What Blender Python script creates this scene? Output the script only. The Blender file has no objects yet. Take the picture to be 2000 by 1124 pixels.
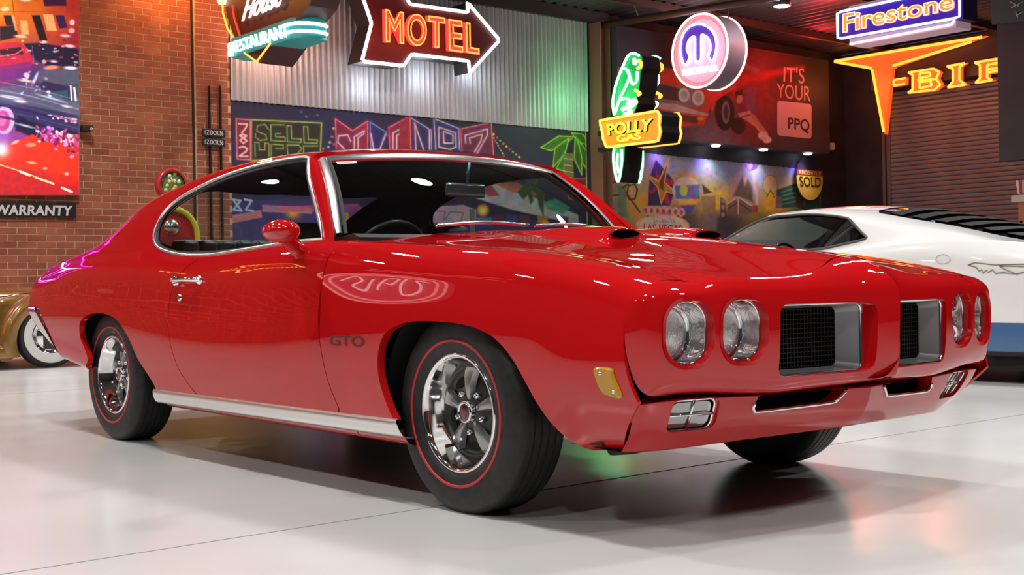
import bpy, bmesh, math, random
import numpy as np
from mathutils import Matrix, Vector
random.seed(7); np.random.seed(7)
SC = bpy.context.scene
COL = SC.collection

# ---------------------------------------------------------------- camera
FPX = 2445.8
CAM = np.array([3.2619, -3.3324, 0.7434])
YAW, PITCH, ROLL = 2.4472, -0.0022, -0.0168
def cam_axes():
    cy, sy, cp, sp = math.cos(YAW), math.sin(YAW), math.cos(PITCH), math.sin(PITCH)
    fw = np.array([cy*cp, sy*cp, sp]); r = np.array([sy, -cy, 0.]); u = np.cross(r, fw)
    c, s = math.cos(ROLL), math.sin(ROLL)
    return c*r+s*u, -s*r+c*u, fw
RIGHT, UP, FWD = cam_axes()
cam = bpy.data.cameras.new('camera'); cam_o = bpy.data.objects.new('camera', cam); COL.objects.link(cam_o)
cam.sensor_fit = 'HORIZONTAL'; cam.sensor_width = 36.0; cam.lens = FPX/2000*36.0
cam.clip_start = 0.05; cam.clip_end = 200
cam_o.matrix_world = Matrix(((RIGHT[0], UP[0], -FWD[0], CAM[0]), (RIGHT[1], UP[1], -FWD[1], CAM[1]), (RIGHT[2], UP[2], -FWD[2], CAM[2]), (0, 0, 0, 1)))
SC.camera = cam_o

# ---------------------------------------------------------------- world, exposure
wd = bpy.data.worlds.new('hall_ambient'); SC.world = wd; wd.use_nodes = True
wd.node_tree.nodes['Background'].inputs[0].default_value = (0.9, 0.95, 1.0, 1)
wd.node_tree.nodes['Background'].inputs[1].default_value = 0.05
SC.view_settings.view_transform = 'Standard'; SC.view_settings.look = 'None'
SC.view_settings.gamma = 1.0; SC.view_settings.use_curve_mapping = False
SC.view_settings.exposure = 0.0

# ---------------------------------------------------------------- ceiling lamps (round high-bay lights)
CEIL = 5.42
LAMP_Z = 5.12
LAMPS = []
for lx, ly, pw in (
    (4.6, -5.6, 1.0), (1.4, -5.6, 1.0), (-2.0, -5.6, 1.0), (-5.4, -5.6, .8),
    (4.6, -1.9, 1.0), (1.4, -1.9, 1.0), (-2.0, -1.9, 1.0), (-5.4, -1.9, .8),
    (4.6, 1.8, 1.0), (1.4, 1.8, 1.0), (-2.0, 1.8, 1.0), (-5.4, 1.8, .7),
    (4.6, 5.5, 1.0), (1.4, 5.5, 1.0), (-2.0, 5.5, 1.0), (-5.4, 5.5, .7),
    (-9.2, -2.4, 1.0), (-9.2, -5.8, 1.0), (-9.6, 1.6, 1.7), (-9.4, 6.0, 1.7), (-9.2, 9.8, 1.3), (-3.0, 11.0, .8)):  # back row added and boosted to brighten the wall and floor there
    LAMPS.append((lx, ly, pw))
LAMP_W = 71.0
for i, (lx, ly, pw) in enumerate(LAMPS):
    L = bpy.data.lights.new('lamp_light', 'AREA'); L.shape = 'DISK'; L.size = 0.36
    L.energy = LAMP_W*pw; L.color = (1.0, 0.975, 0.94)
    try: L.spread = math.radians(150)
    except Exception: pass
    o = bpy.data.objects.new('lamp_light', L); COL.objects.link(o); o.location = (lx, ly, LAMP_Z-0.012)

# ---------------------------------------------------------------- materials
def srgb(r, g, b):
    f = lambda c: c/12.92 if c <= .04045 else ((c+.055)/1.055)**2.4
    return (f(r/255.), f(g/255.), f(b/255.))
MATS = {}
def pmat(name, col, rough=.5, metal=0., spec=.5, coat=0., coat_r=.03, emit=None, es=0., trans=0., ior=1.5, sheen=0.):
    if name in MATS: return MATS[name]
    m = bpy.data.materials.new(name); m.use_nodes = True
    b = m.node_tree.nodes['Principled BSDF']
    b.inputs['Base Color'].default_value = (*col, 1); b.inputs['Roughness'].default_value = rough
    b.inputs['Metallic'].default_value = metal; b.inputs['Specular IOR Level'].default_value = spec
    b.inputs['Coat Weight'].default_value = coat; b.inputs['Coat Roughness'].default_value = coat_r
    b.inputs['IOR'].default_value = ior; b.inputs['Transmission Weight'].default_value = trans
    if emit is not None:
        b.inputs['Emission Color'].default_value = (*emit, 1); b.inputs['Emission Strength'].default_value = es
    MATS[name] = m
    return m
def noise_col(m, c1, c2, scale=8., detail=4., fac=(.35, .65), bump=0., bscale=60., rough=None, coord='Object'):
    nt = m.node_tree; b = nt.nodes['Principled BSDF']
    tc = nt.nodes.new('ShaderNodeTexCoord'); n = nt.nodes.new('ShaderNodeTexNoise')
    n.inputs['Scale'].default_value = scale; n.inputs['Detail'].default_value = detail
    nt.links.new(tc.outputs[coord], n.inputs['Vector'])
    r = nt.nodes.new('ShaderNodeValToRGB'); r.color_ramp.elements[0].position = fac[0]; r.color_ramp.elements[1].position = fac[1]
    r.color_ramp.elements[0].color = (*c1, 1); r.color_ramp.elements[1].color = (*c2, 1)
    nt.links.new(n.outputs['Fac'], r.inputs['Fac']); nt.links.new(r.outputs['Color'], b.inputs['Base Color'])
    if rough:
        mr = nt.nodes.new('ShaderNodeMapRange'); mr.inputs['To Min'].default_value = rough[0]; mr.inputs['To Max'].default_value = rough[1]
        nt.links.new(n.outputs['Fac'], mr.inputs['Value']); nt.links.new(mr.outputs['Result'], b.inputs['Roughness'])
    if bump:
        n2 = nt.nodes.new('ShaderNodeTexNoise'); n2.inputs['Scale'].default_value = bscale; n2.inputs['Detail'].default_value = 3
        nt.links.new(tc.outputs[coord], n2.inputs['Vector'])
        bp = nt.nodes.new('ShaderNodeBump'); bp.inputs['Strength'].default_value = bump; bp.inputs['Distance'].default_value = .01
        nt.links.new(n2.outputs['Fac'], bp.inputs['Height']); nt.links.new(bp.outputs['Normal'], b.inputs['Normal'])
    return m
def glass_mat(name, tint=(.8, .85, .85), ior=1.5, rough=0.0):
    if name in MATS: return MATS[name]
    m = bpy.data.materials.new(name); m.use_nodes = True; nt = m.node_tree
    for n in list(nt.nodes): nt.nodes.remove(n)
    out = nt.nodes.new('ShaderNodeOutputMaterial'); mx = nt.nodes.new('ShaderNodeMixShader')
    tr = nt.nodes.new('ShaderNodeBsdfTransparent'); gl = nt.nodes.new('ShaderNodeBsdfGlossy'); g = nt.nodes.new('ShaderNodeNewGeometry')
    tr.inputs[0].default_value = (*tint, 1); gl.inputs['Roughness'].default_value = rough
    def mth(op, a, b=None):
        n = nt.nodes.new('ShaderNodeMath'); n.operation = op
        for k, q in enumerate((a, b)):
            if q is None: continue
            if isinstance(q, (int, float)): n.inputs[k].default_value = q
            else: nt.links.new(q, n.inputs[k])
        return n.outputs[0]
    dt = nt.nodes.new('ShaderNodeVectorMath'); dt.operation = 'DOT_PRODUCT'; nt.links.new(g.outputs['Normal'], dt.inputs[0]); nt.links.new(g.outputs['Incoming'], dt.inputs[1])
    f0 = ((ior-1)/(ior+1))**2; c = mth('SUBTRACT', 1., mth('ABSOLUTE', dt.outputs['Value'])); fr = mth('ADD', mth('MULTIPLY', mth('POWER', c, 5.), 1-f0), f0)
    nt.links.new(fr, mx.inputs[0]); nt.links.new(tr.outputs[0], mx.inputs[1]); nt.links.new(gl.outputs[0], mx.inputs[2])
    nt.links.new(mx.outputs[0], out.inputs[0]); MATS[name] = m
    return m
def emit_mat(name, col, s):
    return pmat(name, tuple(min(1, c*.8+.05) for c in col), .4, emit=col, es=s)

# ---------------------------------------------------------------- object helpers
def tag(o, label=None, cat=None, group=None, kind=None):
    if label: o['label'] = label
    if cat: o['category'] = cat
    if group: o['group'] = group
    if kind: o['kind'] = kind
    return o
def empty(name, loc=(0, 0, 0), rz=0., label=None, cat=None, group=None, parent=None):
    o = bpy.data.objects.new(name, None); COL.objects.link(o); o.location = loc; o.rotation_euler = (0, 0, rz)
    o.empty_display_size = .1
    if parent: o.parent = parent
    return tag(o, label, cat, group)
def link_mesh(name, me, mat, parent=None):
    if mat is not None:
        for m in (mat if isinstance(mat, (list, tuple)) else [mat]): me.materials.append(m)
    o = bpy.data.objects.new(name, me); COL.objects.link(o)
    if parent: o.parent = parent
    return o
def mobj(name, V, F, mat, parent=None, smooth=True, N=None, sharp=None):
    me = bpy.data.meshes.new(name)
    V = np.asarray(V, float)
    me.from_pydata(V.tolist(), [], [tuple(int(i) for i in f) for f in F]); me.update()
    if smooth:
        me.polygons.foreach_set('use_smooth', [True]*len(me.polygons))
        if N is not None:
            me.normals_split_custom_set_from_vertices([tuple(n) for n in N])
        elif sharp:
            me.set_sharp_from_angle(angle=math.radians(sharp))
    return link_mesh(name, me, mat, parent)
class MB:
    """collects simple shapes into one mesh"""
    def __init__(s): s.v = []; s.f = []
    def add(s, V, F):
        k = len(s.v); s.v += [tuple(map(float, p)) for p in V]; s.f += [tuple(int(i)+k for i in f) for f in F]; return s
    def box(s, a, b, bev=0.):
        x0, y0, z0 = a; x1, y1, z1 = b
        if bev <= 0:
            V = [(x0,y0,z0),(x1,y0,z0),(x1,y1,z0),(x0,y1,z0),(x0,y0,z1),(x1,y0,z1),(x1,y1,z1),(x0,y1,z1)]
            return s.add(V, [(0,3,2,1),(4,5,6,7),(0,1,5,4),(1,2,6,5),(2,3,7,6),(3,0,4,7)])
        bm = bmesh.new(); bmesh.ops.create_cube(bm, size=1.)
        for v in bm.verts: v.co = ((x0+x1)/2+v.co.x*(x1-x0), (y0+y1)/2+v.co.y*(y1-y0), (z0+z1)/2+v.co.z*(z1-z0))
        bmesh.ops.bevel(bm, geom=bm.edges[:], offset=bev, segments=3, affect='EDGES', profile=.5)
        bm.verts.index_update(); s.add([v.co[:] for v in bm.verts], [[v.index for v in f.verts] for f in bm.faces]); bm.free(); return s
    def tube(s, P, r, n=8, closed=False, cap=True):
        V, F = tube(P, r, n, closed, cap); return s.add(V, F)
    def prism(s, poly, o, ux, uy, un, t0, t1):
        """closed polygon [(a,b)] in the frame o,ux,uy extruded along un from t0 to t1"""
        o, ux, uy, un = map(np.asarray, (o, ux, uy, un)); n = len(poly)
        V = [o+a*ux+b*uy+t0*un for a, b in poly]+[o+a*ux+b*uy+t1*un for a, b in poly]
        F = [tuple(range(n))[::-1], tuple(range(n, 2*n))]+[(i, (i+1) % n, n+(i+1) % n, n+i) for i in range(n)]
        return s.add(V, F)
    def lathe(s, prof, axis_o, ax, n=48, a0=0., a1=2*math.pi):
        V, F = lathe(prof, axis_o, ax, n, a0, a1); return s.add(V, F)
    def build(s, name, mat, parent=None, smooth=False, sharp=None):
        return mobj(name, s.v, s.f, mat, parent, smooth or bool(sharp), None, sharp)
def frame_of(ax):
    ax = np.asarray(ax, float); ax = ax/np.linalg.norm(ax)
    t = np.array([0, 0, 1.]) if abs(ax[2]) < .9 else np.array([1., 0, 0])
    u = np.cross(t, ax); u /= np.linalg.norm(u); return u, np.cross(ax, u), ax
def lathe(prof, o, ax, n=48, a0=0., a1=2*math.pi):
    """prof [(r, h)]; h along ax"""
    u, v, w = frame_of(ax); o = np.asarray(o, float); full = abs(a1-a0-2*math.pi) < 1e-6
    m = n if full else n+1; V = []; F = []
    for i in range(m):
        a = a0+(a1-a0)*i/n; d = math.cos(a)*u+math.sin(a)*v
        V += [o+r*d+h*w for r, h in prof]
    k = len(prof)
    for i in range(n):
        j = (i+1) % m
        for q in range(k-1): F.append((i*k+q, j*k+q, j*k+q+1, i*k+q+1))
    return V, F
def tube(P, r, n=8, closed=False, cap=True):
    P = np.asarray(P, float); m = len(P); V = []; F = []
    rr = np.broadcast_to(np.asarray(r, float), (m,))
    T = np.zeros_like(P)
    for i in range(m):
        a = P[(i-1) % m] if (closed or i > 0) else P[i]; b = P[(i+1) % m] if (closed or i < m-1) else P[i]
        t = b-a; T[i] = t/(np.linalg.norm(t)+1e-12)
    u = frame_of(T[0])[0]
    for i in range(m):
        u = u-T[i]*np.dot(u, T[i]); u /= np.linalg.norm(u)+1e-12; w = np.cross(T[i], u)
        for k in range(n):
            a = 2*math.pi*k/n; V.append(P[i]+rr[i]*(math.cos(a)*u+math.sin(a)*w))
    for i in range(m if closed else m-1):
        j = (i+1) % m
        for k in range(n): F.append((i*n+k, i*n+(k+1) % n, j*n+(k+1) % n, j*n+k))
    if cap and not closed: F.append(tuple(range(n))[::-1]); F.append(tuple(range((m-1)*n, m*n)))
    return V, F
# splines
def nspline(xk, yk):
    """natural cubic spline through knots"""
    o = np.argsort(xk); x = np.asarray(xk, float)[o]; y = np.asarray(yk, float)[o]; n = len(x); h = np.diff(x)
    A = np.zeros((n, n)); B = np.zeros(n); A[0, 0] = A[-1, -1] = 1
    for i in range(1, n-1):
        A[i, i-1] = h[i-1]; A[i, i] = 2*(h[i-1]+h[i]); A[i, i+1] = h[i]
        B[i] = 6*((y[i+1]-y[i])/h[i]-(y[i]-y[i-1])/h[i-1])
    M = np.linalg.solve(A, B)
    def f(q):
        q = np.asarray(q, float); i = np.clip(np.searchsorted(x, q)-1, 0, n-2); a = (x[i+1]-q)/h[i]; b = (q-x[i])/h[i]
        lo = q < x[0]; hi = q > x[-1]
        r = a*y[i]+b*y[i+1]+((a**3-a)*M[i]+(b**3-b)*M[i+1])*h[i]**2/6
        s0 = (y[1]-y[0])/h[0]-h[0]*M[1]/6; s1 = (y[-1]-y[-2])/h[-1]+h[-1]*M[-2]/6
        return np.where(lo, y[0]+s0*(q-x[0]), np.where(hi, y[-1]+s1*(q-x[-1]), r))
    return f
def tab(*pairs):
    return nspline([p[0] for p in pairs], [p[1] for p in pairs])
def lin(*pairs):
    ps = sorted(pairs); xs = [p[0] for p in ps]; ys = [p[1] for p in ps]
    return lambda q: np.interp(q, xs, ys)
def catmull(P, n=8, closed=False):
    P = np.asarray(P, float); m = len(P); out = []
    for i in range(m if closed else m-1):
        p0 = P[(i-1) % m] if (closed or i > 0) else 2*P[0]-P[1]; p1 = P[i]; p2 = P[(i+1) % m]
        p3 = P[(i+2) % m] if (closed or i < m-2) else 2*P[-1]-P[-2]
        for k in range(n):
            t = k/n; out.append(.5*((2*p1)+(-p0+p2)*t+(2*p0-5*p1+4*p2-p3)*t*t+(-p0+3*p1-3*p2+p3)*t**3))
    if not closed: out.append(P[-1])
    return np.array(out)
def roundrect(cx, cy, w, h, r, n=6):
    P = []
    for sx, sy, a0 in ((1, 1, 0), (-1, 1, 90), (-1, -1, 180), (1, -1, 270)):
        for k in range(n+1):
            a = math.radians(a0+90*k/n); P.append((cx+sx*(w/2-r)+r*math.cos(a), cy+sy*(h/2-r)+r*math.sin(a)))
    return np.array(P)
def sdpoly(P, poly):
    """signed distance of 2-D points to a closed polygon, positive inside"""
    P = np.asarray(P, float); A = np.asarray(poly, float); B = np.roll(A, -1, 0); d = np.full(len(P), 1e9); ins = np.zeros(len(P), bool)
    for a, b in zip(A, B):
        e = b-a; w = P-a; t = np.clip((w@e)/(e@e+1e-15), 0, 1); q = w-t[:, None]*e; d = np.minimum(d, (q**2).sum(1))
        c = (a[1] <= P[:, 1]) != (b[1] <= P[:, 1])
        with np.errstate(divide='ignore', invalid='ignore'): xi = a[0]+(P[:, 1]-a[1])/(b[1]-a[1]+1e-15)*e[0]
        ins ^= c & (P[:, 0] < xi)
    d = np.sqrt(d); return np.where(ins, d, -d)
# surface patches: dictionaries V, F, N
def grid_patch(P):
    """P (n,m,3) -> patch with smooth normals"""
    n, m = P.shape[:2]; V = P.reshape(-1, 3)
    du = np.gradient(P, axis=0); dv = np.gradient(P, axis=1); N = np.cross(du, dv); N /= np.linalg.norm(N, axis=2, keepdims=True)+1e-12
    i = np.arange(n-1)[:, None]*m+np.arange(m-1)[None, :]
    F = np.stack([i, i+m, i+m+1, i+1], -1).reshape(-1, 4)
    return dict(V=V.copy(), F=[tuple(f) for f in F.tolist()], N=N.reshape(-1, 3).copy())
def clip(p, fn):
    """keep where fn(V) > 0, cutting faces on the line"""
    V, N, F = p['V'], p['N'], p['F']; d = np.asarray(fn(V)); pos = (d > 0).tolist(); out = []; nv = []; nn = []; cut = {}; k0 = len(V)
    for f in F:
        s = [pos[i] for i in f]
        if all(s): out.append(f); continue
        if not any(s): continue
        q = []
        for a, b in zip(f, f[1:]+f[:1]):
            if pos[a]: q.append(a)
            if pos[a] != pos[b]:
                e = (a, b) if a < b else (b, a)
                if e not in cut:
                    t = d[e[0]]/(d[e[0]]-d[e[1]]); cut[e] = k0+len(nv)
                    nv.append(V[e[0]]*(1-t)+V[e[1]]*t); n = N[e[0]]*(1-t)+N[e[1]]*t; nn.append(n/(np.linalg.norm(n)+1e-12))
                q.append(cut[e])
        if len(q) > 2: out.append(tuple(q))
    if nv: V = np.vstack([V, nv]); N = np.vstack([N, nn])
    return compact(dict(V=V, F=out, N=N))
def compact(p):
    used = np.zeros(len(p['V']), bool)
    for f in p['F']: used[list(f)] = True
    idx = np.cumsum(used)-1
    return dict(V=p['V'][used], N=p['N'][used], F=[tuple(int(idx[i]) for i in f) for f in p['F']])
def merge(*ps):
    V = []; N = []; F = []; k = 0
    for p in ps:
        V.append(p['V']); N.append(p['N']); F += [tuple(i+k for i in f) for f in p['F']]; k += len(p['V'])
    return dict(V=np.vstack(V), N=np.vstack(N), F=F)
def islands(p):
    par = list(range(len(p['V'])))
    def find(i):
        while par[i] != i: par[i] = par[par[i]]; i = par[i]
        return i
    for f in p['F']:
        for a in f[1:]: par[find(a)] = find(f[0])
    g = {}
    for f in p['F']: g.setdefault(find(f[0]), []).append(f)
    return [compact(dict(V=p['V'], N=p['N'], F=fs)) for fs in g.values() if len(fs) > 3]
def flip(p): return dict(V=p['V'], N=-p['N'], F=[f[::-1] for f in p['F']])
def mirror(p): return dict(V=p['V']*[1, -1, 1], N=p['N']*[1, -1, 1], F=[f[::-1] for f in p['F']])
def boundary(p):
    cnt = {}
    for f in p['F']:
        for a, b in zip(f, f[1:]+f[:1]):
            k = (a, b) if a < b else (b, a); cnt.setdefault(k, []).append((a, b))
    return [v[0] for v in cnt.values() if len(v) == 1]
def rim(p, off, sel=None):
    """wall from the selected boundary edges to off(V,N) (new positions)"""
    E = boundary(p); V, N = p['V'], p['N']
    if sel is not None:
        m = np.array([(V[a]+V[b])/2 for a, b in E]); s = sel(m); E = [e for e, k in zip(E, s) if k]
    if not E: return p
    ids = sorted({i for e in E for i in e}); mp = {i: k for k, i in enumerate(ids)}
    A = V[ids]; B = off(A, N[ids]); n = len(ids); k0 = len(V); acc = np.zeros((n, 3)); F = []
    for a, b in E:
        i, j = mp[a], mp[b]; F.append((k0+j, k0+i, k0+n+i, k0+n+j))
        w = np.cross(A[i]-A[j], B[i]-A[i]); w /= np.linalg.norm(w)+1e-12; acc[i] += w; acc[j] += w
    acc /= np.linalg.norm(acc, axis=1, keepdims=True)+1e-12
    return dict(V=np.vstack([V, A, B]), N=np.vstack([N, acc, acc]), F=p['F']+F)
def pobj(name, p, mat, parent=None): return mobj(name, p['V'], p['F'], mat, parent, True, p['N'])
# photograph pixel -> point on an axis plane of the hall (used for flat signs and prints only)
def pray(px, py): return FWD+((px-1000)/FPX)*RIGHT-((py-562)/FPX)*UP
def on_x(px, py, x): d = pray(px, py); return CAM+d*((x-CAM[0])/d[0])
def on_y(px, py, y): d = pray(px, py); return CAM+d*((y-CAM[1])/d[1])
def on_z(px, py, z): d = pray(px, py); return CAM+d*((z-CAM[2])/d[2])
def text_data(s, extrude=.0, bold=0., tube_r=None, res=4):
    """letters as V, F with the lower left at the origin, plus width and height; tube_r: outlines only, as tubes"""
    cu = bpy.data.curves.new('t', 'FONT'); cu.body = s; cu.size = 1.; cu.offset = bold; cu.extrude = extrude; cu.resolution_u = res
    if tube_r: cu.fill_mode = 'NONE'; cu.extrude = 0; cu.bevel_depth = tube_r; cu.bevel_resolution = 1
    o = bpy.data.objects.new('t', cu); COL.objects.link(o)
    dg = bpy.context.evaluated_depsgraph_get(); me = bpy.data.meshes.new_from_object(o.evaluated_get(dg))
    V = np.zeros(len(me.vertices)*3); me.vertices.foreach_get('co', V); V = V.reshape(-1, 3); F = [tuple(p.vertices) for p in me.polygons]
    bpy.data.objects.remove(o); bpy.data.curves.remove(cu); bpy.data.meshes.remove(me)
    mn = V.min(0); mx = V.max(0); V = V-[mn[0], mn[1], 0]
    return V, F, mx[0]-mn[0], mx[1]-mn[1]
def text_on(name, s, corners, un, mat, parent, depth=.01, bold=0., lift=.002, tube_r=None, smooth=False):
    """letters filling the quad corners = (bottom left, bottom right, top left[, top right])"""
    c = [np.asarray(q, float) for q in corners]
    if len(c) == 3: c.append(c[1]+c[2]-c[0])
    un = np.asarray(un, float)
    if tube_r:
        h = np.linalg.norm(c[2]-c[0]); V, F, w, hh = text_data(s, 0, bold, tube_r/h*.75)
    else: V, F, w, hh = text_data(s, .5, bold)
    a = V[:, 0:1]/w; b = V[:, 1:2]/hh
    P = c[0]*(1-a)*(1-b)+c[1]*a*(1-b)+c[2]*(1-a)*b+c[3]*a*b
    P = P+un*((lift+tube_r+V[:, 2:3]*np.linalg.norm(c[2]-c[0])/hh) if tube_r else (lift+(V[:, 2:3]+.5)*depth))
    return mobj(name, P, F, mat, parent, bool(tube_r))
# ================================================================ the hall
BX = -12.4      # back wall plane
SY = 18.85      # roller-door wall plane
FX, LY = 8.5, -8.0
FLOORM = noise_col(pmat('white_epoxy_floor', (.63, .635, .625), .2, spec=.5), (.60, .605, .595), (.66, .665, .655), .6, 5, rough=(.13, .27))
fl = MB().box((BX-.3, LY-.3, -.12), (FX+.3, SY+.3, 0)).build('floor', FLOORM); tag(fl, kind='structure')
JOINT = pmat('floor_joint_grey', (.30, .30, .29), .7)
MB().box((-.154, LY, .0003), (-.148, SY, .0011)).build('floor_joint', JOINT, fl)
MB().box((-6.2, LY, .0003), (-6.194, SY, .0011)).build('floor_joint', JOINT, fl)
DARK = noise_col(pmat('charcoal_wall_paint', (.020, .020, .024), .6), (.016, .016, .020), (.026, .026, .031), 3)
wl = MB().box((BX-.2, LY-.2, 0), (BX-.005, SY+.2, CEIL)).build('wall_back', noise_col(pmat('mortar', (.58, .37, .24), .9), (.52, .32, .20), (.64, .42, .28), 9)); tag(wl, kind='structure')
WALLG = noise_col(pmat('dark_side_wall', (.022, .02, .022), .6), (.018, .016, .018), (.028, .026, .028), 2)
tag(MB().box((BX-.2, LY-.2, 0), (FX+.2, LY, CEIL)).build('wall_left', WALLG), kind='structure')
tag(MB().box((FX, LY-.2, 0), (FX+.2, SY+.2, CEIL)).build('wall_front', WALLG), kind='structure')
tag(MB().box((BX-.2, SY, 0), (FX+.2, SY+.2, CEIL)).build('wall_right', DARK), kind='structure')
# ribbed steel ceiling
CM = pmat('ceiling_steel', (.06, .052, .052), .5, .2)
V = []; F = []; ys = np.arange(LY, SY+.01, .06); n = len(ys)
for i, y in enumerate(ys):
    z = CEIL+(.0 if i % 4 in (0, 1) else .035); V += [(BX-.1, y, z), (FX+.1, y, z)]
F = [(2*i, 2*i+2, 2*i+3, 2*i+1) for i in range(n-1)]
cl = mobj('ceiling', V, F, CM, None, False); tag(cl, kind='structure')
MB().box((BX-.2, LY-.2, CEIL+.06), (FX+.2, SY+.2, CEIL+.16)).build('roof_deck', CM, cl)
PUR = pmat('rust_red_steel', (.085, .030, .022), .5)
for x in np.arange(-11.2, 8, 2.4): MB().box((x-.04, LY, CEIL-.12), (x+.04, SY, CEIL)).build('purlin', PUR, cl)
# lamp housings
LENSM = emit_mat('lamp_diffuser', (1., .96, .9), 9.0); HOUS = pmat('lamp_housing_dark', (.03, .03, .03), .5)
def lamp_label(x, y, i):
    row = 'by the left wall' if y < -4 else "at the red coupe's near side" if y < 0 else "at the red coupe's far side" if y < 3 else 'over the white coupe' if y < 8 else 'by the brown column'
    lev = 'behind the camera' if x > 3 else 'level with its nose' if x > 0 else 'level with its doors' if x > -4 else 'past its tail' if x > -7 else 'added to brighten the back wall end'
    return 'round high-bay lamp %s, %s' % (row, lev)
for i, (lx, ly, pw) in enumerate(LAMPS):
    r = empty('ceiling_lamp', (lx, ly, LAMP_Z), label=lamp_label(lx, ly, i), cat='lamp', group='round high-bay ceiling lamps')
    mobj('housing', *lathe([(0, .16), (.07, .16), (.09, .10), (.21, .05), (.225, 0), (.205, -.004), (.19, .004), (0, .004)], (0, 0, 0), (0, 0, 1), 28), HOUS, r, True, None, 40)
    mobj('hanger', *tube([(0, 0, .15), (0, 0, CEIL-LAMP_Z-.0)], .01, 6), HOUS, r)
p_ = on_z(1527, 12, 5.25)
r = empty('ceiling_lamp', p_, label='small round white downlight in the dark ceiling right of the round pink sign', cat='lamp')
mobj('diffuser', *lathe([(0, -.02), (.10, -.015), (.13, 0)], (0, 0, 0), (0, 0, 1), 24), emit_mat('downlight_white', (1, .98, .95), 30.), r)
mobj('housing', *lathe([(.13, 0), (.15, 0), (.15, .16), (0, .17)], (0, 0, 0), (0, 0, 1), 24), HOUS, r)
L = bpy.data.lights.new('downlight', 'POINT'); L.energy = 28; L.shadow_soft_size = .1; o = bpy.data.objects.new('downlight', L); COL.objects.link(o); o.location = p_-np.array([0, 0, .15])

# ---- brick part of the back wall
BM = pmat('red_brick', (.26, .075, .035), .85)
def brick_nodes(m):
    nt = m.node_tree; b = nt.nodes['Principled BSDF']; oi = nt.nodes.new('ShaderNodeObjectInfo'); g = nt.nodes.new('ShaderNodeNewGeometry')
    n = nt.nodes.new('ShaderNodeTexNoise'); n.inputs['Scale'].default_value = 3.5; n.inputs['Detail'].default_value = 6
    nt.links.new(g.outputs['Position'], n.inputs['Vector'])
    ad = nt.nodes.new('ShaderNodeMath'); ad.operation = 'ADD'; mu = nt.nodes.new('ShaderNodeMath'); mu.operation = 'MULTIPLY'; mu.inputs[1].default_value = .35
    nt.links.new(oi.outputs['Random'], mu.inputs[0]); nt.links.new(mu.outputs[0], ad.inputs[0]); nt.links.new(n.outputs['Fac'], ad.inputs[1])
    r = nt.nodes.new('ShaderNodeValToRGB'); r.color_ramp.elements[0].position = .35; r.color_ramp.elements[1].position = 1.0
    r.color_ramp.elements[0].color = (.25, .066, .034, 1); r.color_ramp.elements[1].color = (.46, .15, .072, 1)
    nt.links.new(ad.outputs[0], r.inputs[0]); nt.links.new(r.outputs[0], b.inputs['Base Color'])
    n2 = nt.nodes.new('ShaderNodeTexNoise'); n2.inputs['Scale'].default_value = 70; nt.links.new(g.outputs['Position'], n2.inputs['Vector'])
    bp = nt.nodes.new('ShaderNodeBump'); bp.inputs['Strength'].default_value = .4; bp.inputs['Distance'].default_value = .005
    nt.links.new(n2.outputs['Fac'], bp.inputs['Height']); nt.links.new(bp.outputs['Normal'], b.inputs['Normal'])
brick_nodes(BM)
PITCHZ, PITCHY, MOR = .0853, .2375, .0135
z_ref, y_ref = 2.745, 2.906     # a bed joint and a head joint measured on the wall
cells = []
for r_ in range(-31, 31):
    z0 = z_ref+r_*PITCHZ
    if z0 < .02 or z0+PITCHZ > CEIL: continue
    off = y_ref if r_ % 2 == 0 else y_ref+PITCHY/2
    for c_ in range(-48, 9):
        y0 = off+c_*PITCHY; a, b = y0+MOR/2, y0+PITCHY-MOR/2
        for lo, hi, proud in ((LY, 4.165, 0.), (4.215, 4.72, .03)):
            a2, b2 = max(a, lo), min(b, hi)
            if b2-a2 > .03: cells.append((a2, b2, z0+MOR/2, z0+PITCHZ-MOR/2, proud))
def seen(c):
    y, z = (c[0]+c[1])/2, (c[2]+c[3])/2
    return y > 1.62 and .98 < z < 5.15 and not (y < 2.55 and 1.97 < z)
cells.sort(key=lambda c: (0 if seen(c) else 1, (c[0]+c[1])/2))
meshes = {}
rest = MB()
for i, (a, b, z0, z1, pr) in enumerate(cells):
    dx = random.uniform(-.0015, .0015)
    if i < 300:
        k = (round(b-a, 3), round(z1-z0, 3))
        if k not in meshes:
            mb = MB().box((-.05, -k[0]/2, -k[1]/2), (.0, k[0]/2, k[1]/2)); me = bpy.data.meshes.new('brick'); me.from_pydata(mb.v, [], mb.f); me.materials.append(BM); meshes[k] = me
        o = bpy.data.objects.new('brick', meshes[k]); COL.objects.link(o); o.parent = wl; o.location = (BX+pr+dx, (a+b)/2, (z0+z1)/2)
    else: rest.box((BX-.03, a, z0), (BX+pr+dx, b, z1))
tag(rest.build('brickwork', BM, wl), kind='stuff')
MB().box((BX-.012, 4.20, 0), (BX+.025, 4.722, CEIL)).build('pier_mortar', MATS['mortar'], wl)
# control joint
MB().box((BX-.01, 4.168, 0), (BX+.004, 4.198, CEIL)).build('control_joint', pmat('joint_black', (.03, .02, .015), .8), wl)

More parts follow.
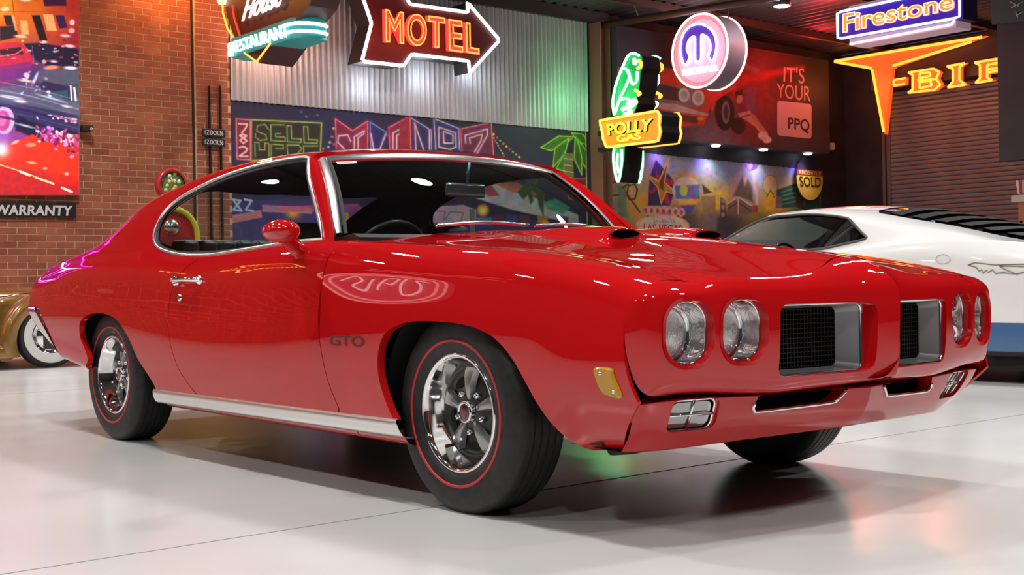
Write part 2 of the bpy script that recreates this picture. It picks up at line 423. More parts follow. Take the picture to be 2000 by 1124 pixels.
# ---- corrugated cladding, in sheets
CORR = noise_col(pmat('galvanised_cladding', (.47, .45, .47), .45, .25), (.43, .41, .43), (.51, .49, .51), 2.2)
y0, y1, zb_, zt_ = 4.722, 11.43, 3.345, 5.21
nsh = 8; wsh = (y1-y0)/nsh
for k in range(nsh):
    ys = np.arange(y0+k*wsh, y0+(k+1)*wsh+.0001, wsh/72); V = []
    for y in ys:
        x = BX+.03+.022*math.cos(2*math.pi*(y-y0)/(wsh/9)); V += [(x, y, zb_), (x, y, zt_)]
    F = [(2*i, 2*i+2, 2*i+3, 2*i+1) for i in range(len(ys)-1)]
    mobj('corrugated_sheet', V, F, CORR, wl, True)
MB().box((BX-.01, 4.722, zt_), (BX+.10, 11.9, CEIL)).build('wall_beam', pmat('dark_steel', (.03, .022, .022), .5), wl)
MB().box((BX-.011, 11.43, 0), (BX-.001, SY, CEIL)).build('painted_wall', DARK, wl)
# ---- steel column and tie beam
cm = MB(); yc = 11.50
cm.box((BX+.02, yc, 0), (BX+.30, yc+.02, 5.2)).box((BX+.02, yc+.22, 0), (BX+.30, yc+.24, 5.2)).box((BX+.14, yc+.02, 0), (BX+.165, yc+.22, 5.2))
cm.build('steel_column', pmat('column_brown', (.27, .10, .075), .55)); tag(bpy.data.objects['steel_column'], 'brown steel column standing where the corrugated wall meets the dark bay', 'column')
t_ = MB().tube([(BX+.1, 11.62, 5.16), (-9.4, 12.45, 5.2), (-5., 13.7, 5.26)], .06, 10).build('tie_beam', PUR, None, True); tag(t_, 'rust-red steel tie pipe running from the column towards the hall', 'pipe')
cb = MB().tube(catmull([(-11.55, 11.78, 5.41), (-11.52, 11.80, 5.30), (-11.50, 11.84, 5.22), (-11.40, 11.88, 5.21)], 5), .012, 6).build('hanging_cable', pmat('cable_grey', (.25, .2, .17), .6), None, True); tag(cb, 'thin pale cable looped over the rust-red tie pipe', 'cable')

# ---- roller door in the right-hand wall
rd = empty('door_1', (0, SY, 0)); tag(rd, kind='structure')
SLAT = noise_col(pmat('roller_slat', (.26, .26, .265), .45, .3), (.23, .23, .235), (.29, .29, .295), 2)
prof = [(0, .0), (-.012, .008), (-.022, .030), (-.022, .058), (-.010, .080), (0, .086)]
sx0, sx1 = -11.27, -5.6
V = [(sx0, y, z) for y, z in prof]+[(sx1, y, z) for y, z in prof]; F = [(i, i+1, 6+i+1, 6+i) for i in range(5)]
me = bpy.data.meshes.new('slat'); me.from_pydata(V, [], F); me.materials.append(SLAT)
for k in range(50):
    o = bpy.data.objects.new('slat', me); COL.objects.link(o); o.parent = rd; o.location = (0, -.03, .02+k*.09)
MB().box((sx0-.17, -.10, 0), (sx0-.11, -.002, 4.7)).box((sx0-.09, -.07, 0), (sx0, -.002, 4.7)).build('guide_rail', pmat('rail_grey', (.19, .17, .165), .45, .4), rd)
MB().box((sx0-.17, -.45, 4.52), (sx1, -.02, 5.3)).build('door_box', pmat('door_box_dark', (.035, .028, .03), .5), rd)
bh = MB().box((-6.85, 15.0, 2.54), (-4.2, 15.3, CEIL-.13)).build('bulkhead', noise_col(pmat('bulkhead_paint', (.055, .05, .06), .6), (.05, .045, .055), (.06, .055, .066), 2)); tag(bh, 'dark grey hanging bulkhead panel in front of the roller door', 'panel')
pz = [on_y(px, py, 14.95) for px, py in ((1940, 48), (2030, 40), (2030, -40), (1938, -40))]
pb = empty('menu_board', pz[0], label='dark teal poster board with white line drawing above the bulkhead', cat='poster')
mobj('board', [np.array(q)-pz[0]+np.array([0, d, 0]) for d in (0, -.05) for q in pz], [(0, 1, 2, 3), (7, 6, 5, 4), (0, 4, 5, 1), (0, 3, 7, 4), (1, 5, 6, 2)], pmat('board_teal', (.07, .10, .11), .5), pb, False)
for a, b in (((1972, 2), (1990, 12)), ((1975, 15), (1998, 3)), ((1985, 30), (2000, 22)), ((1988, 35), (1984, 22))):
    mobj('chalk_line', *tube([on_y(*a, 14.89)-pz[0], on_y(*b, 14.89)-pz[0]], .008, 6), pmat('chalk_white', (.6, .65, .65), .7), pb)
# popcorn cart: only its edge shows
pc = empty('popcorn_cup', (0, 0, 0), label='red and white striped cup on a pale shelf bracket at the right edge', cat='cup')
Yp = 14.6; c0 = on_y(1996, 366, Yp); sc = 1/150.
for k in range(12):
    a0, a1 = 2*math.pi*k/12, 2*math.pi*(k+1)/12; R1, R0, H = .105, .07, .20
    P = lambda a, r, z: c0+np.array([r*math.cos(a), r*math.sin(a), z])
    mobj('cup_stripe', [P(a0, R0, -H/2), P(a1, R0, -H/2), P(a1, R1, H/2), P(a0, R1, H/2)], [(0, 1, 2, 3)], pmat('cup_red', (.5, .05, .04), .5) if k % 2 else pmat('cup_white', (.75, .7, .65), .5), pc, False)
mobj('cup_base', *lathe([(0, -.10), (.07, -.10)], c0, (0, 0, 1), 12), MATS['cup_white'], pc)
MB().box((c0[0]-.13, c0[1]-.08, c0[2]-.22), (c0[0]+.15, c0[1]+.08, c0[2]-.12)).build('shelf', pmat('shelf_cream', (.6, .55, .5), .5), pc)
MB().box((c0[0]-.04, c0[1]-.04, c0[2]-.60), (c0[0]+.06, c0[1]+.04, c0[2]-.22)).build('bracket', pmat('bracket_orange', (.45, .16, .06), .5), pc)
MB().box((c0[0]-.02, c0[1]-.04, 0), (c0[0]+.02, c0[1], c0[2]-.5)).build('post', DARK, pc)
# ================================================================ flat prints: posters and murals, painted as vertex colours on flat boards
class Paint:
    def __init__(s, x0, y0, x1, y1, step=1.):
        s.x0, s.y0, s.step = x0, y0, step; s.W = int((x1-x0)/step)+1; s.H = int((y1-y0)/step)+1
        s.X, s.Y = np.meshgrid(x0+np.arange(s.W)*step, y0+np.arange(s.H)*step); s.C = np.zeros((s.H, s.W, 3))
    def mix(s, a, col):
        col = np.asarray(col, float)/255. if not isinstance(col, np.ndarray) else col
        s.C = s.C*(1-a[..., None])+col*a[..., None]; return s
    def box_(s, P, pad):
        P = np.asarray(P, float); i0 = max(0, int((P[:, 1].min()-pad-s.y0)/s.step)); i1 = min(s.H, int((P[:, 1].max()+pad-s.y0)/s.step)+2)
        j0 = max(0, int((P[:, 0].min()-pad-s.x0)/s.step)); j1 = min(s.W, int((P[:, 0].max()+pad-s.x0)/s.step)+2); return slice(i0, max(i1, i0)), slice(j0, max(j1, j0))
    def put(s, sl, a, col):
        c = np.asarray(col, float)/255.; s.C[sl] = s.C[sl]*(1-a[..., None])+c*a[..., None]; return s
    def fill(s, col): s.C[:] = np.asarray(col)/255.; return s
    def grad(s, pts):
        """[(x,y,col)] inverse-distance colour field"""
        w = 0; acc = 0
        for x, y, c in pts:
            k = 1/((s.X-x)**2+(s.Y-y)**2+60)**1.5; w = w+k; acc = acc+k[..., None]*np.asarray(c)/255.
        s.C = acc/w[..., None]; return s
    def poly(s, P, col, a=1., soft=1.2):
        sl = s.box_(P, soft*2); X = s.X[sl]; 
        if X.size == 0: return s
        d = sdpoly(np.c_[X.ravel(), s.Y[sl].ravel()], P).reshape(X.shape); return s.put(sl, a*np.clip(d/soft+.5, 0, 1), col)
    def ell(s, cx, cy, rx, ry, col, a=1., soft=1.2, rot=0.):
        R = max(rx, ry)+soft*2; sl = s.box_([(cx-R, cy-R), (cx+R, cy+R)], 1); X = s.X[sl]-cx; Y = s.Y[sl]-cy
        if X.size == 0: return s
        c, q = math.cos(math.radians(rot)), math.sin(math.radians(rot)); u = (X*c+Y*q)/rx; v = (-X*q+Y*c)/ry; r = np.sqrt(u*u+v*v)
        return s.put(sl, a*np.clip((1-r)*min(rx, ry)/soft+.5, 0, 1), col)
    def glow(s, cx, cy, rx, ry, col, a=1.):
        return s.mix(a*np.exp(-(((s.X-cx)/rx)**2+((s.Y-cy)/ry)**2)), col)
    def line(s, P, w, col, a=1., soft=1., closed=False):
        P = [np.array(p, float) for p in P]
        if closed: P = P+[P[0]]
        sl = s.box_(P, w+soft*2); X = s.X[sl]; Y = s.Y[sl]
        if X.size == 0: return s
        d = np.full(X.shape, 1e9)
        for p, q in zip(P, P[1:]):
            e = q-p; t = np.clip(((X-p[0])*e[0]+(Y-p[1])*e[1])/(e@e+1e-9), 0, 1); d = np.minimum(d, np.hypot(X-p[0]-t*e[0], Y-p[1]-t*e[1]))
        return s.put(sl, a*np.clip((w/2-d)/soft+.5, 0, 1), col)
    def neon(s, P, w, col, core, closed=False):
        s.line(P, w*2.6, col, .35, w*2.5, closed); s.line(P, w*1.3, col, .9, 1.2, closed); return s.line(P, w*.5, core, .9, 1., closed)
    def speckle(s, amp, n=1, seed=1):
        rg = np.random.RandomState(seed); N = rg.rand(s.H//6+3, s.W//6+3, 3)
        yi = np.linspace(0, N.shape[0]-1.01, s.H); xi = np.linspace(0, N.shape[1]-1.01, s.W); y0 = yi.astype(int); x0 = xi.astype(int); fy = (yi-y0)[:, None, None]; fx = (xi-x0)[None, :, None]
        B = N[y0][:, x0]*(1-fy)*(1-fx)+N[y0+1][:, x0]*fy*(1-fx)+N[y0][:, x0+1]*(1-fy)*fx+N[y0+1][:, x0+1]*fy*fx
        s.C = np.clip(s.C*(1+amp*(B-.5)), 0, 1); return s
    def board(s, name, plane, mat, parent, mask=None, origin=(0, 0, 0)):
        d = FWD[None, None]+((s.X-1000)/FPX)[..., None]*RIGHT-((s.Y-562)/FPX)[..., None]*UP
        t = (plane[1]-CAM[plane[0]])/d[..., plane[0]]; P = (CAM+d*t[..., None]).reshape(-1, 3)-np.asarray(origin)
        i = np.arange(s.H-1)[:, None]*s.W+np.arange(s.W-1)[None]; F = np.stack([i, i+s.W, i+s.W+1, i+1], -1).reshape(-1, 4)
        if mask is not None:
            cx = (s.X[:-1, :-1]+.5*s.step).ravel(); cy = (s.Y[:-1, :-1]+.5*s.step).ravel(); F = F[sdpoly(np.c_[cx, cy], mask) > 0]
        me = bpy.data.meshes.new(name); me.vertices.add(len(P)); me.vertices.foreach_set('co', P.ravel()); me.loops.add(len(F)*4); me.loops.foreach_set('vertex_index', F.ravel().astype(np.int32))
        me.polygons.add(len(F)); me.polygons.foreach_set('loop_start', np.arange(len(F), dtype=np.int32)*4); me.polygons.foreach_set('loop_total', np.full(len(F), 4, np.int32)); me.update(calc_edges=True); me.validate()
        C = np.clip(s.C, 0, 1).reshape(-1, 3); L = np.where(C <= .04045, C/12.92, ((C+.055)/1.055)**2.4)
        at = me.color_attributes.new('print', 'FLOAT_COLOR', 'POINT'); at.data.foreach_set('color', np.c_[L, np.ones(len(L))].ravel())
        return link_mesh(name, me, mat, parent)
def print_mat(name, gain=1., emit=0., rough=.5):
    m = pmat(name, (1, 1, 1), rough); nt = m.node_tree; b = nt.nodes['Principled BSDF']; a = nt.nodes.new('ShaderNodeAttribute'); a.attribute_name = 'print'
    nt.links.new(a.outputs['Color'], b.inputs['Base Color'])
    if emit: nt.links.new(a.outputs['Color'], b.inputs['Emission Color']); b.inputs['Emission Strength'].default_value = emit
    return m
def slab(name, px4, plane, thick, mat, parent, origin):
    """backing board behind a print; px4 outline in picture coordinates on the plane"""
    f = on_x if plane[0] == 0 else on_y
    P = np.array([f(px, py, plane[1]) for px, py in px4])-np.asarray(origin); n = len(P); sgn = -1 if plane[0] == 0 else 1
    d = np.zeros(3); d[plane[0]] = sgn; V = np.vstack([P+d*.003, P+d*thick]); F = [tuple(range(n)), tuple(range(n, 2*n))[::-1]]+[(i, n+i, n+(i+1) % n, (i+1) % n) for i in range(n)]
    return mobj(name, V, F, mat, parent, False)
BOARD = pmat('board_edge', (.04, .035, .04), .6)

# ---- poster of show cars on the brick wall (backlit)
PX = BX+.10
ps = Paint(-70, -12, 154, 381, 1.)
ps.grad([(-60, 0, (255, 170, 60)), (0, 10, (255, 160, 40)), (60, 20, (235, 110, 30)), (110, 40, (205, 70, 30)), (154, 20, (170, 40, 40)), (0, 70, (230, 90, 25)), (154, 80, (160, 30, 40)), (60, 150, (70, 50, 110)), (0, 140, (140, 40, 110)), (154, 160, (70, 75, 90)), (0, 200, (80, 80, 120)), (100, 210, (60, 60, 90)), (154, 215, (90, 90, 110)), (60, 240, (40, 35, 90)), (0, 262, (160, 90, 190)), (40, 270, (150, 60, 150)), (100, 300, (240, 50, 25)), (0, 330, (240, 55, 30)), (150, 330, (240, 45, 20)), (-60, 330, (235, 60, 40)), (60, 375, (200, 35, 40)), (0, 375, (190, 35, 45)), (150, 378, (210, 30, 30))])
for P, c, a in (([(82, -12), (128, -12), (130, 11), (87, 12)], (50, 20, 60), .95), ([(7, 30), (22, 30), (28, 50), (12, 50)], (40, 20, 30), .95), ([(62, 30), (78, 30), (93, 80), (78, 80)], (25, 10, 20), .95), ([(108, 30), (125, 30), (132, 54), (116, 56)], (45, 20, 80), .95), ([(84, 28), (103, 28), (111, 60), (92, 60)], (250, 190, 120), .9), ([(39, 40), (53, 40), (57, 67), (42, 68)], (250, 190, 110), .9), ([(0, 52), (30, 50), (36, 72), (0, 80)], (30, 20, 30), .95), ([(22, 30), (27, 30), (34, 60), (29, 60)], (255, 200, 150), .7),
    ([(0, 85), (36, 82), (56, 100), (66, 120), (60, 132), (0, 136)], (215, 30, 70), .9), ([(0, 97), (40, 92), (46, 106), (0, 112)], (40, 15, 30), .9), ([(0, 130), (62, 120), (64, 140), (40, 155), (0, 160)], (120, 35, 130), .7), ([(46, 85), (80, 84), (155, 96), (155, 130), (90, 128), (70, 118)], (25, 18, 50), .95),
    ([(66, 155), (74, 140), (90, 134), (155, 138), (155, 165), (80, 162)], (85, 85, 110), .9), ([(78, 165), (85, 158), (136, 170), (136, 198), (82, 185)], (45, 35, 80), .95), ([(100, 180), (132, 176), (134, 196), (108, 192)], (50, 110, 115), .6), ([(0, 170), (60, 165), (155, 205), (155, 225), (0, 195)], (100, 105, 130), .6), ([(0, 200), (155, 225), (155, 262), (70, 262), (0, 240)], (48, 42, 95), .8),
    ([(36, 225), (80, 250), (64, 268), (30, 255)], (20, 15, 40), .8), ([(0, 292), (64, 262), (90, 278), (155, 300), (155, 345), (0, 322)], (245, 52, 28), .9), ([(0, 322), (60, 340), (155, 372), (155, 383), (0, 383)], (198, 34, 42), .9)): ps.poly(P, c, a, 2.2)
ps.ell(8, 235, 20, 27, (240, 190, 230), .95, 3); ps.ell(6, 236, 14, 20, (200, 60, 150), .95, 3); ps.ell(4, 234, 8, 12, (240, 120, 190), .8, 3)
for x, y, rx, ry, c, rot in ((10, 18, 8, 5, (255, 240, 210), 0), (50, 0, 10, 3, (255, 240, 200), 0), (40, 71, 12, 3, (255, 220, 180), 5), (128, 70, 9, 3, (230, 210, 240), 5), (136, 90, 10, 3, (250, 220, 240), 5), (85, 82, 7, 3, (255, 220, 220), 0), (105, 120, 7, 2.5, (235, 225, 245), 5), (86, 120, 4, 3, (240, 230, 250), 0), (138, 133, 12, 3.5, (255, 250, 255), 3), (100, 132, 14, 4, (250, 150, 110), -5), (52, 147, 6, 5, (240, 200, 220), 20), (50, 158, 14, 2.5, (255, 220, 200), 8), (68, 155, 3, 14, (230, 220, 245), 25), (20, 190, 24, 3, (235, 235, 255), 9), (40, 198, 12, 2.5, (255, 250, 250), 6), (95, 180, 4, 3, (255, 250, 250), 20), (97, 187, 4, 2, (255, 250, 250), 20), (130, 208, 9, 2, (255, 250, 250), 8), (50, 246, 18, 2, (220, 210, 255), 14), (100, 192, 26, 2, (200, 205, 220), 16),
    (60, 283, 10, 4, (255, 150, 110), 0), (62, 318, 9, 2.5, (255, 200, 140), 8), (88, 329, 4, 2.5, (255, 190, 150), 0), (130, 340, 4, 3, (255, 200, 200), 0), (30, 278, 8, 3, (255, 190, 160), -25), (140, 60, 6, 5, (255, 190, 200), 0), (141, 44, 5, 6, (250, 220, 230), 0)): ps.ell(x, y, rx, ry, c, .9, 2.5, rot)
rg = np.random.RandomState(17)
for y0, y1, w, c, a in ((176, 214, 2.2, (170, 180, 210), .6), (186, 226, 1.4, (120, 125, 165), .6), (200, 238, 1.2, (95, 95, 150), .6), (206, 244, 3., (30, 26, 62), .7), (160, 196, 1.2, (190, 195, 215), .5), (216, 252, 1.2, (110, 110, 170), .5), (228, 262, 5., (22, 18, 48), .7)): ps.line([(-60, y0-14), (0, y0), (60, y0+12), (155, y1)], w, c, a, 1.6)
for k in range(26): x = rg.uniform(96, 154); ps.ell(x, 226+(x-96)*.22+rg.uniform(-4, 4), rg.uniform(1.5, 4.5), rg.uniform(1, 2.6), [(250, 190, 225), (225, 110, 160), (255, 235, 250), (120, 30, 70)][k % 4], .9, 1.3)
for k in range(110): x = rg.uniform(70, 155); ps.ell(x, 256+(x-70)*.30+rg.normal(0, 9), rg.uniform(1, 5), rg.uniform(1, 5), [(205, 70, 185), (240, 165, 250), (130, 25, 110), (60, 12, 60), (250, 225, 255), (235, 90, 120)][k % 6], .85, 1.4, rg.uniform(0, 90))
for k in range(40): x = rg.uniform(0, 150); ps.ell(x, rg.uniform(78, 132), rg.uniform(1, 5), rg.uniform(.8, 2.2), [(250, 220, 235), (190, 60, 90), (40, 20, 60), (255, 150, 90)][k % 4], .7, 1.3, rg.uniform(-10, 10))
for k in range(26): ps.ell(rg.uniform(42, 90), rg.uniform(140, 185), rg.uniform(1, 4), rg.uniform(1, 4), [(235, 225, 245), (90, 70, 130), (200, 150, 200)][k % 3], .75, 1.3, rg.uniform(0, 60))
ps.line([(138, 168), (140, 195)], 3, (235, 235, 240)); ps.line([(145, 172), (148, 196)], 4, (235, 235, 240)); ps.line([(-40, 310), (0, 322), (50, 338), (105, 360)], 2.6, (255, 190, 110)); ps.line([(40, 336), (58, 343)], 4, (255, 250, 220)); ps.line([(70, 347), (104, 359)], 4, (255, 230, 170)); ps.line([(121, 367), (140, 375)], 4.5, (255, 225, 210)); ps.line([(63, 90), (66, 125)], 1.2, (190, 130, 190), .7); ps.line([(0, 110), (30, 106), (45, 96)], 2.5, (255, 120, 140), .8); ps.line([(24, 0), (28, 30)], 1.5, (130, 50, 20), .8); ps.line([(0, 22), (150, 24)], 1.2, (150, 60, 25), .6)
ps.glow(2, 293, 16, 14, (255, 255, 255), 1.); ps.speckle(.15, seed=3)
po = on_x(154, 381, PX); pr_ = empty('poster', po, label='large backlit poster of show cars in red and purple light on the brick wall', cat='poster')
PRINT_B = print_mat('backlit_print', emit=.55); ps.board('poster_print', (0, PX), PRINT_B, pr_, None, po)
slab('poster_frame', [(-70, -12), (154.3, -12), (155.3, 381.5), (-70, 381.5)], (0, PX), .095, pmat('poster_frame_grey', (.30, .29, .30), .5), pr_, po)
# ---- WARRANTY board
wo = on_x(75, 411, BX+.05); wb = empty('warranty_sign', wo, label='long black board with white letters reading WARRANTY under the show-car poster', cat='sign')
slab('board', [(-60, 397), (148.5, 397), (149.5, 424.5), (-60, 424.5)], (0, BX+.05), .045, pmat('sign_black', (.012, .012, .014), .5), wb, wo)
g = lambda px, py: on_x(px, py, BX+.051)-wo
text_on('lettering', 'WARRANTY', [g(-13, 420.5), g(140, 422), g(-12, 400), g(142, 402)], (1, 0, 0), pmat('sign_white', (.72, .70, .70), .5), wb, .006, .028, .001)

# ---- mural on the lower back wall
MX = BX+.012
PRINT = print_mat('mural_paint', rough=.65)
Z4 = lambda zx, zy: (440+zx/5.556, 190+zy/5.556)
Z5 = lambda zx, zy: (780+zx/4.015, 180+zy/4.015)
mu = Paint(446, 190, 1150, 520, 1.3)
mu.fill((34, 27, 60)); mu.glow(500, 330, 120, 60, (40, 40, 95), .6); mu.glow(640, 290, 60, 50, (30, 35, 90), .6); mu.glow(1000, 240, 100, 60, (38, 28, 58), .6); mu.glow(800, 330, 200, 40, (70, 40, 110), .6)
Zs = lambda L: [Z4(*p) for p in L]
mu.poly(Zs([(285, 255), (1045, 290), (1030, 640), (280, 690)]), (38, 28, 22)); mu.poly(Zs([(120, 235), (270, 250), (270, 680), (125, 670)]), (120, 30, 60))
mu.neon(Zs([(285, 245), (1045, 280), (1030, 640), (280, 690)]), 2.2, (120, 150, 50), (210, 190, 130), True); mu.neon(Zs([(118, 235), (270, 245), (275, 680), (128, 672)]), 2.0, (200, 70, 110), (240, 170, 170), True)
for L in ([(148, 288), (238, 292), (222, 335), (180, 385)], [(195, 402), (160, 418), (195, 442), (160, 470), (195, 500), (235, 472), (195, 442), (232, 420), (195, 402)], [(152, 548), (200, 535), (238, 560), (225, 590), (155, 640), (242, 642)]): mu.line(Zs(L), 3.6, (235, 190, 175))
GN = ((85, 125, 45), (190, 175, 110))
for L in ([(470, 350), (430, 295), (350, 310), (340, 370), (440, 410), (450, 460), (380, 470), (325, 435), (330, 395)], [(640, 300), (495, 300), (495, 470), (650, 480), (650, 435), (545, 430), (545, 400), (600, 395)], [(670, 310), (715, 312), (720, 450), (825, 455), (820, 490), (675, 485), (670, 310)], [(850, 320), (895, 322), (900, 460), (1000, 465), (995, 500), (855, 495), (850, 320)], [(325, 640), (320, 490), (365, 492), (370, 570), (430, 570), (430, 500), (475, 505), (475, 640)], [(500, 640), (500, 510), (630, 520), (630, 560), (550, 560)], [(680, 640), (670, 520), (800, 520), (830, 560), (790, 610)], [(850, 640), (850, 530), (1000, 530)]): mu.neon(Zs(L), 2.0, *GN)
for P, c in (([(1195, 235), (1380, 365), (1380, 560), (1205, 560)], (130, 25, 55)), ([(1380, 365), (1545, 260), (1545, 560), (1380, 560)], (150, 30, 55)), ([(1570, 270), (1750, 380), (1750, 560), (1575, 560)], (30, 35, 100)), ([(1770, 330), (2000, 215), (2000, 560), (1780, 560)], (140, 28, 50))): mu.poly(Zs(P), c, .9)
for L, c, k in (([(1195, 235), (1380, 365), (1535, 265)], (215, 50, 80), (250, 150, 160)), ([(1195, 235), (1205, 560)], (190, 40, 75), (240, 130, 150)), ([(1545, 260), (1545, 560)], (200, 45, 70), (240, 130, 150)), ([(1570, 270), (1750, 380), (1750, 420)], (70, 80, 180), (170, 170, 230)), ([(1570, 270), (1580, 560)], (70, 80, 170), (170, 160, 210)), ([(1770, 330), (1995, 215), (2000, 560)], (215, 50, 80), (250, 150, 160)), ([(1775, 330), (1785, 560)], (190, 40, 75), (240, 130, 150))): mu.neon(Zs(L), 2.2, c, k)
WT = ((190, 120, 150), (240, 210, 220))
for L in ([(1360, 480), (1330, 410), (1230, 420), (1220, 490), (1290, 560)], [(1400, 560), (1400, 430), (1510, 365), (1500, 400), (1440, 440), (1440, 560)], [(1580, 400), (1610, 560)], [(1740, 400), (1680, 560)], [(1820, 560), (1820, 390), (1960, 310), (1950, 350), (1860, 420), (1860, 560)]): mu.neon(Zs(L), 2.6, *WT)
z5 = lambda L: [Z5(*p) for p in L]
for P, c in (([(0, 235), (80, 195), (85, 450), (0, 450)], (150, 30, 50)), ([(95, 205), (250, 300), (250, 450), (105, 450)], (45, 40, 95)), ([(270, 205), (465, 285), (470, 450), (280, 450)], (40, 45, 100)), ([(480, 290), (720, 240), (735, 490), (485, 460)], (110, 30, 70))): mu.poly(z5(P), c, .9)
for L, c, k in (([(85, 195), (90, 450)], (200, 45, 70), (240, 130, 150)), ([(95, 205), (250, 300), (252, 450)], (110, 110, 170), (200, 190, 215)), ([(265, 205), (465, 285), (472, 450)], (140, 130, 180), (215, 205, 225)), ([(270, 210), (285, 450)], (130, 120, 180), (205, 195, 220)), ([(478, 290), (720, 240), (738, 490)], (205, 50, 80), (245, 150, 165)), ([(482, 300), (490, 460)], (190, 45, 75), (235, 140, 160))): mu.neon(z5(L), 2.2, c, k)
for L in ([(120, 245), (130, 450)], [(120, 245), (190, 450)], [(235, 300), (235, 450)], [(310, 275), (440, 320), (445, 430), (400, 450), (310, 430), (310, 275)], [(345, 310), (420, 335), (420, 400), (350, 400), (345, 310)], [(520, 400), (515, 340), (690, 290), (690, 340), (610, 480)], [(555, 400), (550, 360), (650, 330), (640, 380), (590, 470)]): mu.neon(z5(L), 2.4, *WT)
rg = np.random.RandomState(5)
for k in range(9):
    x, y = Z5(740+200*k/8, 330+180*(k/8)**.9); mu.ell(x, y, 2.2, 2.2, [(230, 190, 60), (220, 60, 120), (90, 180, 90), (220, 120, 50)][k % 4], 1, 1.5); x, y = Z5(730+90*k/8, 340+160*k/8); mu.ell(x, y, 1.8, 1.8, [(120, 180, 90), (230, 170, 60), (230, 90, 60)][k % 3], 1, 1.5)
for zx, zy, c in ((1175, 340, (220, 150, 60)), (1160, 430, (220, 80, 120)), (1135, 490, (220, 150, 50)), (1180, 510, (210, 60, 120)), (1120, 540, (110, 190, 90)), (1065, 560, (220, 60, 60)), (880, 210, (90, 100, 140)), (1000, 195, (80, 90, 130)), (825, 160, (80, 80, 130))): mu.ell(*Z4(zx, zy), 2.6, 2.6, c, 1, 2)
# palm
PG = ((110, 150, 40), (190, 215, 90))
for L in ([(1110, 435), (1250, 345), (1370, 350), (1310, 400), (1190, 460)], [(1350, 320), (1440, 330), (1490, 420), (1400, 390)], [(1330, 360), (1220, 440), (1205, 590), (1300, 480)], [(1380, 350), (1370, 520), (1430, 650), (1430, 480)], [(1400, 370), (1480, 480), (1490, 640), (1440, 560)], [(1300, 470), (1230, 600), (1290, 620)]):
    mu.poly(z5(L), (60, 95, 30), .95, 2.5); mu.neon(z5(L), 1.8, *PG, True)
mu.poly(z5([(1290, 480), (1360, 480), (1370, 680), (1290, 680)]), (120, 110, 60), .9, 2); 
for zy in (520, 570, 620, 665): mu.line(z5([(1290, zy), (1360, zy+10)]), 1.5, (205, 180, 120), .9)
mu.poly(z5([(1310, 680), (1490, 680), (1490, 840), (1330, 840)]), (130, 30, 40), .95, 2); mu.neon(z5([(1310, 680), (1488, 680), (1488, 840), (1330, 840)]), 1.8, (170, 50, 55), (220, 130, 110), True)
for a, b in ((1400, 735), (1425, 740), (1450, 735)): mu.line(z5([(a, b), (a, b+60)]), 3, (215, 170, 150))
# the lower scene, seen through the car's glass: diner front, awnings, lights, palm fronds
mu.poly([(446, 395), (560, 388), (1150, 440), (1150, 520), (446, 520)], (60, 40, 110), .9, 4)
mu.poly([(446, 422), (510, 410), (512, 425), (446, 438)], (200, 120, 120), .95, 2); mu.poly([(512, 400), (610, 405), (610, 418), (512, 414)], (180, 130, 160), .9, 2); mu.poly([(446, 440), (620, 432), (620, 475), (446, 475)], (55, 50, 105), .8, 3)
for L in ([(455, 390), (470, 392), (456, 410), (472, 412), (455, 390)], [(478, 390), (492, 392), (480, 410), (494, 412)]): mu.line(L, 4, (170, 190, 215))
mu.glow(572, 418, 14, 10, (255, 170, 60), .9); mu.poly([(530, 405), (625, 400), (700, 398), (712, 412), (560, 415)], (200, 80, 110), .8, 3)
mu.poly([(650, 400), (705, 402), (700, 440), (655, 438)], (130, 70, 140), .9, 3); mu.line([(677, 420), (679, 445)], 9, (190, 165, 60)); mu.line([(698, 422), (700, 445)], 9, (190, 165, 60)); mu.ell(722, 412, 6, 12, (215, 120, 70), .9, 3)
mu.poly([(830, 405), (905, 400), (930, 410), (930, 436), (820, 436)], (180, 150, 160), .95, 3); mu.line([(832, 428), (845, 412), (870, 414), (866, 430)], 2, (120, 80, 90), .9); mu.line([(868, 430), (880, 414), (905, 416), (900, 432)], 2, (120, 80, 90), .9)
mu.poly([(925, 366), (975, 358), (1130, 420), (1130, 440), (1000, 410), (930, 388)], (185, 170, 180), .95, 3); mu.poly([(930, 366), (960, 362), (975, 382), (955, 384)], (150, 50, 70), .9, 3); mu.poly([(965, 358), (1010, 356), (1060, 385), (1000, 376)], (190, 90, 70), .9, 3)
mu.ell(943, 411, 12, 12, (235, 150, 50), .9, 6); mu.ell(943, 411, 6, 6, (255, 215, 120), .9, 4); mu.poly([(930, 425), (960, 425), (960, 440), (930, 440)], (60, 120, 170), .9, 3)
for k, (x, c) in enumerate(((975, (90, 30, 60)), (1000, (40, 70, 120)), (1025, (110, 40, 60)), (1060, (200, 120, 40)), (1100, (70, 40, 90)))): mu.poly([(x-10, 418+k), (x+10, 420+k), (x+10, 440), (x-10, 438)], c, .9, 3)
mu.ell(1065, 437, 8, 6, (240, 160, 50), .9, 4); mu.poly([(1062, 395), (1085, 388), (1115, 405), (1100, 418), (1068, 408)], (60, 140, 120), .9, 3)
for P in ([(1010, 375), (1030, 355), (1052, 352), (1040, 372), (1022, 390)], [(1035, 360), (1042, 392), (1036, 400), (1030, 375)], [(1045, 358), (1062, 380), (1062, 425), (1052, 400)]): mu.poly(P, (50, 60, 35), .95, 3); mu.line(P, 1, (90, 140, 50), .6)
mu.speckle(.25, seed=8)
mo = on_x(450, 500, MX); mr = empty('neon_mural', mo, label='long dark mural of painted neon signs and a palm below the corrugated cladding', cat='mural')
mu.board('mural_painting', (0, MX), PRINT, mr, [(448, 195.5), (1143, 257.5), (1147, 519), (448.5, 519)], mo)
slab('mural_board', [(448, 195.5), (1143, 257.5), (1147, 519), (448.5, 519)], (0, MX), .008, BOARD, mr, mo)

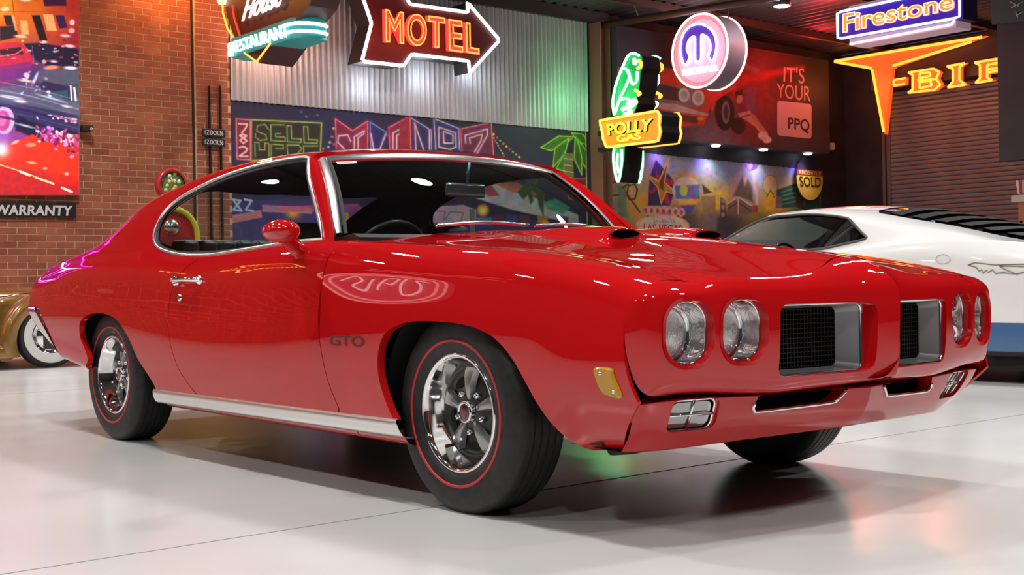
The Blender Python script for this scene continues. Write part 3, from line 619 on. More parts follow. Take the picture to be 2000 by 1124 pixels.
# ---- painted Las Vegas mural in the right bay
vg = Paint(1168, 280, 1612, 470, 1.)
vg.grad([(1180, 300, (150, 150, 165)), (1180, 360, (150, 140, 125)), (1240, 300, (150, 150, 190)), (1300, 320, (160, 165, 195)), (1360, 310, (140, 160, 200)), (1420, 330, (130, 165, 205)), (1480, 340, (150, 160, 190)), (1560, 330, (130, 150, 200)), (1600, 340, (110, 140, 160)), (1240, 360, (190, 170, 120)), (1260, 400, (215, 165, 50)), (1300, 380, (200, 150, 120)), (1400, 390, (215, 180, 60)), (1450, 370, (190, 150, 130)), (1510, 400, (205, 165, 40)), (1560, 370, (190, 170, 70)), (1590, 420, (20, 70, 60)), (1190, 420, (110, 125, 95)), (1200, 450, (150, 110, 60)), (1330, 440, (70, 70, 60)), (1420, 440, (60, 60, 60)), (1500, 440, (110, 100, 40)), (1560, 440, (20, 60, 50))])
V6 = lambda zx, zy: (1160+zx/6.246, 280+zy/6.244); v6 = lambda L: [V6(*p) for p in L]
V7 = lambda zx, zy: (1400+zx/6.246, 280+zy/6.244); v7 = lambda L: [V7(*p) for p in L]
vg.poly(v6([(60, 700), (120, 400), (210, 180), (260, 400), (300, 640), (420, 900), (60, 980)]), (140, 140, 120), .7, 6)
vg.poly(v6([(290, 520), (390, 520), (400, 900), (300, 900)]), (85, 125, 100), .85, 3)
for L in ([(110, 540), (260, 470)], [(80, 430), (105, 440), (95, 700)], [(400, 640), (420, 520), (500, 500), (530, 570), (500, 680), (430, 690), (390, 600), (560, 840)], [(150, 670), (210, 640), (300, 630)], [(350, 540), (420, 500)]): vg.line(v6(L), 3.2, (80, 50, 45), .9)
vg.poly(v6([(660, 760), (680, 420), (755, 200), (960, 440), (1000, 520), (930, 760)]), (50, 45, 95), .95, 2)
vg.poly(v6([(750, 290), (790, 400), (960, 450), (960, 500), (870, 520), (930, 740), (880, 740), (800, 560), (690, 620), (680, 590), (770, 520)]), (190, 40, 60), .85, 2)
vg.poly(v6([(920, 170), (860, 470), (1050, 640), (880, 580), (820, 740), (790, 540), (610, 360), (800, 440)]), (175, 135, 45), .95, 2); vg.poly(v6([(900, 260), (850, 480), (850, 580), (800, 540), (800, 470)]), (95, 55, 25), .9, 3)
vg.line(v6([(610, 360), (790, 470), (920, 170), (860, 480), (1050, 640), (880, 590), (820, 740), (780, 540), (610, 360)]), 2.2, (225, 185, 80), .9)
vg.ell(*V6(1120, 470), 26, 18, (230, 160, 45), .6, 8); vg.ell(*V6(1125, 570), 27, 26, (205, 195, 175), .95, 2); vg.poly(v6([(985, 520), (1290, 500), (1290, 680), (1000, 680)]), (60, 110, 170), .85, 2); vg.ell(*V6(1095, 570), 8, 12, (200, 195, 70), .9, 2); vg.line(v6([(1165, 640), (1170, 540), (1210, 530), (1200, 590), (1180, 640), (1230, 690), (1280, 650)]), 3, (170, 60, 110), .9); vg.poly(v6([(1010, 690), (1285, 680), (1250, 750), (1050, 760)]), (215, 170, 60), .9, 2); vg.poly(v6([(1060, 760), (1240, 750), (1180, 860), (1100, 860)]), (70, 80, 160), .9, 2)
for k in range(7): vg.ell(*V6(630+k*73, 820+4*k), 7, 9.5, (205, 165, 160), .95, 1.5); vg.ell(*V6(630+k*73, 820+4*k), 3, 5, (150, 60, 60), .8, 1.5); vg.poly(v6([(650+k*73, 880), (690+k*73, 900), (640+k*73, 905)]), (50, 50, 50), .8, 2)
vg.ell(*V6(840, 1010), 52, 22, (215, 200, 180), 1, 2); vg.line([V6(840+300*math.cos(a), 1010+135*math.sin(a)) for a in np.linspace(3, 6.4, 20)], 1.6, (225, 175, 60), .9)
for k in range(8): vg.line(v6([(730+k*34, 925+(k % 3)*12), (745+k*34, 965)]), 1.4, (100, 110, 170), .8)
vg.poly(v6([(1320, 500), (1440, 600), (1340, 620)]), (50, 45, 50), .9, 3); vg.poly(v6([(1310, 650), (1480, 640), (1490, 860), (1330, 860)]), (140, 120, 80), .9, 3); vg.poly(v6([(1310, 860), (1500, 860), (1500, 1060), (1320, 1060)]), (120, 105, 110), .9, 3)
for zx, zy in ((1380, 320), (1490, 360), (1430, 400), (1475, 200), (1540, 540), (1480, 560), (960, 290), (1020, 160), (730, 160)): vg.ell(*V6(zx, zy), 2.5, 3.2, (205, 90, 140) if zx > 1200 else (90, 160, 190), .8, 2.5)
vg.poly(v7([(45, 660), (100, 700), (120, 960), (40, 940)]), (60, 55, 60), .9, 2); 
for zy in (700, 780, 870): vg.ell(*V7(75, zy), 3.5, 5, (150, 140, 140), .9, 2)
vg.poly(v7([(130, 740), (260, 650), (430, 760), (430, 860), (130, 880)]), (110, 90, 70), .9, 2); vg.line(v7([(130, 740), (260, 655), (420, 760)]), 2.4, (190, 180, 170)); vg.line(v7([(130, 800), (260, 720), (420, 830)]), 1.6, (60, 45, 40)); vg.line(v7([(260, 655), (262, 860)]), 2, (200, 190, 180))
vg.poly(v7([(200, 640), (240, 560), (310, 400), (340, 520), (380, 440), (430, 540), (440, 720), (300, 660)]), (70, 60, 45), .8, 5)
vg.line(v7([(440, 320), (460, 500), (490, 640), (490, 760)]), 6, (185, 175, 190), .95); vg.poly(v7([(400, 180), (460, 160), (520, 220), (490, 310), (400, 340), (350, 270)]), (95, 55, 130), .85, 3); vg.poly(v7([(350, 240), (420, 220), (440, 280), (410, 340), (370, 300)]), (190, 175, 185), .85, 2); vg.poly(v7([(440, 760), (500, 755), (500, 840), (440, 840)]), (170, 40, 55), .95, 2)
vg.ell(*V7(650, 510), 14, 19, (205, 165, 110), .9, 2); vg.line([V7(650+90*math.cos(a), 510+120*math.sin(a)) for a in np.linspace(0, 6.3, 24)], 1.5, (120, 90, 90), .7); vg.poly(v7([(610, 660), (655, 560), (700, 660), (690, 800), (600, 810)]), (215, 175, 40), .9, 3); vg.line(v7([(610, 660), (655, 570), (700, 660)]), 1.6, (80, 60, 30))
vg.poly(v7([(730, 570), (960, 490), (1000, 560), (960, 780), (720, 790)]), (35, 70, 60), .95, 2)
for k in range(4): vg.line(v7([(790, 600+k*48), (960, 545+k*55)]), 2.5, (70, 150, 110), .9)
vg.poly(v7([(725, 640), (790, 660), (790, 790), (720, 790)]), (110, 100, 110), .9, 2); vg.poly(v7([(970, 600), (1060, 650), (1060, 800), (960, 780)]), (60, 50, 50), .9, 2); vg.poly(v7([(1080, 640), (1250, 620), (1260, 790), (1080, 790)]), (25, 90, 75), .9, 3)
vg.speckle(.22, seed=11)
vo = on_x(1172, 470, MX); vr = empty('city_mural', vo, label='colourful painted city skyline mural with star and balloon below the billboard', cat='mural')
VM = [(1170, 290), (1602, 334), (1606, 469), (1172, 469)]
vg.board('mural_painting', (0, MX), PRINT, vr, VM, vo); slab('mural_board', VM, (0, MX), .008, BOARD, vr, vo)
g = lambda px, py: on_x(px, py, MX+.001)-vo
text_on('mural_lettering', 'LAS VEGAS', [g(1257, 454), g(1332, 457), g(1257, 437), g(1332, 440)], (1, 0, 0), pmat('mural_red', (.45, .06, .05), .6), vr, .001, .012, .0005)

# ---- billboard box above it
QX = BX+.42
bb = Paint(1166, 50, 1628, 300, 1.)
bb.grad([(1180, 80, (18, 18, 22)), (1200, 150, (25, 25, 30)), (1200, 250, (45, 35, 45)), (1400, 80, (60, 18, 22)), (1470, 160, (150, 20, 25)), (1470, 220, (140, 40, 50)), (1540, 140, (70, 20, 25)), (1600, 130, (22, 20, 26)), (1610, 220, (35, 28, 40)), (1550, 280, (75, 62, 75)), (1400, 285, (120, 100, 110)), (1300, 285, (70, 60, 70)), (1250, 285, (90, 60, 70)), (1610, 290, (60, 50, 65))])
bb.poly([(1430, 150), (1570, 128), (1572, 134), (1440, 170), (1430, 200)], (215, 20, 25), .7, 10)
B3 = lambda zx, zy: (1150+zx/4.443, zy/4.443); b3 = lambda L: [B3(*p) for p in L]
bb.poly(b3([(105, 640), (180, 590), (600, 580), (760, 600), (1000, 700), (1280, 720), (1290, 760), (1220, 800), (1080, 860), (1000, 1080), (820, 1100), (700, 1070), (420, 1000), (200, 860), (110, 700)]), (200, 62, 38), .97, 2)
bb.poly(b3([(130, 655), (420, 680), (440, 700), (880, 760), (980, 800), (1010, 940), (880, 930), (560, 890), (200, 850), (150, 740)]), (120, 110, 108), .95, 2); bb.poly(b3([(580, 720), (790, 770), (800, 880), (600, 850)]), (62, 55, 55), .95, 2); bb.poly(b3([(250, 700), (560, 720), (580, 850), (250, 820)]), (70, 62, 60), .9, 3)
for zx, zy, r in ((825, 825, 11), (950, 850, 12), (215, 730, 9), (165, 725, 8)): bb.ell(*B3(zx, zy), r, r*1.25, (200, 195, 185), .95, 2); bb.ell(*B3(zx, zy), r*.6, r*.8, (150, 150, 145), .9, 3)
bb.poly(b3([(540, 890), (740, 900), (1040, 990), (1030, 1010), (700, 960), (540, 930)]), (175, 165, 160), .95, 2); bb.poly(b3([(560, 950), (960, 1020), (940, 1080), (600, 1010)]), (80, 50, 50), .9, 3); bb.ell(*B3(970, 1030), 7, 4, (230, 130, 40), .95, 2)
bb.ell(*B3(1180, 980), 19, 34, (28, 26, 28), 1, 2); bb.ell(*B3(1190, 975), 8, 22, (140, 130, 130), .9, 2); bb.ell(*B3(1190, 975), 5, 15, (50, 40, 40), .9, 3); bb.poly(b3([(1040, 790), (1120, 760), (1220, 790), (1100, 880), (1070, 990)]), (225, 60, 40), .95, 2); bb.poly(b3([(1340, 545), (1480, 600), (1470, 640), (1330, 590)]), (150, 110, 110), .8, 3)
# seated figure of the print
bb.poly(b3([(1360, 760), (1450, 760), (1440, 1000), (1370, 1000)]), (125, 70, 110), .9, 3); bb.poly(b3([(1270, 900), (1330, 900), (1390, 990), (1400, 1010), (1330, 1030), (1270, 1000)]), (120, 45, 65), .95, 2); bb.ell(*B3(1305, 850), 7, 11, (195, 130, 115), 1, 2); bb.poly(b3([(1270, 800), (1330, 780), (1345, 830), (1320, 825), (1290, 830), (1280, 880)]), (50, 25, 25), .95, 2); bb.poly(b3([(1290, 985), (1400, 960), (1410, 985), (1310, 1020)]), (205, 140, 120), .95, 2)
bb.poly(b3([(1330, 1020), (1420, 1000), (1520, 1120), (1560, 1180), (1520, 1200), (1440, 1100)]), (205, 140, 120), .95, 2); bb.poly(b3([(1390, 980), (1440, 1000), (1560, 1160), (1540, 1190)]), (190, 120, 105), .9, 2); bb.ell(1490, 265, 10, 8, (225, 195, 190), 1, 2); bb.ell(1498, 273, 9, 7, (230, 205, 200), 1, 2); bb.ell(1442, 246, 14, 16, (35, 25, 30), .9, 3)
bb.speckle(.22, seed=21)
bo = on_x(1172, 262, QX); br = empty('billboard', bo, label='wide dark billboard with orange-red classic car reading ITS YOUR PPQ', cat='billboard')
P3 = [on_x(px, py, QX) for px, py in ((1168, 263), (1621, 300), (1622, 60), (1168, 60))]
ya, yb_, za, zt2 = 11.78, P3[1][1], 3.21, 5.15
# outline in picture coordinates of the true rectangle
def pix(p):
    d = np.asarray(p)-CAM; return (1000+FPX*(d@RIGHT)/(d@FWD), 562-FPX*(d@UP)/(d@FWD))
zb3 = P3[1][2]; BBm = [pix((QX, ya, zb3)), pix((QX, yb_, zb3)), pix((QX, yb_, zt2)), pix((QX, ya, zt2))]
bb.board('billboard_print', (0, QX), PRINT, br, BBm, bo)
MB().box((BX-bo[0], ya-bo[1], zb3-bo[2]), (QX-.004-bo[0], yb_-bo[1], zt2-bo[2])).build('billboard_box', pmat('billboard_grey', (.06, .055, .065), .6), br)
g = lambda px, py: on_x(px, py, QX+.001)-bo
PK = pmat('print_pale_pink', (.62, .36, .40), .6)
text_on('slogan', "IT'S", [g(1530, 160), g(1571, 164), g(1531, 130), g(1571, 133)], (1, 0, 0), PK, br, .001, .004, .0005); text_on('slogan', 'YOUR', [g(1517, 190), g(1583, 199), g(1517, 163), g(1583, 169)], (1, 0, 0), PK, br, .001, .004, .0005)
rr_ = roundrect(1551.5, 234, 67, 68, 6, 4); sk = lambda x, y: g(x, y+(x-1551)*.1)
mobj('plate', np.array([sk(*p) for p in rr_])+[.001, 0, 0], [tuple(range(len(rr_)))], pmat('print_plate_pink', (.66, .42, .47), .6), br, False)
text_on('plate_lettering', 'PPQ', [g(1539, 256), g(1581, 262), g(1539, 229), g(1581, 234)], (1, 0, 0), pmat('print_black', (.03, .02, .03), .6), br, .001, .02, .002)
# downlights under the billboard
for px, py in ((1398, 285), (1491, 293), (1578, 301)):
    q = on_x(px, py, BX+.22); q[2] = zb3-.004
    d = empty('mural_downlight', q, label={1398: 'white oval downlight under the billboard above the balloon painting', 1491: 'white oval downlight under the middle of the billboard', 1578: 'white oval downlight above the round SOLD sign'}[px], cat='lamp', group='downlights under the billboard')
    mobj('diffuser', *lathe([(0, -.03), (.07, -.028), (.085, -.01), (.085, 0)], (0, 0, 0), (0, 0, 1), 20), emit_mat('downlight_glow', (.95, .93, 1.), 10.), d)
    L = bpy.data.lights.new('downlight', 'SPOT'); L.energy = 18; L.color = (.42, .16, 1.); L.spot_size = math.radians(110); L.spot_blend = 1.; L.shadow_soft_size = .05
    o = bpy.data.objects.new('downlight', L); COL.objects.link(o); o.location = (BX+.14, q[1]-.15, zb3-.06)
    L2 = bpy.data.lights.new('downlight', 'SPOT'); L2.energy = 40; L2.color = (1., .95, .9); L2.spot_size = math.radians(120); L2.spot_blend = 1.; L2.shadow_soft_size = .08
    o = bpy.data.objects.new('downlight', L2); COL.objects.link(o); o.location = (BX+.24, q[1], zb3-.06)
for px in (1178, 1290):
    q = on_x(px, 283, BX+.14); L = bpy.data.lights.new('downlight', 'SPOT'); L.energy = 18; L.color = (.42, .16, 1.); L.spot_size = math.radians(110); L.spot_blend = 1.; L.shadow_soft_size = .05
    o = bpy.data.objects.new('downlight', L); COL.objects.link(o); o.location = (BX+.14, q[1], zb3-.06)
    d = empty('mural_downlight', (BX+.22, q[1]+.1, zb3-.004), label={1178: 'downlight under the billboard end next to the brown column', 1290: 'downlight under the billboard just right of the parrot sign'}[px], cat='lamp', group='downlights under the billboard'); mobj('diffuser', *lathe([(0, -.03), (.07, -.028), (.085, -.01), (.085, 0)], (0, 0, 0), (0, 0, 1), 20), MATS['downlight_glow'], d)
# white box on the wall and the round SOLD sign
w0 = on_x(1624, 286, BX+.05); o = MB().box((BX-.004, w0[1]-.05, w0[2]-.08), (BX+.10, w0[1]+.06, w0[2]+.07), .012).build('junction_box', pmat('box_white', (.55, .55, .53), .5), None, sharp=40); tag(o, 'small white junction box beside the billboard end', 'box')
c0 = on_x(1581, 349, BX+.06); so = empty('sold_sign', c0, label='round black and yellow SOLD sign on the wall over the city mural', cat='sign')
R = .43; pts = [(R*math.cos(a), R*1.02*math.sin(a)) for a in np.linspace(0, 2*math.pi, 48, endpoint=False)]
def disc(name, pr_, x, mat):
    mobj(name, *(lambda m: (m.v, m.f))(MB().prism(pr_, (x, 0, 0), (0, 1, 0), (0, 0, 1), (1, 0, 0), -.01, .004)), mat, so, False)
disc('sign_rim', [(a*1.07, b*1.07) for a, b in pts], 0, pmat('sign_black', (.01, .01, .01), .5)); disc('sign_upper', [p for p in pts if p[1] > .07], .006, pmat('sold_dark', (.02, .012, .03), .5)); disc('sign_band', [(-R*.985, .06), (R*.985, .06), (R*.94, .17), (-R*.94, .17)], .010, pmat('sold_red', (.30, .05, .04), .5)); disc('sign_lower', [p for p in pts if p[1] <= .07], .006, pmat('sold_yellow', (.62, .42, .05), .5))
text_on('sign_lettering', 'SOLD', [(.012, -.31, -.17), (.012, .33, -.17), (.012, -.36, .035), (.012, .36, .035)], (1, 0, 0), pmat('sold_black', (.03, .02, .01), .5), so, .004, .01, .001)
text_on('sign_lettering', 'RECENTLY', [(.016, -.36, .075), (.016, .36, .075), (.016, -.36, .15), (.016, .36, .15)], (1, 0, 0), pmat('sold_cream', (.5, .35, .12), .5), so, .003, .01, .001)
# ================================================================ neon signs
def px_tube(name, pts, f, r, mat, parent, o, closed=False, smooth=0):
    P = np.array([f(*p) for p in pts])-o
    if smooth: P = catmull(P, smooth, closed)
    else:   # short legs stay straight, corners get a small bend
        Q = []
        n = len(P)
        for i in range(n if closed else n-1):
            a, b = P[i], P[(i+1) % n]; Q += [a*(1-t)+b*t for t in (.04, .5, .96)]
        P = np.array([P[0]]+Q+[P[-1]]) if not closed else np.array(Q)
    return mobj(name, *tube(P, r, 8, closed), mat, parent)
def px_prism(name, pts, f, n, t0, t1, mat, parent, o):
    P = np.array([f(*p) for p in pts])-o; n = np.asarray(n, float); k = len(P)
    return mobj(name, np.vstack([P+n*t0, P+n*t1]), [tuple(range(k)), tuple(range(k, 2*k))[::-1]]+[(i, k+i, k+(i+1) % k, (i+1) % k) for i in range(k)], mat, parent, False)
def glow_light(loc, col, e, r=.25):
    L = bpy.data.lights.new('added_glow', 'POINT'); L.energy = e; L.color = col; L.shadow_soft_size = r; o = bpy.data.objects.new('added_glow', L); COL.objects.link(o); o.location = loc; return o
N_WHITE = emit_mat('neon_white', (1., .96, .92), 2.2); N_ORANGE = emit_mat('neon_orange', (1., .36, .06), 1.5); N_YEL = emit_mat('neon_yellow', (1., .47, .05), 1.5); N_RED = emit_mat('neon_red', (1., .03, .03), 1.2)
N_GREEN = emit_mat('neon_green', (.35, 1., .50), 2.0); N_PINK = emit_mat('neon_pink', (1., .62, .58), 1.9); N_CYAN = emit_mat('neon_cyan', (.75, 1., .98), 1.8); N_BLUE = emit_mat('neon_blue', (.55, .75, 1.), 1.8); N_VIO = emit_mat('neon_violet', (.85, .8, 1.), 1.9)
DSIDE = pmat('sign_side_dark', (.025, .018, .018), .5)

# ---- MOTEL arrow
AX = BX+.55; f = lambda a, b: on_x(690+a/6.667, b/6.667, AX); o = f(800, 500)
ms = empty('motel_sign', o, label='white-outlined arrow sign reading MOTEL in orange neon on the corrugated wall', cat='sign')
ARROW = [(215, 310), (90, 805), (630, 862), (740, 712), (1478, 800), (1492, 955), (1882, 530), (1462, 35), (1466, 168), (722, 62), (610, -100), (55, -165)]
c = np.mean(ARROW, 0)
px_prism('arrow_box', ARROW, f, (-1, 0, 0), .0, .34, DSIDE, ms, o)
def inset(P, d):
    P = np.asarray(P, float); n = len(P); out = []
    for i in range(n):
        a, b, c_ = P[i-1], P[i], P[(i+1) % n]; e1 = (b-a)/np.linalg.norm(b-a); e2 = (c_-b)/np.linalg.norm(c_-b); n1 = np.array([e1[1], -e1[0]]); n2 = np.array([e2[1], -e2[0]]); m = n1+n2; m /= max(np.linalg.norm(m)**2/2, .3); out.append(b+d*m)
    return out
face = pmat('motel_face_maroon', (.10, .012, .014), .45); px_prism('arrow_face', inset(ARROW, -14) if False else ARROW, f, (-1, 0, 0), -.012, -.002, face, ms, o)
px_tube('border_tube', ARROW, lambda a, b: f(a, b)+np.array([.045, 0, 0]), .026, N_WHITE, ms, o, True)
for ch, q in (('M', [(390, 560), (628, 582), (385, 128), (622, 165)]), ('O', [(670, 600), (925, 622), (668, 178), (922, 200)]), ('T', [(948, 622), (1165, 645), (944, 210), (1162, 240)]), ('E', [(1215, 668), (1395, 695), (1205, 255), (1388, 282)]), ('L', [(1437, 690), (1608, 722), (1430, 298), (1600, 322)])):
    cs = [f(*p)-o for p in q]
    text_on('letter_channel', ch, [p+np.array([0, (-.012 if i in (0, 2) else .012)-.01, 0]) for i, p in enumerate(cs)], (1, 0, 0), pmat('motel_letter_red', (.55, .05, .05), .4, emit=(1., .10, .08), es=.55), ms, .03, .02, .013)
    text_on('letter_tube', ch, cs, (1, 0, 0), N_ORANGE, ms, .02, .012, .055, .0125)
for y, e, col in ((-1.1, 16, (1, .12, .06)), (-.2, 16, (1, .12, .06)), (.6, 14, (1, .12, .06))): glow_light((AX+.35, o[1]+y*.7, o[2]), col, e*.45)
for a, b in ((300, 1050), (1050, 950), (1700, 850)): glow_light(f(a, b)-np.array([.30, 0, 0]), (.80, .88, 1.), 9)

# ---- restaurant sign standing out from the wall
Yr = 4.4; f = lambda px, py: on_y(px, py, Yr); o = f(510, 80); nf = np.array([0, -1., 0])
rs_ = empty('restaurant_sign', o, label='teal banded neon sign reading RESTAURANT hanging beside the brick pier', cat='sign')
MAR = pmat('restaurant_maroon', (.05, .005, .008), .5); TEAL = pmat('restaurant_teal', (.03, .26, .25), .4, emit=(.03, .40, .38), es=.15)
px_prism('sign_body', [(434, -30), (438, 25), (448, 58), (458, 78), (575, 40), (600, 10), (612, -30)], f, (0, 1, 0), .03, .42, MAR, rs_, o)
px_prism('sign_keystone', [(478, 102), (504, 123.5), (531, 85), (500, 84)], f, (0, 1, 0), .03, .50, MAR, rs_, o)
zt_ = (f(449, 77)[2]+f(567, 35)[2])/2; zb_ = (f(455, 112)[2]+f(571, 75)[2])/2; xa, xb_ = f(452, 95)[0], f(566, 55)[0]
path = [(xa, Yr+.5), (xa-.12, Yr+.25), (xa, Yr)]+[(xa+(xb_-xa)*t, Yr) for t in np.linspace(.1, 1, 9)]+[(xb_+.22*math.sin(a), Yr+.25-.25*math.cos(a)) for a in np.linspace(.3, 2.4, 10)]
V = [(x-o[0], y-o[1], z-o[2]) for z in (zb_, zt_) for x, y in path]; n = len(path)
mobj('sign_band', V, [(i, i+1, n+i+1, n+i) for i in range(n-1)]+[tuple(range(n))[::-1], tuple(range(n, 2*n))], TEAL, rs_, False)
for k in (.30, .68):
    z = zb_+(zt_-zb_)*k
    P = [(x+(.03 if i > 12 else 0)-o[0], y-.035-o[1] if i < 14 else y-.02-o[1], z-o[2]) for i, (x, y) in enumerate(path) if i >= 10]; mobj('band_tube', *tube(catmull(P, 3), .022, 8), N_CYAN, rs_)
    P = [(xa+.18, Yr-.03, z), (xa-.02, Yr-.03, z), (xa-.10, Yr+.02, z-.02), (xa-.02, Yr-.02, z-.045), (xa+.1, Yr-.03, z-.05)]; mobj('band_tube', *tube(catmull(np.array(P)-o, 3), .02, 8), N_CYAN, rs_)
text_on('restaurant_lettering', 'RESTAURANT', [f(456, 105)-o, f(566, 72)-o, f(452, 84)-o, f(563, 46)-o], nf, emit_mat('neon_aqua', (.55, 1., .97), 1.6), rs_, .03, -.004, .006)
text_on('house_lettering', 'House', [f(474, 42)-o, f(548, 12)-o, f(486, -4)-o, f(560, -40)-o], nf, N_PINK, rs_, .02, .01, .0)
for pts, m in (([(437, -10), (438, 25), (447, 56), (457, 72)], N_YEL), ([(457, 10), (460, 35), (471, 69)], N_RED), ([(480, 104), (504, 121), (531, 85)], N_YEL)): px_tube('edge_tube', pts, lambda a, b: f(a, b)+np.array([0, -.02, 0]), .013, m, rs_, o, False, 0)
fb = lambda px, py: on_y(px, py, Yr+.46)
for pts in ([(567, 0), (560, 28)], [(627, -5), (617, 34)], [(566, 76), (585, 90), (561, 128), (554, 125)]): px_tube('edge_tube', pts, fb, .013, N_YEL, rs_, o)
lampo = f(434, 0); b = mobj('sign_bulb', *lathe([(0, .07), (.05, .05), (.07, 0), (.05, -.05), (0, -.07)], lampo-o, (0, 0, 1), 16), emit_mat('bulb_warm', (1., .75, .45), 6.), rs_)
glow_light(np.array([BX+.45, 3.75, 5.02]), (1., .36, .06), 75, .12); glow_light(np.array([BX+.4, 5.1, 4.2]), (1., .50, .36), 34)

# ---- parrot fuel sign on the column
Yp = 11.25; f = lambda a, b: on_y(1140+a/3.875, 80+b/3.875, Yp); o = f(360, 660)
pg = empty('parrot_sign', o, label='green neon parrot over an orange box reading POLLY GAS on the brown column', cat='sign')
GRN = pmat('parrot_green', (.0, .28, .07), .4, emit=(0, .5, .12), es=.35); BLK = pmat('parrot_black', (.005, .005, .006), .85, spec=.2)
BODY = [(244, 570), (234, 480), (242, 400), (268, 300), (312, 190), (352, 112), (392, 94), (436, 112), (446, 200), (428, 240), (422, 330), (400, 420), (412, 470), (376, 556)]
TAIL = [(242, 800), (310, 800), (304, 900), (274, 1072), (246, 960)]
BOXP = [(136, 604), (570, 532), (590, 568), (582, 640), (592, 690), (574, 760), (184, 806), (160, 742), (154, 690), (142, 650)]
TH = .42
for nm, P in (('parrot_body', BODY), ('parrot_tail', TAIL)):
    px_prism(nm, P, f, (0, 1, 0), .012, TH, BLK, pg, o); px_prism('green_panel', P, f, (0, 1, 0), -.004, .010, GRN, pg, o)
px_prism('sign_box', BOXP, f, (0, 1, 0), .012, TH, BLK, pg, o); px_prism('sign_face', BOXP, f, (0, 1, 0), -.02, .010, pmat('polly_orange', (.75, .20, .015), .4, emit=(1., .22, .012), es=.75), pg, o)
ft = lambda a, b: f(a, b)+np.array([0, -.04, 0]); fk = lambda a, b: f(a, b)+np.array([0, TH+.03, 0])
for ff in (ft, fk):
    px_tube('box_tube', BOXP, ff, .022, emit_mat('neon_amber', (1., .40, .05), 1.7), pg, o, True)
    for P in ([(244, 565), (234, 480), (242, 400), (268, 300), (312, 190), (352, 112), (392, 96), (432, 112)], [(318, 208), (352, 232), (354, 290), (310, 390), (286, 440), (252, 545)], [(418, 232), (416, 300), (384, 330), (362, 270), (340, 225)], [(290, 450), (330, 436), (376, 452)], [(244, 815), (238, 880), (246, 970), (268, 1060), (284, 1040), (300, 930), (300, 820)], [(270, 850), (266, 930), (278, 1000)]): px_tube('green_tube', P, ff, .023, N_GREEN, pg, o, False, 5)
    px_tube('beak_tube', [(425, 150), (446, 165), (444, 195), (420, 212)], ff, .028, N_YEL, pg, o, False, 4); px_tube('foot_tube', [(402, 375), (424, 385), (440, 400), (424, 412)], ff, .028, N_YEL, pg, o, False, 4)
    for P in ([(392, 140), (402, 160), (394, 178)], [(345, 480), (385, 452), (408, 462), (370, 500)], [(305, 520), (340, 510), (370, 545), (320, 560)]): px_tube('white_tube', P, ff, .034, N_WHITE, pg, o, False, 4)
g = lambda a, b: f(a, b)-o
text_on('letter_shadow', 'POLLY', [g(202, 719), g(527, 684), g(192, 634), g(542, 589)], nf, BLK, pg, .006, .03, .021); text_on('polly_lettering', 'POLLY', [g(193, 716), g(518, 680), g(184, 630), g(533, 585)], nf, emit_mat('letter_yellow', (1., .62, .03), 1.1), pg, .01, .03, .03)
text_on('gas_lettering', 'GAS', [g(262, 770), g(446, 744), g(258, 716), g(440, 692)], nf, MATS['letter_yellow'], pg, .01, .03, .03)
MB().box((BX+.30-o[0], 11.40-o[1], f(150, 680)[2]-.05-o[2]), (f(160, 680)[0]+.1-o[0], 11.5-o[1], f(150, 680)[2]+.03-o[2])).box((BX+.30-o[0], 11.40-o[1], f(150, 780)[2]-.1-o[2]), (f(170, 780)[0]+.15-o[0], 11.5-o[1], f(150, 780)[2]-.03-o[2])).build('bracket', DSIDE, pg)
glow_light(f(250, 420)+np.array([-.25, -.55, 0]), (.15, 1., .35), 22); glow_light(f(300, 950)+np.array([0, -.5, 0]), (.15, 1., .35), 8)

# ---- round badge sign hung from the ceiling
Ym = 12.8; f = lambda a, b: on_y(1300+a/6.247, 10+b/6.247, Ym); o = f(432, 560)
mp = empty('round_badge_sign', o, label='round pink neon sign with a purple omega emblem reading MOPAR under the ceiling', cat='sign')
Rm_ = (f(430, 108)[2]-f(430, 1012)[2])/2
circ = lambda r, d, n=64: [(r*math.cos(a), d, r*math.sin(a)) for a in np.linspace(0, 2*math.pi, n, endpoint=False)]
mobj('sign_drum', *lathe([(0, 0), (Rm_, 0), (Rm_*1.0, .02), (Rm_*.99, .40), (0, .40)], (0, .0, 0), (0, 1, 0), 64), pmat('drum_lilac_grey', (.24, .20, .25), .5), mp, True, None, 40)
mobj('sign_face', *lathe([(0, -.006), (Rm_*.96, -.006), (Rm_*.96, -.001)], (0, 0, 0), (0, 1, 0), 64), pmat('badge_face_pink', (.72, .48, .62), .5, emit=(.85, .50, .66), es=.42), mp, False)
mobj('rim_band', *lathe([(Rm_*.85, -.009), (Rm_*.96, -.012)], (0, 0, 0), (0, 1, 0), 64), pmat('badge_band_rose', (.7, .2, .25), .5, emit=(1., .28, .36), es=.55), mp, False)
for d in (-.04, .44): mobj('rim_tube', *tube(circ(Rm_*.99, d), .020, 8, True), emit_mat('neon_rose', (1., .60, .52), 1.9), mp)
OM = [(250, 735), (205, 620), (196, 500), (225, 370), (290, 280), (380, 238), (470, 240), (560, 290), (620, 380), (640, 500), (620, 610), (592, 685), (538, 630), (560, 560), (560, 470), (530, 400), (478, 368), (452, 390), (450, 655), (415, 690), (378, 670), (375, 420), (352, 388), (310, 420), (282, 490), (280, 560), (312, 640)]
px_prism('emblem', OM, f, (0, 1, 0), -.016, -.007, pmat('emblem_violet', (.10, .04, .42), .4, emit=(.10, .03, .55), es=.35), mp, o)
px_tube('emblem_tube', OM, lambda a, b: f(a, b)+np.array([0, -.035, 0]), .020, N_VIO, mp, o, True, 3)
g = lambda a, b: f(a, b)-o
text_on('badge_lettering', 'MOPAR', [g(215, 868), g(660, 800), g(205, 785), g(648, 722)], nf, N_VIO, mp, .02, .05, .008)
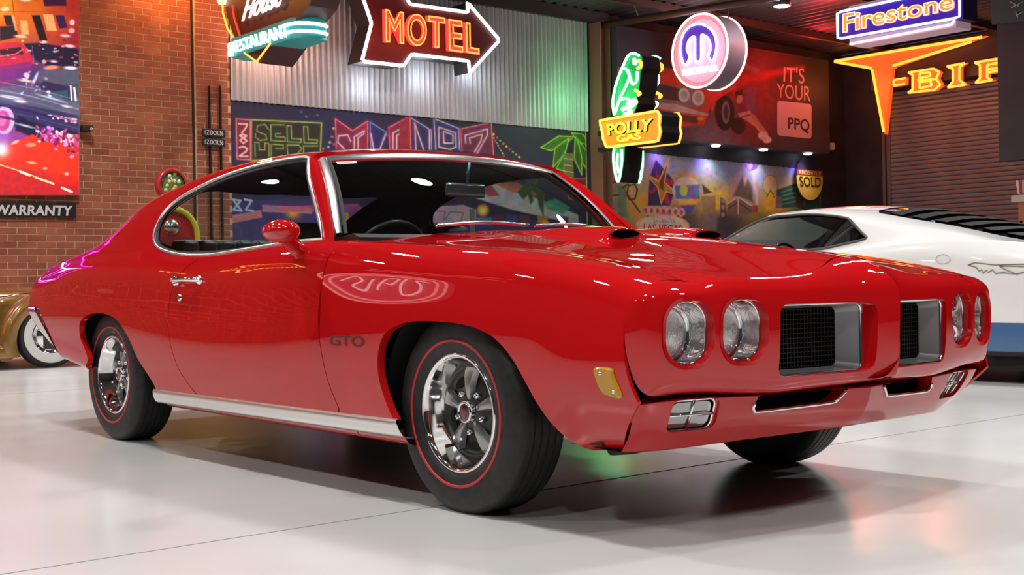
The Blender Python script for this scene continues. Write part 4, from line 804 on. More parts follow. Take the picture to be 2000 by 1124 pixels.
for a in (305, 668): mobj('suspension_chain', *tube([f(a, 140)+np.array([0, .2, 0])-o, np.array([f(a, 140)[0], Ym+.2, CEIL])-o], .010, 6), DSIDE, mp)
glow_light(o+np.array([0, -.6, 0]), (1., .55, .7), 14)

# ---- tyre maker's sign
Yf = 13.0; f = lambda px, py: on_y(px, py, Yf); o = f(1760, 50)
fs = empty('tyre_brand_sign', o, label='blue panel sign with orange neon letters reading Firestone near the ceiling', cat='sign')
PAN = [(1640, 24), (1879, -28), (1880, 36), (1641, 79)]
px_prism('back_panel', [(1656, 12), (1862, -34), (1866, 52), (1658, 89)], f, (0, 1, 0), .02, .42, pmat('firestone_pale', (.55, .40, .50), .5, emit=(.8, .5, .6), es=.22), fs, o)
px_prism('blue_panel', PAN, f, (0, 1, 0), -.03, .02, pmat('firestone_blue', (.04, .02, .30), .4, emit=(.06, .01, .5), es=.5), fs, o); px_prism('panel_core', PAN, f, (0, 1, 0), .03, .40, pmat('firestone_side', (.03, .03, .10), .5), fs, o)
PANi = [(1639, 25), (1878, -26), (1878, 35), (1640, 77)]; px_tube('panel_tube', PANi, lambda a, b: f(a, b)+np.array([0, -.05, 0]), .020, N_BLUE, fs, o, True)
px_tube('edge_tube', [(1660, 86), (1858, 48), (1864, 40)], lambda a, b: f(a, b)+np.array([0, -.0, 0]), .018, emit_mat('neon_soft_pink', (1., .72, .78), 1.5), fs, o)
fb = lambda px, py: on_y(px, py, Yf+.42); px_tube('edge_tube', [(1902, -15), (1901, 30), (1898, 38)], fb, .018, N_BLUE, fs, o); px_tube('edge_tube', [(1884, 38), (1883, 47), (1878, 54)], fb, .018, MATS['neon_rose'], fs, o)
g = lambda a, b: f(a, b)-o
q = [g(1650, 66), g(1868, 20), g(1650, 28), g(1868, -16)]
text_on('letter_glow', 'Firestone', q, nf, pmat('firestone_pink', (.7, .15, .3), .4, emit=(1., .2, .45), es=.7), fs, .02, .03, .031); text_on('letter_face', 'Firestone', q, nf, emit_mat('firestone_orange', (1., .30, .02), 1.), fs, .01, .005, .052)
text_on('letter_tube', 'Firestone', q, nf, emit_mat('neon_peach', (1., .70, .45), 1.5), fs, .02, .025, .05, .009)
for px in (1690, 1850): mobj('suspension_rod', *tube([f(px, 20)+np.array([0, .2, 0])-o, np.array([f(px, 20)[0], Yf+.2, CEIL])-o], .012, 6), DSIDE, fs)
glow_light(f(1700, 130)+np.array([0, -.4, 0]), (1., .3, .25), 10)

# ---- T-BIRD sign over the roller door
Yt = SY-.58; f = lambda px, py: on_y(px, py, Yt); o = f(1728, 200)
tb = empty('t_bird_sign', o, label='orange neon sign reading T-BIRD over the roller door', cat='sign')
TT = [(1628, 121), (1928, 70), (1749, 130), (1743, 134), (1729, 263), (1706, 136), (1700, 133)]
OR = pmat('tbird_orange', (.75, .14, .03), .4, emit=(1., .12, .02), es=.75)
px_prism('letter_t', TT, f, (0, 1, 0), -.02, .10, OR, tb, o)
for P in ([(1633, 121), (1706, 134), (1729, 258)], [(1633, 120), (1770, 97), (1920, 73)], [(1747, 129), (1900, 82)]): px_tube('letter_tube', P, lambda a, b: f(a, b)+np.array([0, -.05, 0]), .028, N_YEL, tb, o)
g = lambda a, b: f(a, b)-o
px_prism('hyphen', [(1746, 155), (1772, 151), (1771, 166), (1746, 170)], f, (0, 1, 0), -.02, .06, OR, tb, o); px_tube('letter_tube', [(1771, 153), (1748, 157), (1748, 168), (1770, 164)], lambda a, b: f(a, b)+np.array([0, -.05, 0]), .02, N_YEL, tb, o)
def slab_letter(polys, tubes):
    for P in polys: px_prism('letter_face', P, f, (0, 1, 0), -.02, .06, OR, tb, o)
    for P in tubes: px_tube('letter_tube', P, lambda a, b: f(a, b)+np.array([0, -.05, 0]), .022, N_YEL, tb, o)
T4 = lambda L: [(1550+a/4.443, b/4.443) for a, b in L]
slab_letter([T4([(990, 630), (1230, 590), (1285, 625), (1262, 680), (1300, 740), (1240, 790), (990, 815), (1035, 780), (1035, 655)])], [T4([(1010, 635), (1045, 650), (1045, 780), (1005, 808), (1235, 782), (1285, 738), (1250, 690), (1090, 700)]), T4([(1250, 685), (1275, 628), (1225, 598), (1010, 632)]), T4([(1105, 690), (1105, 640), (1190, 630), (1200, 660), (1105, 680)]), T4([(1105, 770), (1105, 715), (1200, 705), (1210, 745), (1105, 768)])])
slab_letter([T4([(1330, 575), (1510, 545), (1460, 580), (1460, 700), (1520, 740), (1335, 768), (1385, 715), (1385, 600)])], [T4([(1345, 578), (1500, 550), (1452, 585), (1452, 700), (1505, 738), (1350, 762), (1395, 712), (1395, 600), (1345, 578)])])
slab_letter([T4([(1570, 545), (1850, 498), (1900, 550), (1870, 610), (1920, 675), (1860, 685), (1790, 630), (1700, 642), (1700, 680), (1750, 700), (1570, 728), (1620, 680), (1620, 570)])], [T4([(1585, 545), (1845, 503), (1890, 550), (1860, 605), (1700, 632)]), T4([(1585, 545), (1630, 570), (1630, 680), (1590, 722), (1735, 700), (1692, 675), (1692, 565), (1800, 545), (1830, 560), (1800, 590), (1700, 605)]), T4([(1860, 610), (1905, 670)])])
slab_letter([T4([(1940, 480), (2180, 440), (2260, 520), (2180, 640), (1940, 670), (1985, 630), (1985, 510)])], [T4([(1950, 482), (2175, 446), (2250, 520), (2175, 632), (1955, 664), (1995, 630), (1995, 510), (1950, 482)])])
glow_light(f(1700, 170)+np.array([0, -.6, 0]), (1., .22, .05), 22); glow_light(f(1850, 160)+np.array([0, -.6, 0]), (1., .22, .05), 22)
# red lights added to redden the right-hand bay; no neon is built there
glow_light((-9.5, 14.2, 5.05), (1., .05, .06), 60, .2); glow_light((-11.2, 16.3, 5.0), (1., .04, .05), 36, .2)

# ---- signs out of the frame, which the paint and the floor mirror
ov = empty('oval_neon_sign', (-10.4, LY+.02, 2.75), label='oval pink neon sign with swirling white tubes on the left wall', cat='sign')
e = [(1.75*math.cos(a), .85*math.sin(a)) for a in np.linspace(0, 2*math.pi, 48, endpoint=False)]
MB().prism(e, (0, 0, 0), (1, 0, 0), (0, 0, 1), (0, 1, 0), 0, .15).build('sign_face', pmat('oval_face_pink', (.5, .18, .26), .5, emit=(.9, .25, .35), es=.45), ov)
for k in (1., .86): mobj('border_tube', *tube([(a*k, .19, b*k) for a, b in e], .028, 8, True), emit_mat('neon_rose', (1., .6, .52), 1.9), ov)
for P in ([(-1.2, -.1), (-.9, .35), (-.6, .0), (-.8, -.3), (-.4, -.4), (-.3, .2)], [(-.1, -.35), (.1, .3), (.4, .35), (.3, -.1), (.05, -.05)], [(.6, .4), (.55, -.3), (.8, -.35), (1.1, -.1), (.9, .3), (1.25, .2)], [(-1.1, .45), (0, .62), (1.1, .45)]): mobj('swirl_tube', *tube(catmull([(a, .2, b) for a, b in P], 6), .024, 8), N_WHITE, ov)
for z, lab in ((4.45, 'upper'), (4.15, 'lower')):
    st = empty('white_tube_light', (-11.6, LY+.02, z), label=lab+' long pale tube light above the oval neon sign', cat='light'); MB().box((0, 0, -.04), (4.2, .06, .04)).build('tube_base', HOUS, st); mobj('tube', *tube([(.05, .10, 0), (3.2, .10, 0), (4.1, .10, .22 if z > 4.3 else -.2)], .022, 8), N_PINK, st)
# bulb arrow on the back wall, left of the frame
ba = empty('bulb_arrow_sign', (BX+.05, -6.1, 3.7), label='amber bulb-lit wing sign on the brick wall beyond the poster', cat='sign')
WG = [(-1.1, -.1), (-.5, .45), (.2, .62), (1.1, .70), (.7, .35), (.9, -.1), (.5, -.05), (.2, -.6), (.0, -.15), (-.5, -.2)]
MB().prism(WG, (0, 0, 0), (0, 1, 0), (0, 0, 1), (1, 0, 0), 0, .14).build('sign_face', pmat('wing_red', (.30, .03, .02), .4), ba)
P = np.array(WG+[WG[0]]); d = np.r_[0, np.cumsum(np.linalg.norm(np.diff(P, axis=0), axis=1))]
BULB = emit_mat('bulb_amber', (1., .50, .12), 8.); bv, bf = lathe([(0, .04), (.03, .03), (.04, 0), (.03, -.02), (0, -.02)], (0, 0, 0), (1, 0, 0), 10); bme = bpy.data.meshes.new('bulb'); bme.from_pydata([tuple(q) for q in bv], [], bf); bme.materials.append(BULB)
for t in np.arange(0, d[-1], .125):
    o = bpy.data.objects.new('bulb', bme); COL.objects.link(o); o.parent = ba; o.location = (.17, float(np.interp(t, d, P[:, 0])), float(np.interp(t, d, P[:, 1])))
for k in (.7, .45): mobj('inner_tube', *tube([(.17, a*k, b*k+.05) for a, b in WG], .015, 6, True), N_YEL, ba)
# magenta and violet tubes on the brick wall left of the poster
mg = empty('violet_neon_sign', (BX+.04, -.9, 2.6), label='violet and magenta neon sign on the brick wall left of the show-car poster', cat='sign')
MB().box((0, -1.6, -1.0), (.10, 1.6, 1.3), .03).build('sign_panel', pmat('panel_plum', (.12, .01, .10), .4, emit=(.5, .03, .4), es=.25), mg, sharp=40)
MAG = emit_mat('neon_magenta', (1., .06, .85), 5.); VIO2 = emit_mat('neon_deep_violet', (.45, .10, 1.), 5.); WPK = emit_mat('neon_white_pink', (1., .80, .95), 5.)
for P, m in (([(-1.4, -.8), (-1.4, 1.1), (1.4, 1.1), (1.4, -.8), (-1.4, -.8)], MAG), ([(-1.2, -.5), (-.4, .8), (.3, -.4), (1.1, .8)], VIO2), ([(-1.1, .85), (0, .55), (1.2, .2)], WPK), ([(-1.2, -.65), (1.2, -.65)], WPK)): mobj('neon_tube', *tube([(.15, a, b) for a, b in P], .035, 8), m, mg)
glow_light((BX+.9, -.9, 2.8), (.75, .15, 1.), 25)
# ================================================================ the red coupe
RED = pmat('red_paint', (.50, .0045, .0065), .4, coat=1., coat_r=.008, spec=.0)
RED.node_tree.nodes['Principled BSDF'].inputs['Coat IOR'].default_value = 1.62
CHROME = pmat('chrome', (.86, .86, .87), .06, 1.)
CHROME_S = pmat('satin_chrome', (.62, .62, .63), .22, 1.)
STEEL = pmat('stainless_trim', (.82, .82, .82), .24, 1.)
BLACK = pmat('black_trim', (.012, .012, .013), .55)
BLACKV = pmat('black_vinyl', (.016, .016, .018), .38)
LINER = pmat('headliner_black', (.010, .010, .012), .9)
GASKET = pmat('black_rubber_seal', (.008, .008, .008), .6)
GLASS = glass_mat('window_glass', (.80, .86, .86))
WGLASS = glass_mat('windscreen_glass', (.62, .68, .68), 1.6)
AMBER = pmat('amber_lens', (.50, .25, .008), .2, coat=.4)
TYRE = noise_col(pmat('tyre_rubber', (.018, .018, .019), .5, spec=.4), (.013, .013, .014), (.024, .024, .025), 30, bump=.04, bscale=250)
REDLINE = pmat('tyre_red_line', (.55, .03, .03), .5)
ARGENT = pmat('wheel_argent', (.42, .42, .41), .28, .8)
CHARCOAL = pmat('wheel_charcoal', (.055, .053, .048), .35, .5)
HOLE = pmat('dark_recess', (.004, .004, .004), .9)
car = empty('coupe_car', (0, 0, 0), label='glossy red two-door muscle coupe parked in the middle of the white floor', cat='car')

# --- control tables along the car (front axle x=0, nose at +x); half widths
yw = tab((.95, .912), (.6, .926), (.2, .938), (-.2, .945), (-.8, .950), (-1.5, .951), (-2.2, .950), (-2.85, .946), (-3.3, .93), (-3.7, .903), (-4.02, .87))
zw = tab((.95, .60), (.5, .60), (0, .615), (-.5, .575), (-1., .52), (-1.5, .50), (-2., .53), (-2.5, .60), (-2.9, .635), (-3.5, .645), (-4.02, .66))
zb = lin((.95, .272), (.6, .262), (.2, .23), (-.2, .212), (-2.1, .222), (-2.6, .30), (-2.95, .342), (-3.35, .385), (-4.02, .42))
z6 = tab((.95, .722), (.86, .748), (.72, .782), (.52, .816), (.29, .846), (0, .868), (-.3, .890), (-.62, .910), (-.85, .919), (-1.16, .911), (-1.47, .897), (-1.7, .887), (-1.91, .889), (-2.1, .902), (-2.3, .915), (-2.6, .922), (-3., .918), (-3.4, .895), (-3.7, .862), (-3.9, .828), (-4.02, .79))
y6 = tab((.95, .785), (.7, .800), (.3, .820), (-.2, .845), (-.6, .866), (-1.1, .876), (-1.7, .884), (-2.2, .884), (-2.6, .880), (-3., .876), (-3.4, .868), (-3.7, .856), (-4.02, .84))
y5 = tab((.95, .872), (.6, .890), (.2, .902), (-.3, .910), (-.8, .915), (-1.4, .920), (-2.2, .924), (-2.7, .924), (-3.2, .914), (-3.7, .885), (-4.02, .856))
d5 = lin((.95, .034), (.3, .044), (-.6, .05), (-2, .055), (-3, .055), (-4.02, .045))
def side_ctrl(x):
    x = np.asarray(x); W, Z, B, S, C5 = yw(x), zw(x), zb(x), z6(x), y5(x); z5 = S-d5(x)
    P = np.zeros((len(x), 7, 3)); P[..., 0] = x[:, None]; k = np.clip((x-.42)/.25, 0, 1)**2*(3-2*np.clip((x-.42)/.25, 0, 1))
    P[:, 0, 1:] = np.c_[W-np.interp(x, [-2.9, -2.3], [.07, .17])-.05*k, B+.004]; P[:, 1, 1:] = np.c_[W-np.interp(x, [-3., -2.4], [.028, .045])-.075*k, B]
    P[:, 2, 1:] = np.c_[W-.014+.003*k, B+(Z-B)*(.34+.10*k)]; P[:, 3, 1:] = np.c_[W, Z]
    P[:, 4, 1:] = np.c_[W+(C5-W)*.30, Z+(z5-Z)*.58]; P[:, 5, 1:] = np.c_[C5, z5]; P[:, 6, 1:] = np.c_[y6(x), S]
    return P
def section(P, sub, extra=None):
    """cubic spline through each station's control points; extra: control row after the last, only for its slope"""
    out = []
    for row in P:
        t = np.r_[0, np.cumsum(np.sqrt(np.linalg.norm(np.diff(row[:, 1:], axis=0), axis=1)+1e-6))]
        q = np.concatenate([np.linspace(t[i], t[i+1], s, endpoint=False) for i, s in enumerate(sub)]+[[t[len(sub)]]])
        out.append(np.c_[np.full(len(q), row[0, 0]), nspline(t, row[:, 1])(q), nspline(t, row[:, 2])(q)])
    return np.array(out)
XS = np.linspace(-4.02, .95, 430)
CX = (-.5, -.9, -1.2, -1.5, -1.8, -2.1, -2.4, -2.6, -2.85, -3.1, -3.35, -3.6, -3.85, -4.02)
def ct(*v): return nspline(CX, v)
p10y = ct(.56, .56, .565, .57, .58, .60, .63, .65, .67, .70, .725, .745, .765, .77)
p10z = ct(1.19, 1.262, 1.308, 1.328, 1.326, 1.308, 1.268, 1.235, 1.168, 1.06, .978, .922, .868, .80)
p9y = ct(.672, .672, .670, .667, .671, .688, .713, .733, .755, .775, .79, .80, .81, .81)
p9z = ct(1.215, 1.262, 1.287, 1.295, 1.289, 1.264, 1.217, 1.177, 1.112, 1.01, .945, .898, .85, .785)
p11z = ct(1.20, 1.278, 1.331, 1.356, 1.353, 1.328, 1.268, 1.185, 1.068, .972, .95, .93, .89, .825)
p12z = ct(1.21, 1.286, 1.340, 1.365, 1.362, 1.337, 1.272, 1.185, 1.065, .97, .95, .93, .89, .825)
def top_ctrl(x):
    x = np.asarray(x); P = np.zeros((len(x), 8, 3)); P[..., 0] = x[:, None]
    P[:, 0, 1:] = np.c_[y6(x), z6(x)]; P[:, 1, 1:] = np.c_[y6(x)-.018, z6(x)+.022]
    a = P[:, 1, 1:]; b = np.c_[p9y(x), p9z(x)]
    P[:, 2, 1:] = a*.5+b*.5+np.c_[np.full(len(x), .012), np.full(len(x), .006)]
    P[:, 3, 1:] = b; P[:, 4, 1:] = np.c_[p10y(x), p10z(x)]
    P[:, 5, 1:] = np.c_[np.full(len(x), .33), p11z(x)]; P[:, 6, 1:] = np.c_[np.full(len(x), .14), p12z(x)-.001]; P[:, 7, 1:] = np.c_[np.zeros(len(x)), p12z(x)]
    return P
def full_half(x):
    """rocker -> belt -> roof centre in one section, so the sail panel flows out of the quarter"""
    A = side_ctrl(x); B = top_ctrl(x); return np.concatenate([A, B[:, 1:]], 1)
SUB_S = [4, 6, 10, 10, 8, 8]; SUB_T = [3, 10, 10, 6, 8, 6, 5]
nS = sum(SUB_S)
XR = XS[XS < -.5]
full = section(full_half(XR), SUB_S+SUB_T)
# hood lines for the front: crest -> hood centre
hz = {0.: tab((.98, .795), (.885, .816), (.6, .860), (.3, .898), (0, .928), (-.4, .955), (-.75, .972), (-1., .978)),
      .12: tab((.98, .778), (.885, .803), (.6, .852), (.3, .893), (0, .924), (-.4, .952), (-.75, .969), (-1., .975)),
      .26: tab((.98, .756), (.885, .780), (.6, .833), (.3, .877), (0, .909), (-.4, .940), (-.75, .959), (-1., .967)),
      .46: tab((.98, .744), (.885, .766), (.6, .818), (.3, .862), (0, .893), (-.4, .925), (-.75, .945), (-1., .953)),
      .64: tab((.98, .732), (.885, .756), (.6, .806), (.3, .850), (0, .878), (-.4, .908), (-.75, .929), (-1., .938))}
def front_half(x):
    A = side_ctrl(x); x = np.asarray(x)
    B = np.zeros((len(x), 6, 3)); B[..., 0] = x[:, None]
    B[:, 0, 1:] = np.c_[y6(x)-.09, z6(x)+.002]
    for k, yy in enumerate((.64, .46, .26, .12, 0.)): B[:, k+1, 1:] = np.c_[np.full(len(x), yy), hz[yy](x)]
    return np.concatenate([A, B], 1)
XF = XS[XS > -1.0]
front = section(front_half(XF), SUB_S+[6, 5, 8, 8, 6, 6])
XZ = lambda V: V[:, [0, 2]]
FARCH = catmull([(-.19, .08), (-.212, .225), (-.290, .326), (-.335, .428), (-.330, .517), (-.286, .582), (-.206, .615), (-.123, .628), (.024, .629), (.145, .621), (.24, .602), (.310, .573), (.379, .514), (.454, .413), (.512, .343), (.572, .271), (.66, .16), (.66, .05)], 6, True)
RARCH = catmull([(-3.06, .05), (-3.055, .33), (-3.000, .395), (-3.030, .445), (-3.075, .490), (-3.093, .522), (-3.074, .583), (-2.991, .618), (-2.849, .637), (-2.674, .631), (-2.551, .600), (-2.433, .524), (-2.349, .430), (-2.237, .351), (-2.167, .290), (-2.10, .15), (-2.10, .05)], 6, True)
DOOR = catmull([(-.612, .96), (-.640, .905), (-.680, .86), (-.692, .805), (-.712, .70), (-.714, .62), (-.700, .54), (-.666, .413), (-.625, .34), (-.59, .288)], 6).tolist()+[(-1.735, .288)]+catmull([(-1.76, .30), (-1.83, .341), (-1.909, .403), (-1.968, .502), (-1.992, .588), (-1.981, .711), (-1.908, .812), (-1.79, .885), (-1.76, .96)], 6).tolist()
DOOR = np.array(DOOR)
sdF = lambda V: -sdpoly(XZ(V), FARCH); sdR = lambda V: -sdpoly(XZ(V), RARCH); sdD = lambda V: sdpoly(XZ(V), DOOR)
GAP = .0022
nose_x = lambda z: np.where(z > .412, .835+1.15*(z-.60)**2, .874-(.412-z)*1.02)
def patch(P, outward):
    p = grid_patch(P)
    return flip(p) if (p['N']@np.asarray(outward, float)).mean() < 0 else p
lower = section(full_half(XS[XS < -.5]), SUB_S+SUB_T)[:, :nS+1]
lowf = front[:, :nS+1]
# --- lower side: rear stations + front stations share the same control rows up to the belt
Lq = patch(lower, (0, 1, 0)); Lf = patch(lowf, (0, 1, 0))
y_in = lambda d: (lambda A, N: A-np.array([0, d, 0]))
n_in = lambda d: (lambda A, N: A-N*d)
# front fender
def arch_sel(poly): return lambda m: np.abs(sdpoly(m[:, [0, 2]], poly)) < .004
fend_lo = clip(clip(clip(Lf, sdF), lambda V: -sdD(V)-GAP), lambda V: nose_x(V[:, 2])-GAP-V[:, 0])
fend_lo = clip(fend_lo, lambda V: V[:, 0]+.70)
fend_lo = clip(fend_lo, lambda V: np.maximum(V[:, 2]-.290, V[:, 0]))
hood_e = lambda V: np.interp(V[:, 0], [-1., -.6, .4, .8, .95], [.775, .765, .735, .72, .71])
fend_hi = patch(front[:, nS:], (0, 0, 1))
fend_hi = clip(clip(fend_hi, lambda V: V[:, 1]-hood_e(V)-GAP), lambda V: nose_x(V[:, 2])-GAP-V[:, 0])
fend_hi = clip(fend_hi, lambda V: V[:, 0]+.905)
fend_hi = clip(fend_hi, lambda V: np.maximum(V[:, 0]+.625-.35*(V[:, 1]-.87), hood_e(V)+.055-V[:, 1]))
fender = merge(rim(rim(fend_lo, y_in(.030), arch_sel(FARCH)), n_in(.012), lambda m: (np.abs(sdpoly(m[:, [0, 2]], FARCH)) > .004) & (m[:, 2] > .30) & (m[:, 2] < z6(m[:, 0])-.004)), rim(fend_hi, n_in(.014), lambda m: m[:, 1] < y6(m[:, 0])-.006))
# door skin
door = rim(clip(Lq, lambda V: sdD(V)-GAP), n_in(.014))
# body shell: rocker, quarter, roof, pillars, deck
x_tail = lambda z: np.where(z < .655, -3.835+(.655-z)*1.52, -4.1)
q_lo = clip(clip(clip(Lq, sdR), lambda V: -sdD(V)-GAP), lambda V: V[:, 0]-x_tail(V[:, 2]))
q_lo = clip(clip(q_lo, sdF), lambda V: np.maximum(-1.3-V[:, 0], .29-V[:, 2]))
rock_f = clip(clip(clip(Lf, sdF), lambda V: .288-V[:, 2]), lambda V: -.15-V[:, 0])
rock_f = clip(rock_f, lambda V: V[:, 0]+.505)
q_lo = rim(rim(q_lo, y_in(.030), arch_sel(RARCH)), n_in(.012), lambda m: (np.abs(sdpoly(m[:, [0, 2]], RARCH)) > .004) & (m[:, 2] > .24) & (m[:, 2] < z6(m[:, 0])-.004))
top = patch(full[:, nS:], (0, 0, 1))
DLO = np.vstack([catmull([(-.806, .9255), (-1.00, 1.0955), (-1.205, 1.277)], 6), catmull([(-1.235, 1.2845), (-1.36, 1.289), (-1.499, 1.2885), (-1.719, 1.280), (-1.946, 1.256), (-2.16, 1.214), (-2.31, 1.168), (-2.375, 1.12), (-2.392, 1.06), (-2.372, 1.00), (-2.30, .952), (-2.18, .925), (-2.05, .908), (-1.91, .8975), (-1.692, .894), (-1.471, .904), (-1.162, .919), (-.95, .926)], 6)])
sdW = lambda V: sdpoly(XZ(V), DLO)
def ws_edge(V):
    s = (V[:, 2]-.94)/.345; xp = -.775-.378*s
    yy = np.minimum(np.abs(V[:, 1]), .66); k = np.clip((V[:, 2]-1.18)/.10, 0, 1)
    return xp+.078*(1-(yy/.66)**2)-.028*k*k*(3-2*k)
BACKL = np.vstack([roundrect(-2.79, 0, .68, 1.12, .13, 8)])
top = clip(clip(top, lambda V: -sdW(V)), lambda V: ws_edge(V)-V[:, 0])
top = clip(top, lambda V: np.where(V[:, 2] < .93, -.62-V[:, 0], 1.))
top = clip(top, lambda V: -sdpoly(V[:, :2], BACKL))
DECK = roundrect(-3.585, 0, .83, 1.36, .06, 6)
top_rim = rim(top, lambda A, N: A-N*.022, lambda m: (m[:, 1] > .004) & (m[:, 0] > -4.0) & (np.abs(sdpoly(m[:, :2], BACKL)) > .004) & ~((np.abs(m[:, 1]-y6(m[:, 0])) < .004) & (np.abs(m[:, 2]-z6(m[:, 0])) < .004)))
shell_h = merge(q_lo, rock_f, top_rim)
pobj('body_shell', merge(shell_h, mirror(shell_h)), RED, car)
# headliner and inner trim, 2.5 cm inside the metal
hl = patch(full[:, nS+3:], (0, 0, 1))
hl = clip(clip(hl, lambda V: -sdW(V)+.012), lambda V: ws_edge(V)-V[:, 0]-.01)
hl = clip(clip(hl, lambda V: -sdpoly(V[:, :2], BACKL)+.012), lambda V: V[:, 0]+3.4)
hl = dict(V=hl['V']-hl['N']*.024, N=-hl['N'], F=[f[::-1] for f in hl['F']])
pobj('headliner', merge(hl, mirror(hl)), LINER, car)
for s in (1, -1):
    M = (lambda p: p) if s > 0 else mirror
    f_o = pobj('front_fender', M(fender), RED, car)
    d_o = pobj('door', M(door), RED, car)
    # side glass, chrome surround, black seal
    sg = clip(patch(full[:, nS:], (0, 0, 1)), lambda V: sdW(V)-.004)
    sg['V'] = sg['V']-sg['N']*.010
    pobj('side_window', M(sg), GLASS, car)
    def on_top(xz):
        x, z = xz; r = full_half(np.array([x])); row = section(r, SUB_S+SUB_T)[0][nS:]
        k = np.clip(np.searchsorted(row[:, 2], z), 1, len(row)-1); kk = np.argmax(row[:, 2] >= z) if (row[:, 2] >= z).any() else len(row)-1
        kk = max(kk, 1); a, b = row[kk-1], row[kk]; t = (z-a[2])/(b[2]-a[2]+1e-9); return a+(b-a)*np.clip(t, 0, 1)
    ring = np.array([on_top(q) for q in DLO[::2]])
    nrm = np.array([0, .87, .49])
    def strip(pts, w, h, closed, mat, name):
        pts = np.asarray(pts); n = len(pts); V = []; F = []
        for i in range(n):
            a = pts[(i-1) % n] if (closed or i) else pts[i]; b = pts[(i+1) % n] if (closed or i < n-1) else pts[i]
            t = b-a; t /= np.linalg.norm(t)+1e-9; side = np.cross(nrm, t); side /= np.linalg.norm(side)+1e-9
            for u, k in ((-1, -.4), (-.8, .7), (0, 1.), (.8, .7), (1, -.4)): V.append(pts[i]+side*w*u/2+nrm*h*k)
        for i in range(n if closed else n-1):
            j = (i+1) % n
            for k in range(4): F.append((i*5+k, j*5+k, j*5+k+1, i*5+k+1))
        V = np.array(V)
        if s < 0: V = V*[1, -1, 1]; F = [f[::-1] for f in F]
        return mobj(name, V, F, mat, car, True, None, 50)
    strip(ring, .016, .007, True, STEEL, 'window_trim')
    # black seal inside
    c = ring.mean(0); inner = ring+(c-ring)/np.linalg.norm(c-ring, axis=1, keepdims=True)*.016-nrm*.006
    strip(inner, .020, .003, True, GASKET, 'window_seal')
# hood
hood_front = tab((0, .888), (.06, .896), (.14, .928), (.22, .946), (.4, .936), (.6, .914), (.75, .880), (.82, .855))
cowl = lambda y: -.70-.16*(y/.73)**2
HCUT = lambda V: np.minimum(np.minimum(hood_e(V)-GAP-V[:, 1], hood_front(V[:, 1])-.004-V[:, 0]), V[:, 0]-cowl(V[:, 1])+.03)
# scoop bulges are raised out of the hood skin itself
def bulge(V):
    x, y = V[:, 0], np.abs(V[:, 1]); c = .217-.02*(x-.1)
    u = (x-.135)/.62; w = (y-c)/(.105-.035*np.clip(-u, 0, 1)); fx = np.where(x < .135, np.clip(1+u, 0, 1)**1.5*(3-2*np.clip(1+u, 0, 1)**.75)/1., np.clip(1-(x-.135)/.012, 0, 1))
    return .036*np.clip(fx, 0, 1)*np.exp(-(np.abs(w)/.78)**3.0)
XH = np.concatenate([np.linspace(-1.0, .11, 130), np.linspace(.112, .152, 24), np.linspace(.156, .96, 100)])
hg = section(front_half(XH), SUB_S+[6, 6, 14, 16, 10, 8])[:, nS:]
hg = hg.copy(); hg[..., 2] += bulge(hg.reshape(-1, 3)).reshape(hg.shape[:2])
hd = clip(patch(hg, (0, 0, 1)), HCUT)
mouth = lambda V: 1-(np.abs(np.abs(V[:, 1])-.217)/.068)**1.6-(np.abs(V[:, 2]-.9155)/.0165)**2
hd = clip(hd, lambda V: np.where((V[:, 0] > .128) & (V[:, 0] < .165), -mouth(V), 1.))
hd = rim(hd, n_in(.014), lambda m: (m[:, 1] > .004) & ~((m[:, 0] > .12) & (m[:, 0] < .17) & (m[:, 1] < .32)))
hood = pobj('hood', merge(hd, mirror(hd)), RED, car)
for s in (1, -1):   # scoop mouths
    MB().box((.08, min(s*.165, s*.270), .897), (.126, max(s*.165, s*.270), .921)).build('scoop_duct', HOLE, hood)
    V = []; F = []
    for k in range(32):
        a = 2*math.pi*k/32; ca, sa = math.cos(a), math.sin(a); yy = .0675*np.sign(ca)*abs(ca)**1.25; zz = .0165*np.sign(sa)*abs(sa)**1.
        V += [(.150, s*(.217+yy), .9155+zz), (.126, s*(.217+yy*.9), .9155+zz*.85)]
    mobj('scoop_mouth', V, [(2*k, 2*((k+1) % 32), 2*((k+1) % 32)+1, 2*k+1) for k in range(32)]+[tuple(2*k+1 for k in range(32))], HOLE, hood, False)
# cowl panel below the windscreen
cw = clip(clip(patch(front[:, nS:], (0, 0, 1)), lambda V: cowl(V[:, 1])+.03-V[:, 0]), lambda V: V[:, 0]+.97)
cw = clip(cw, lambda V: hood_e(V)+.05-V[:, 1]); cw['V'][:, 2] -= .022
pobj('cowl', merge(cw, mirror(cw)), BLACK, car)

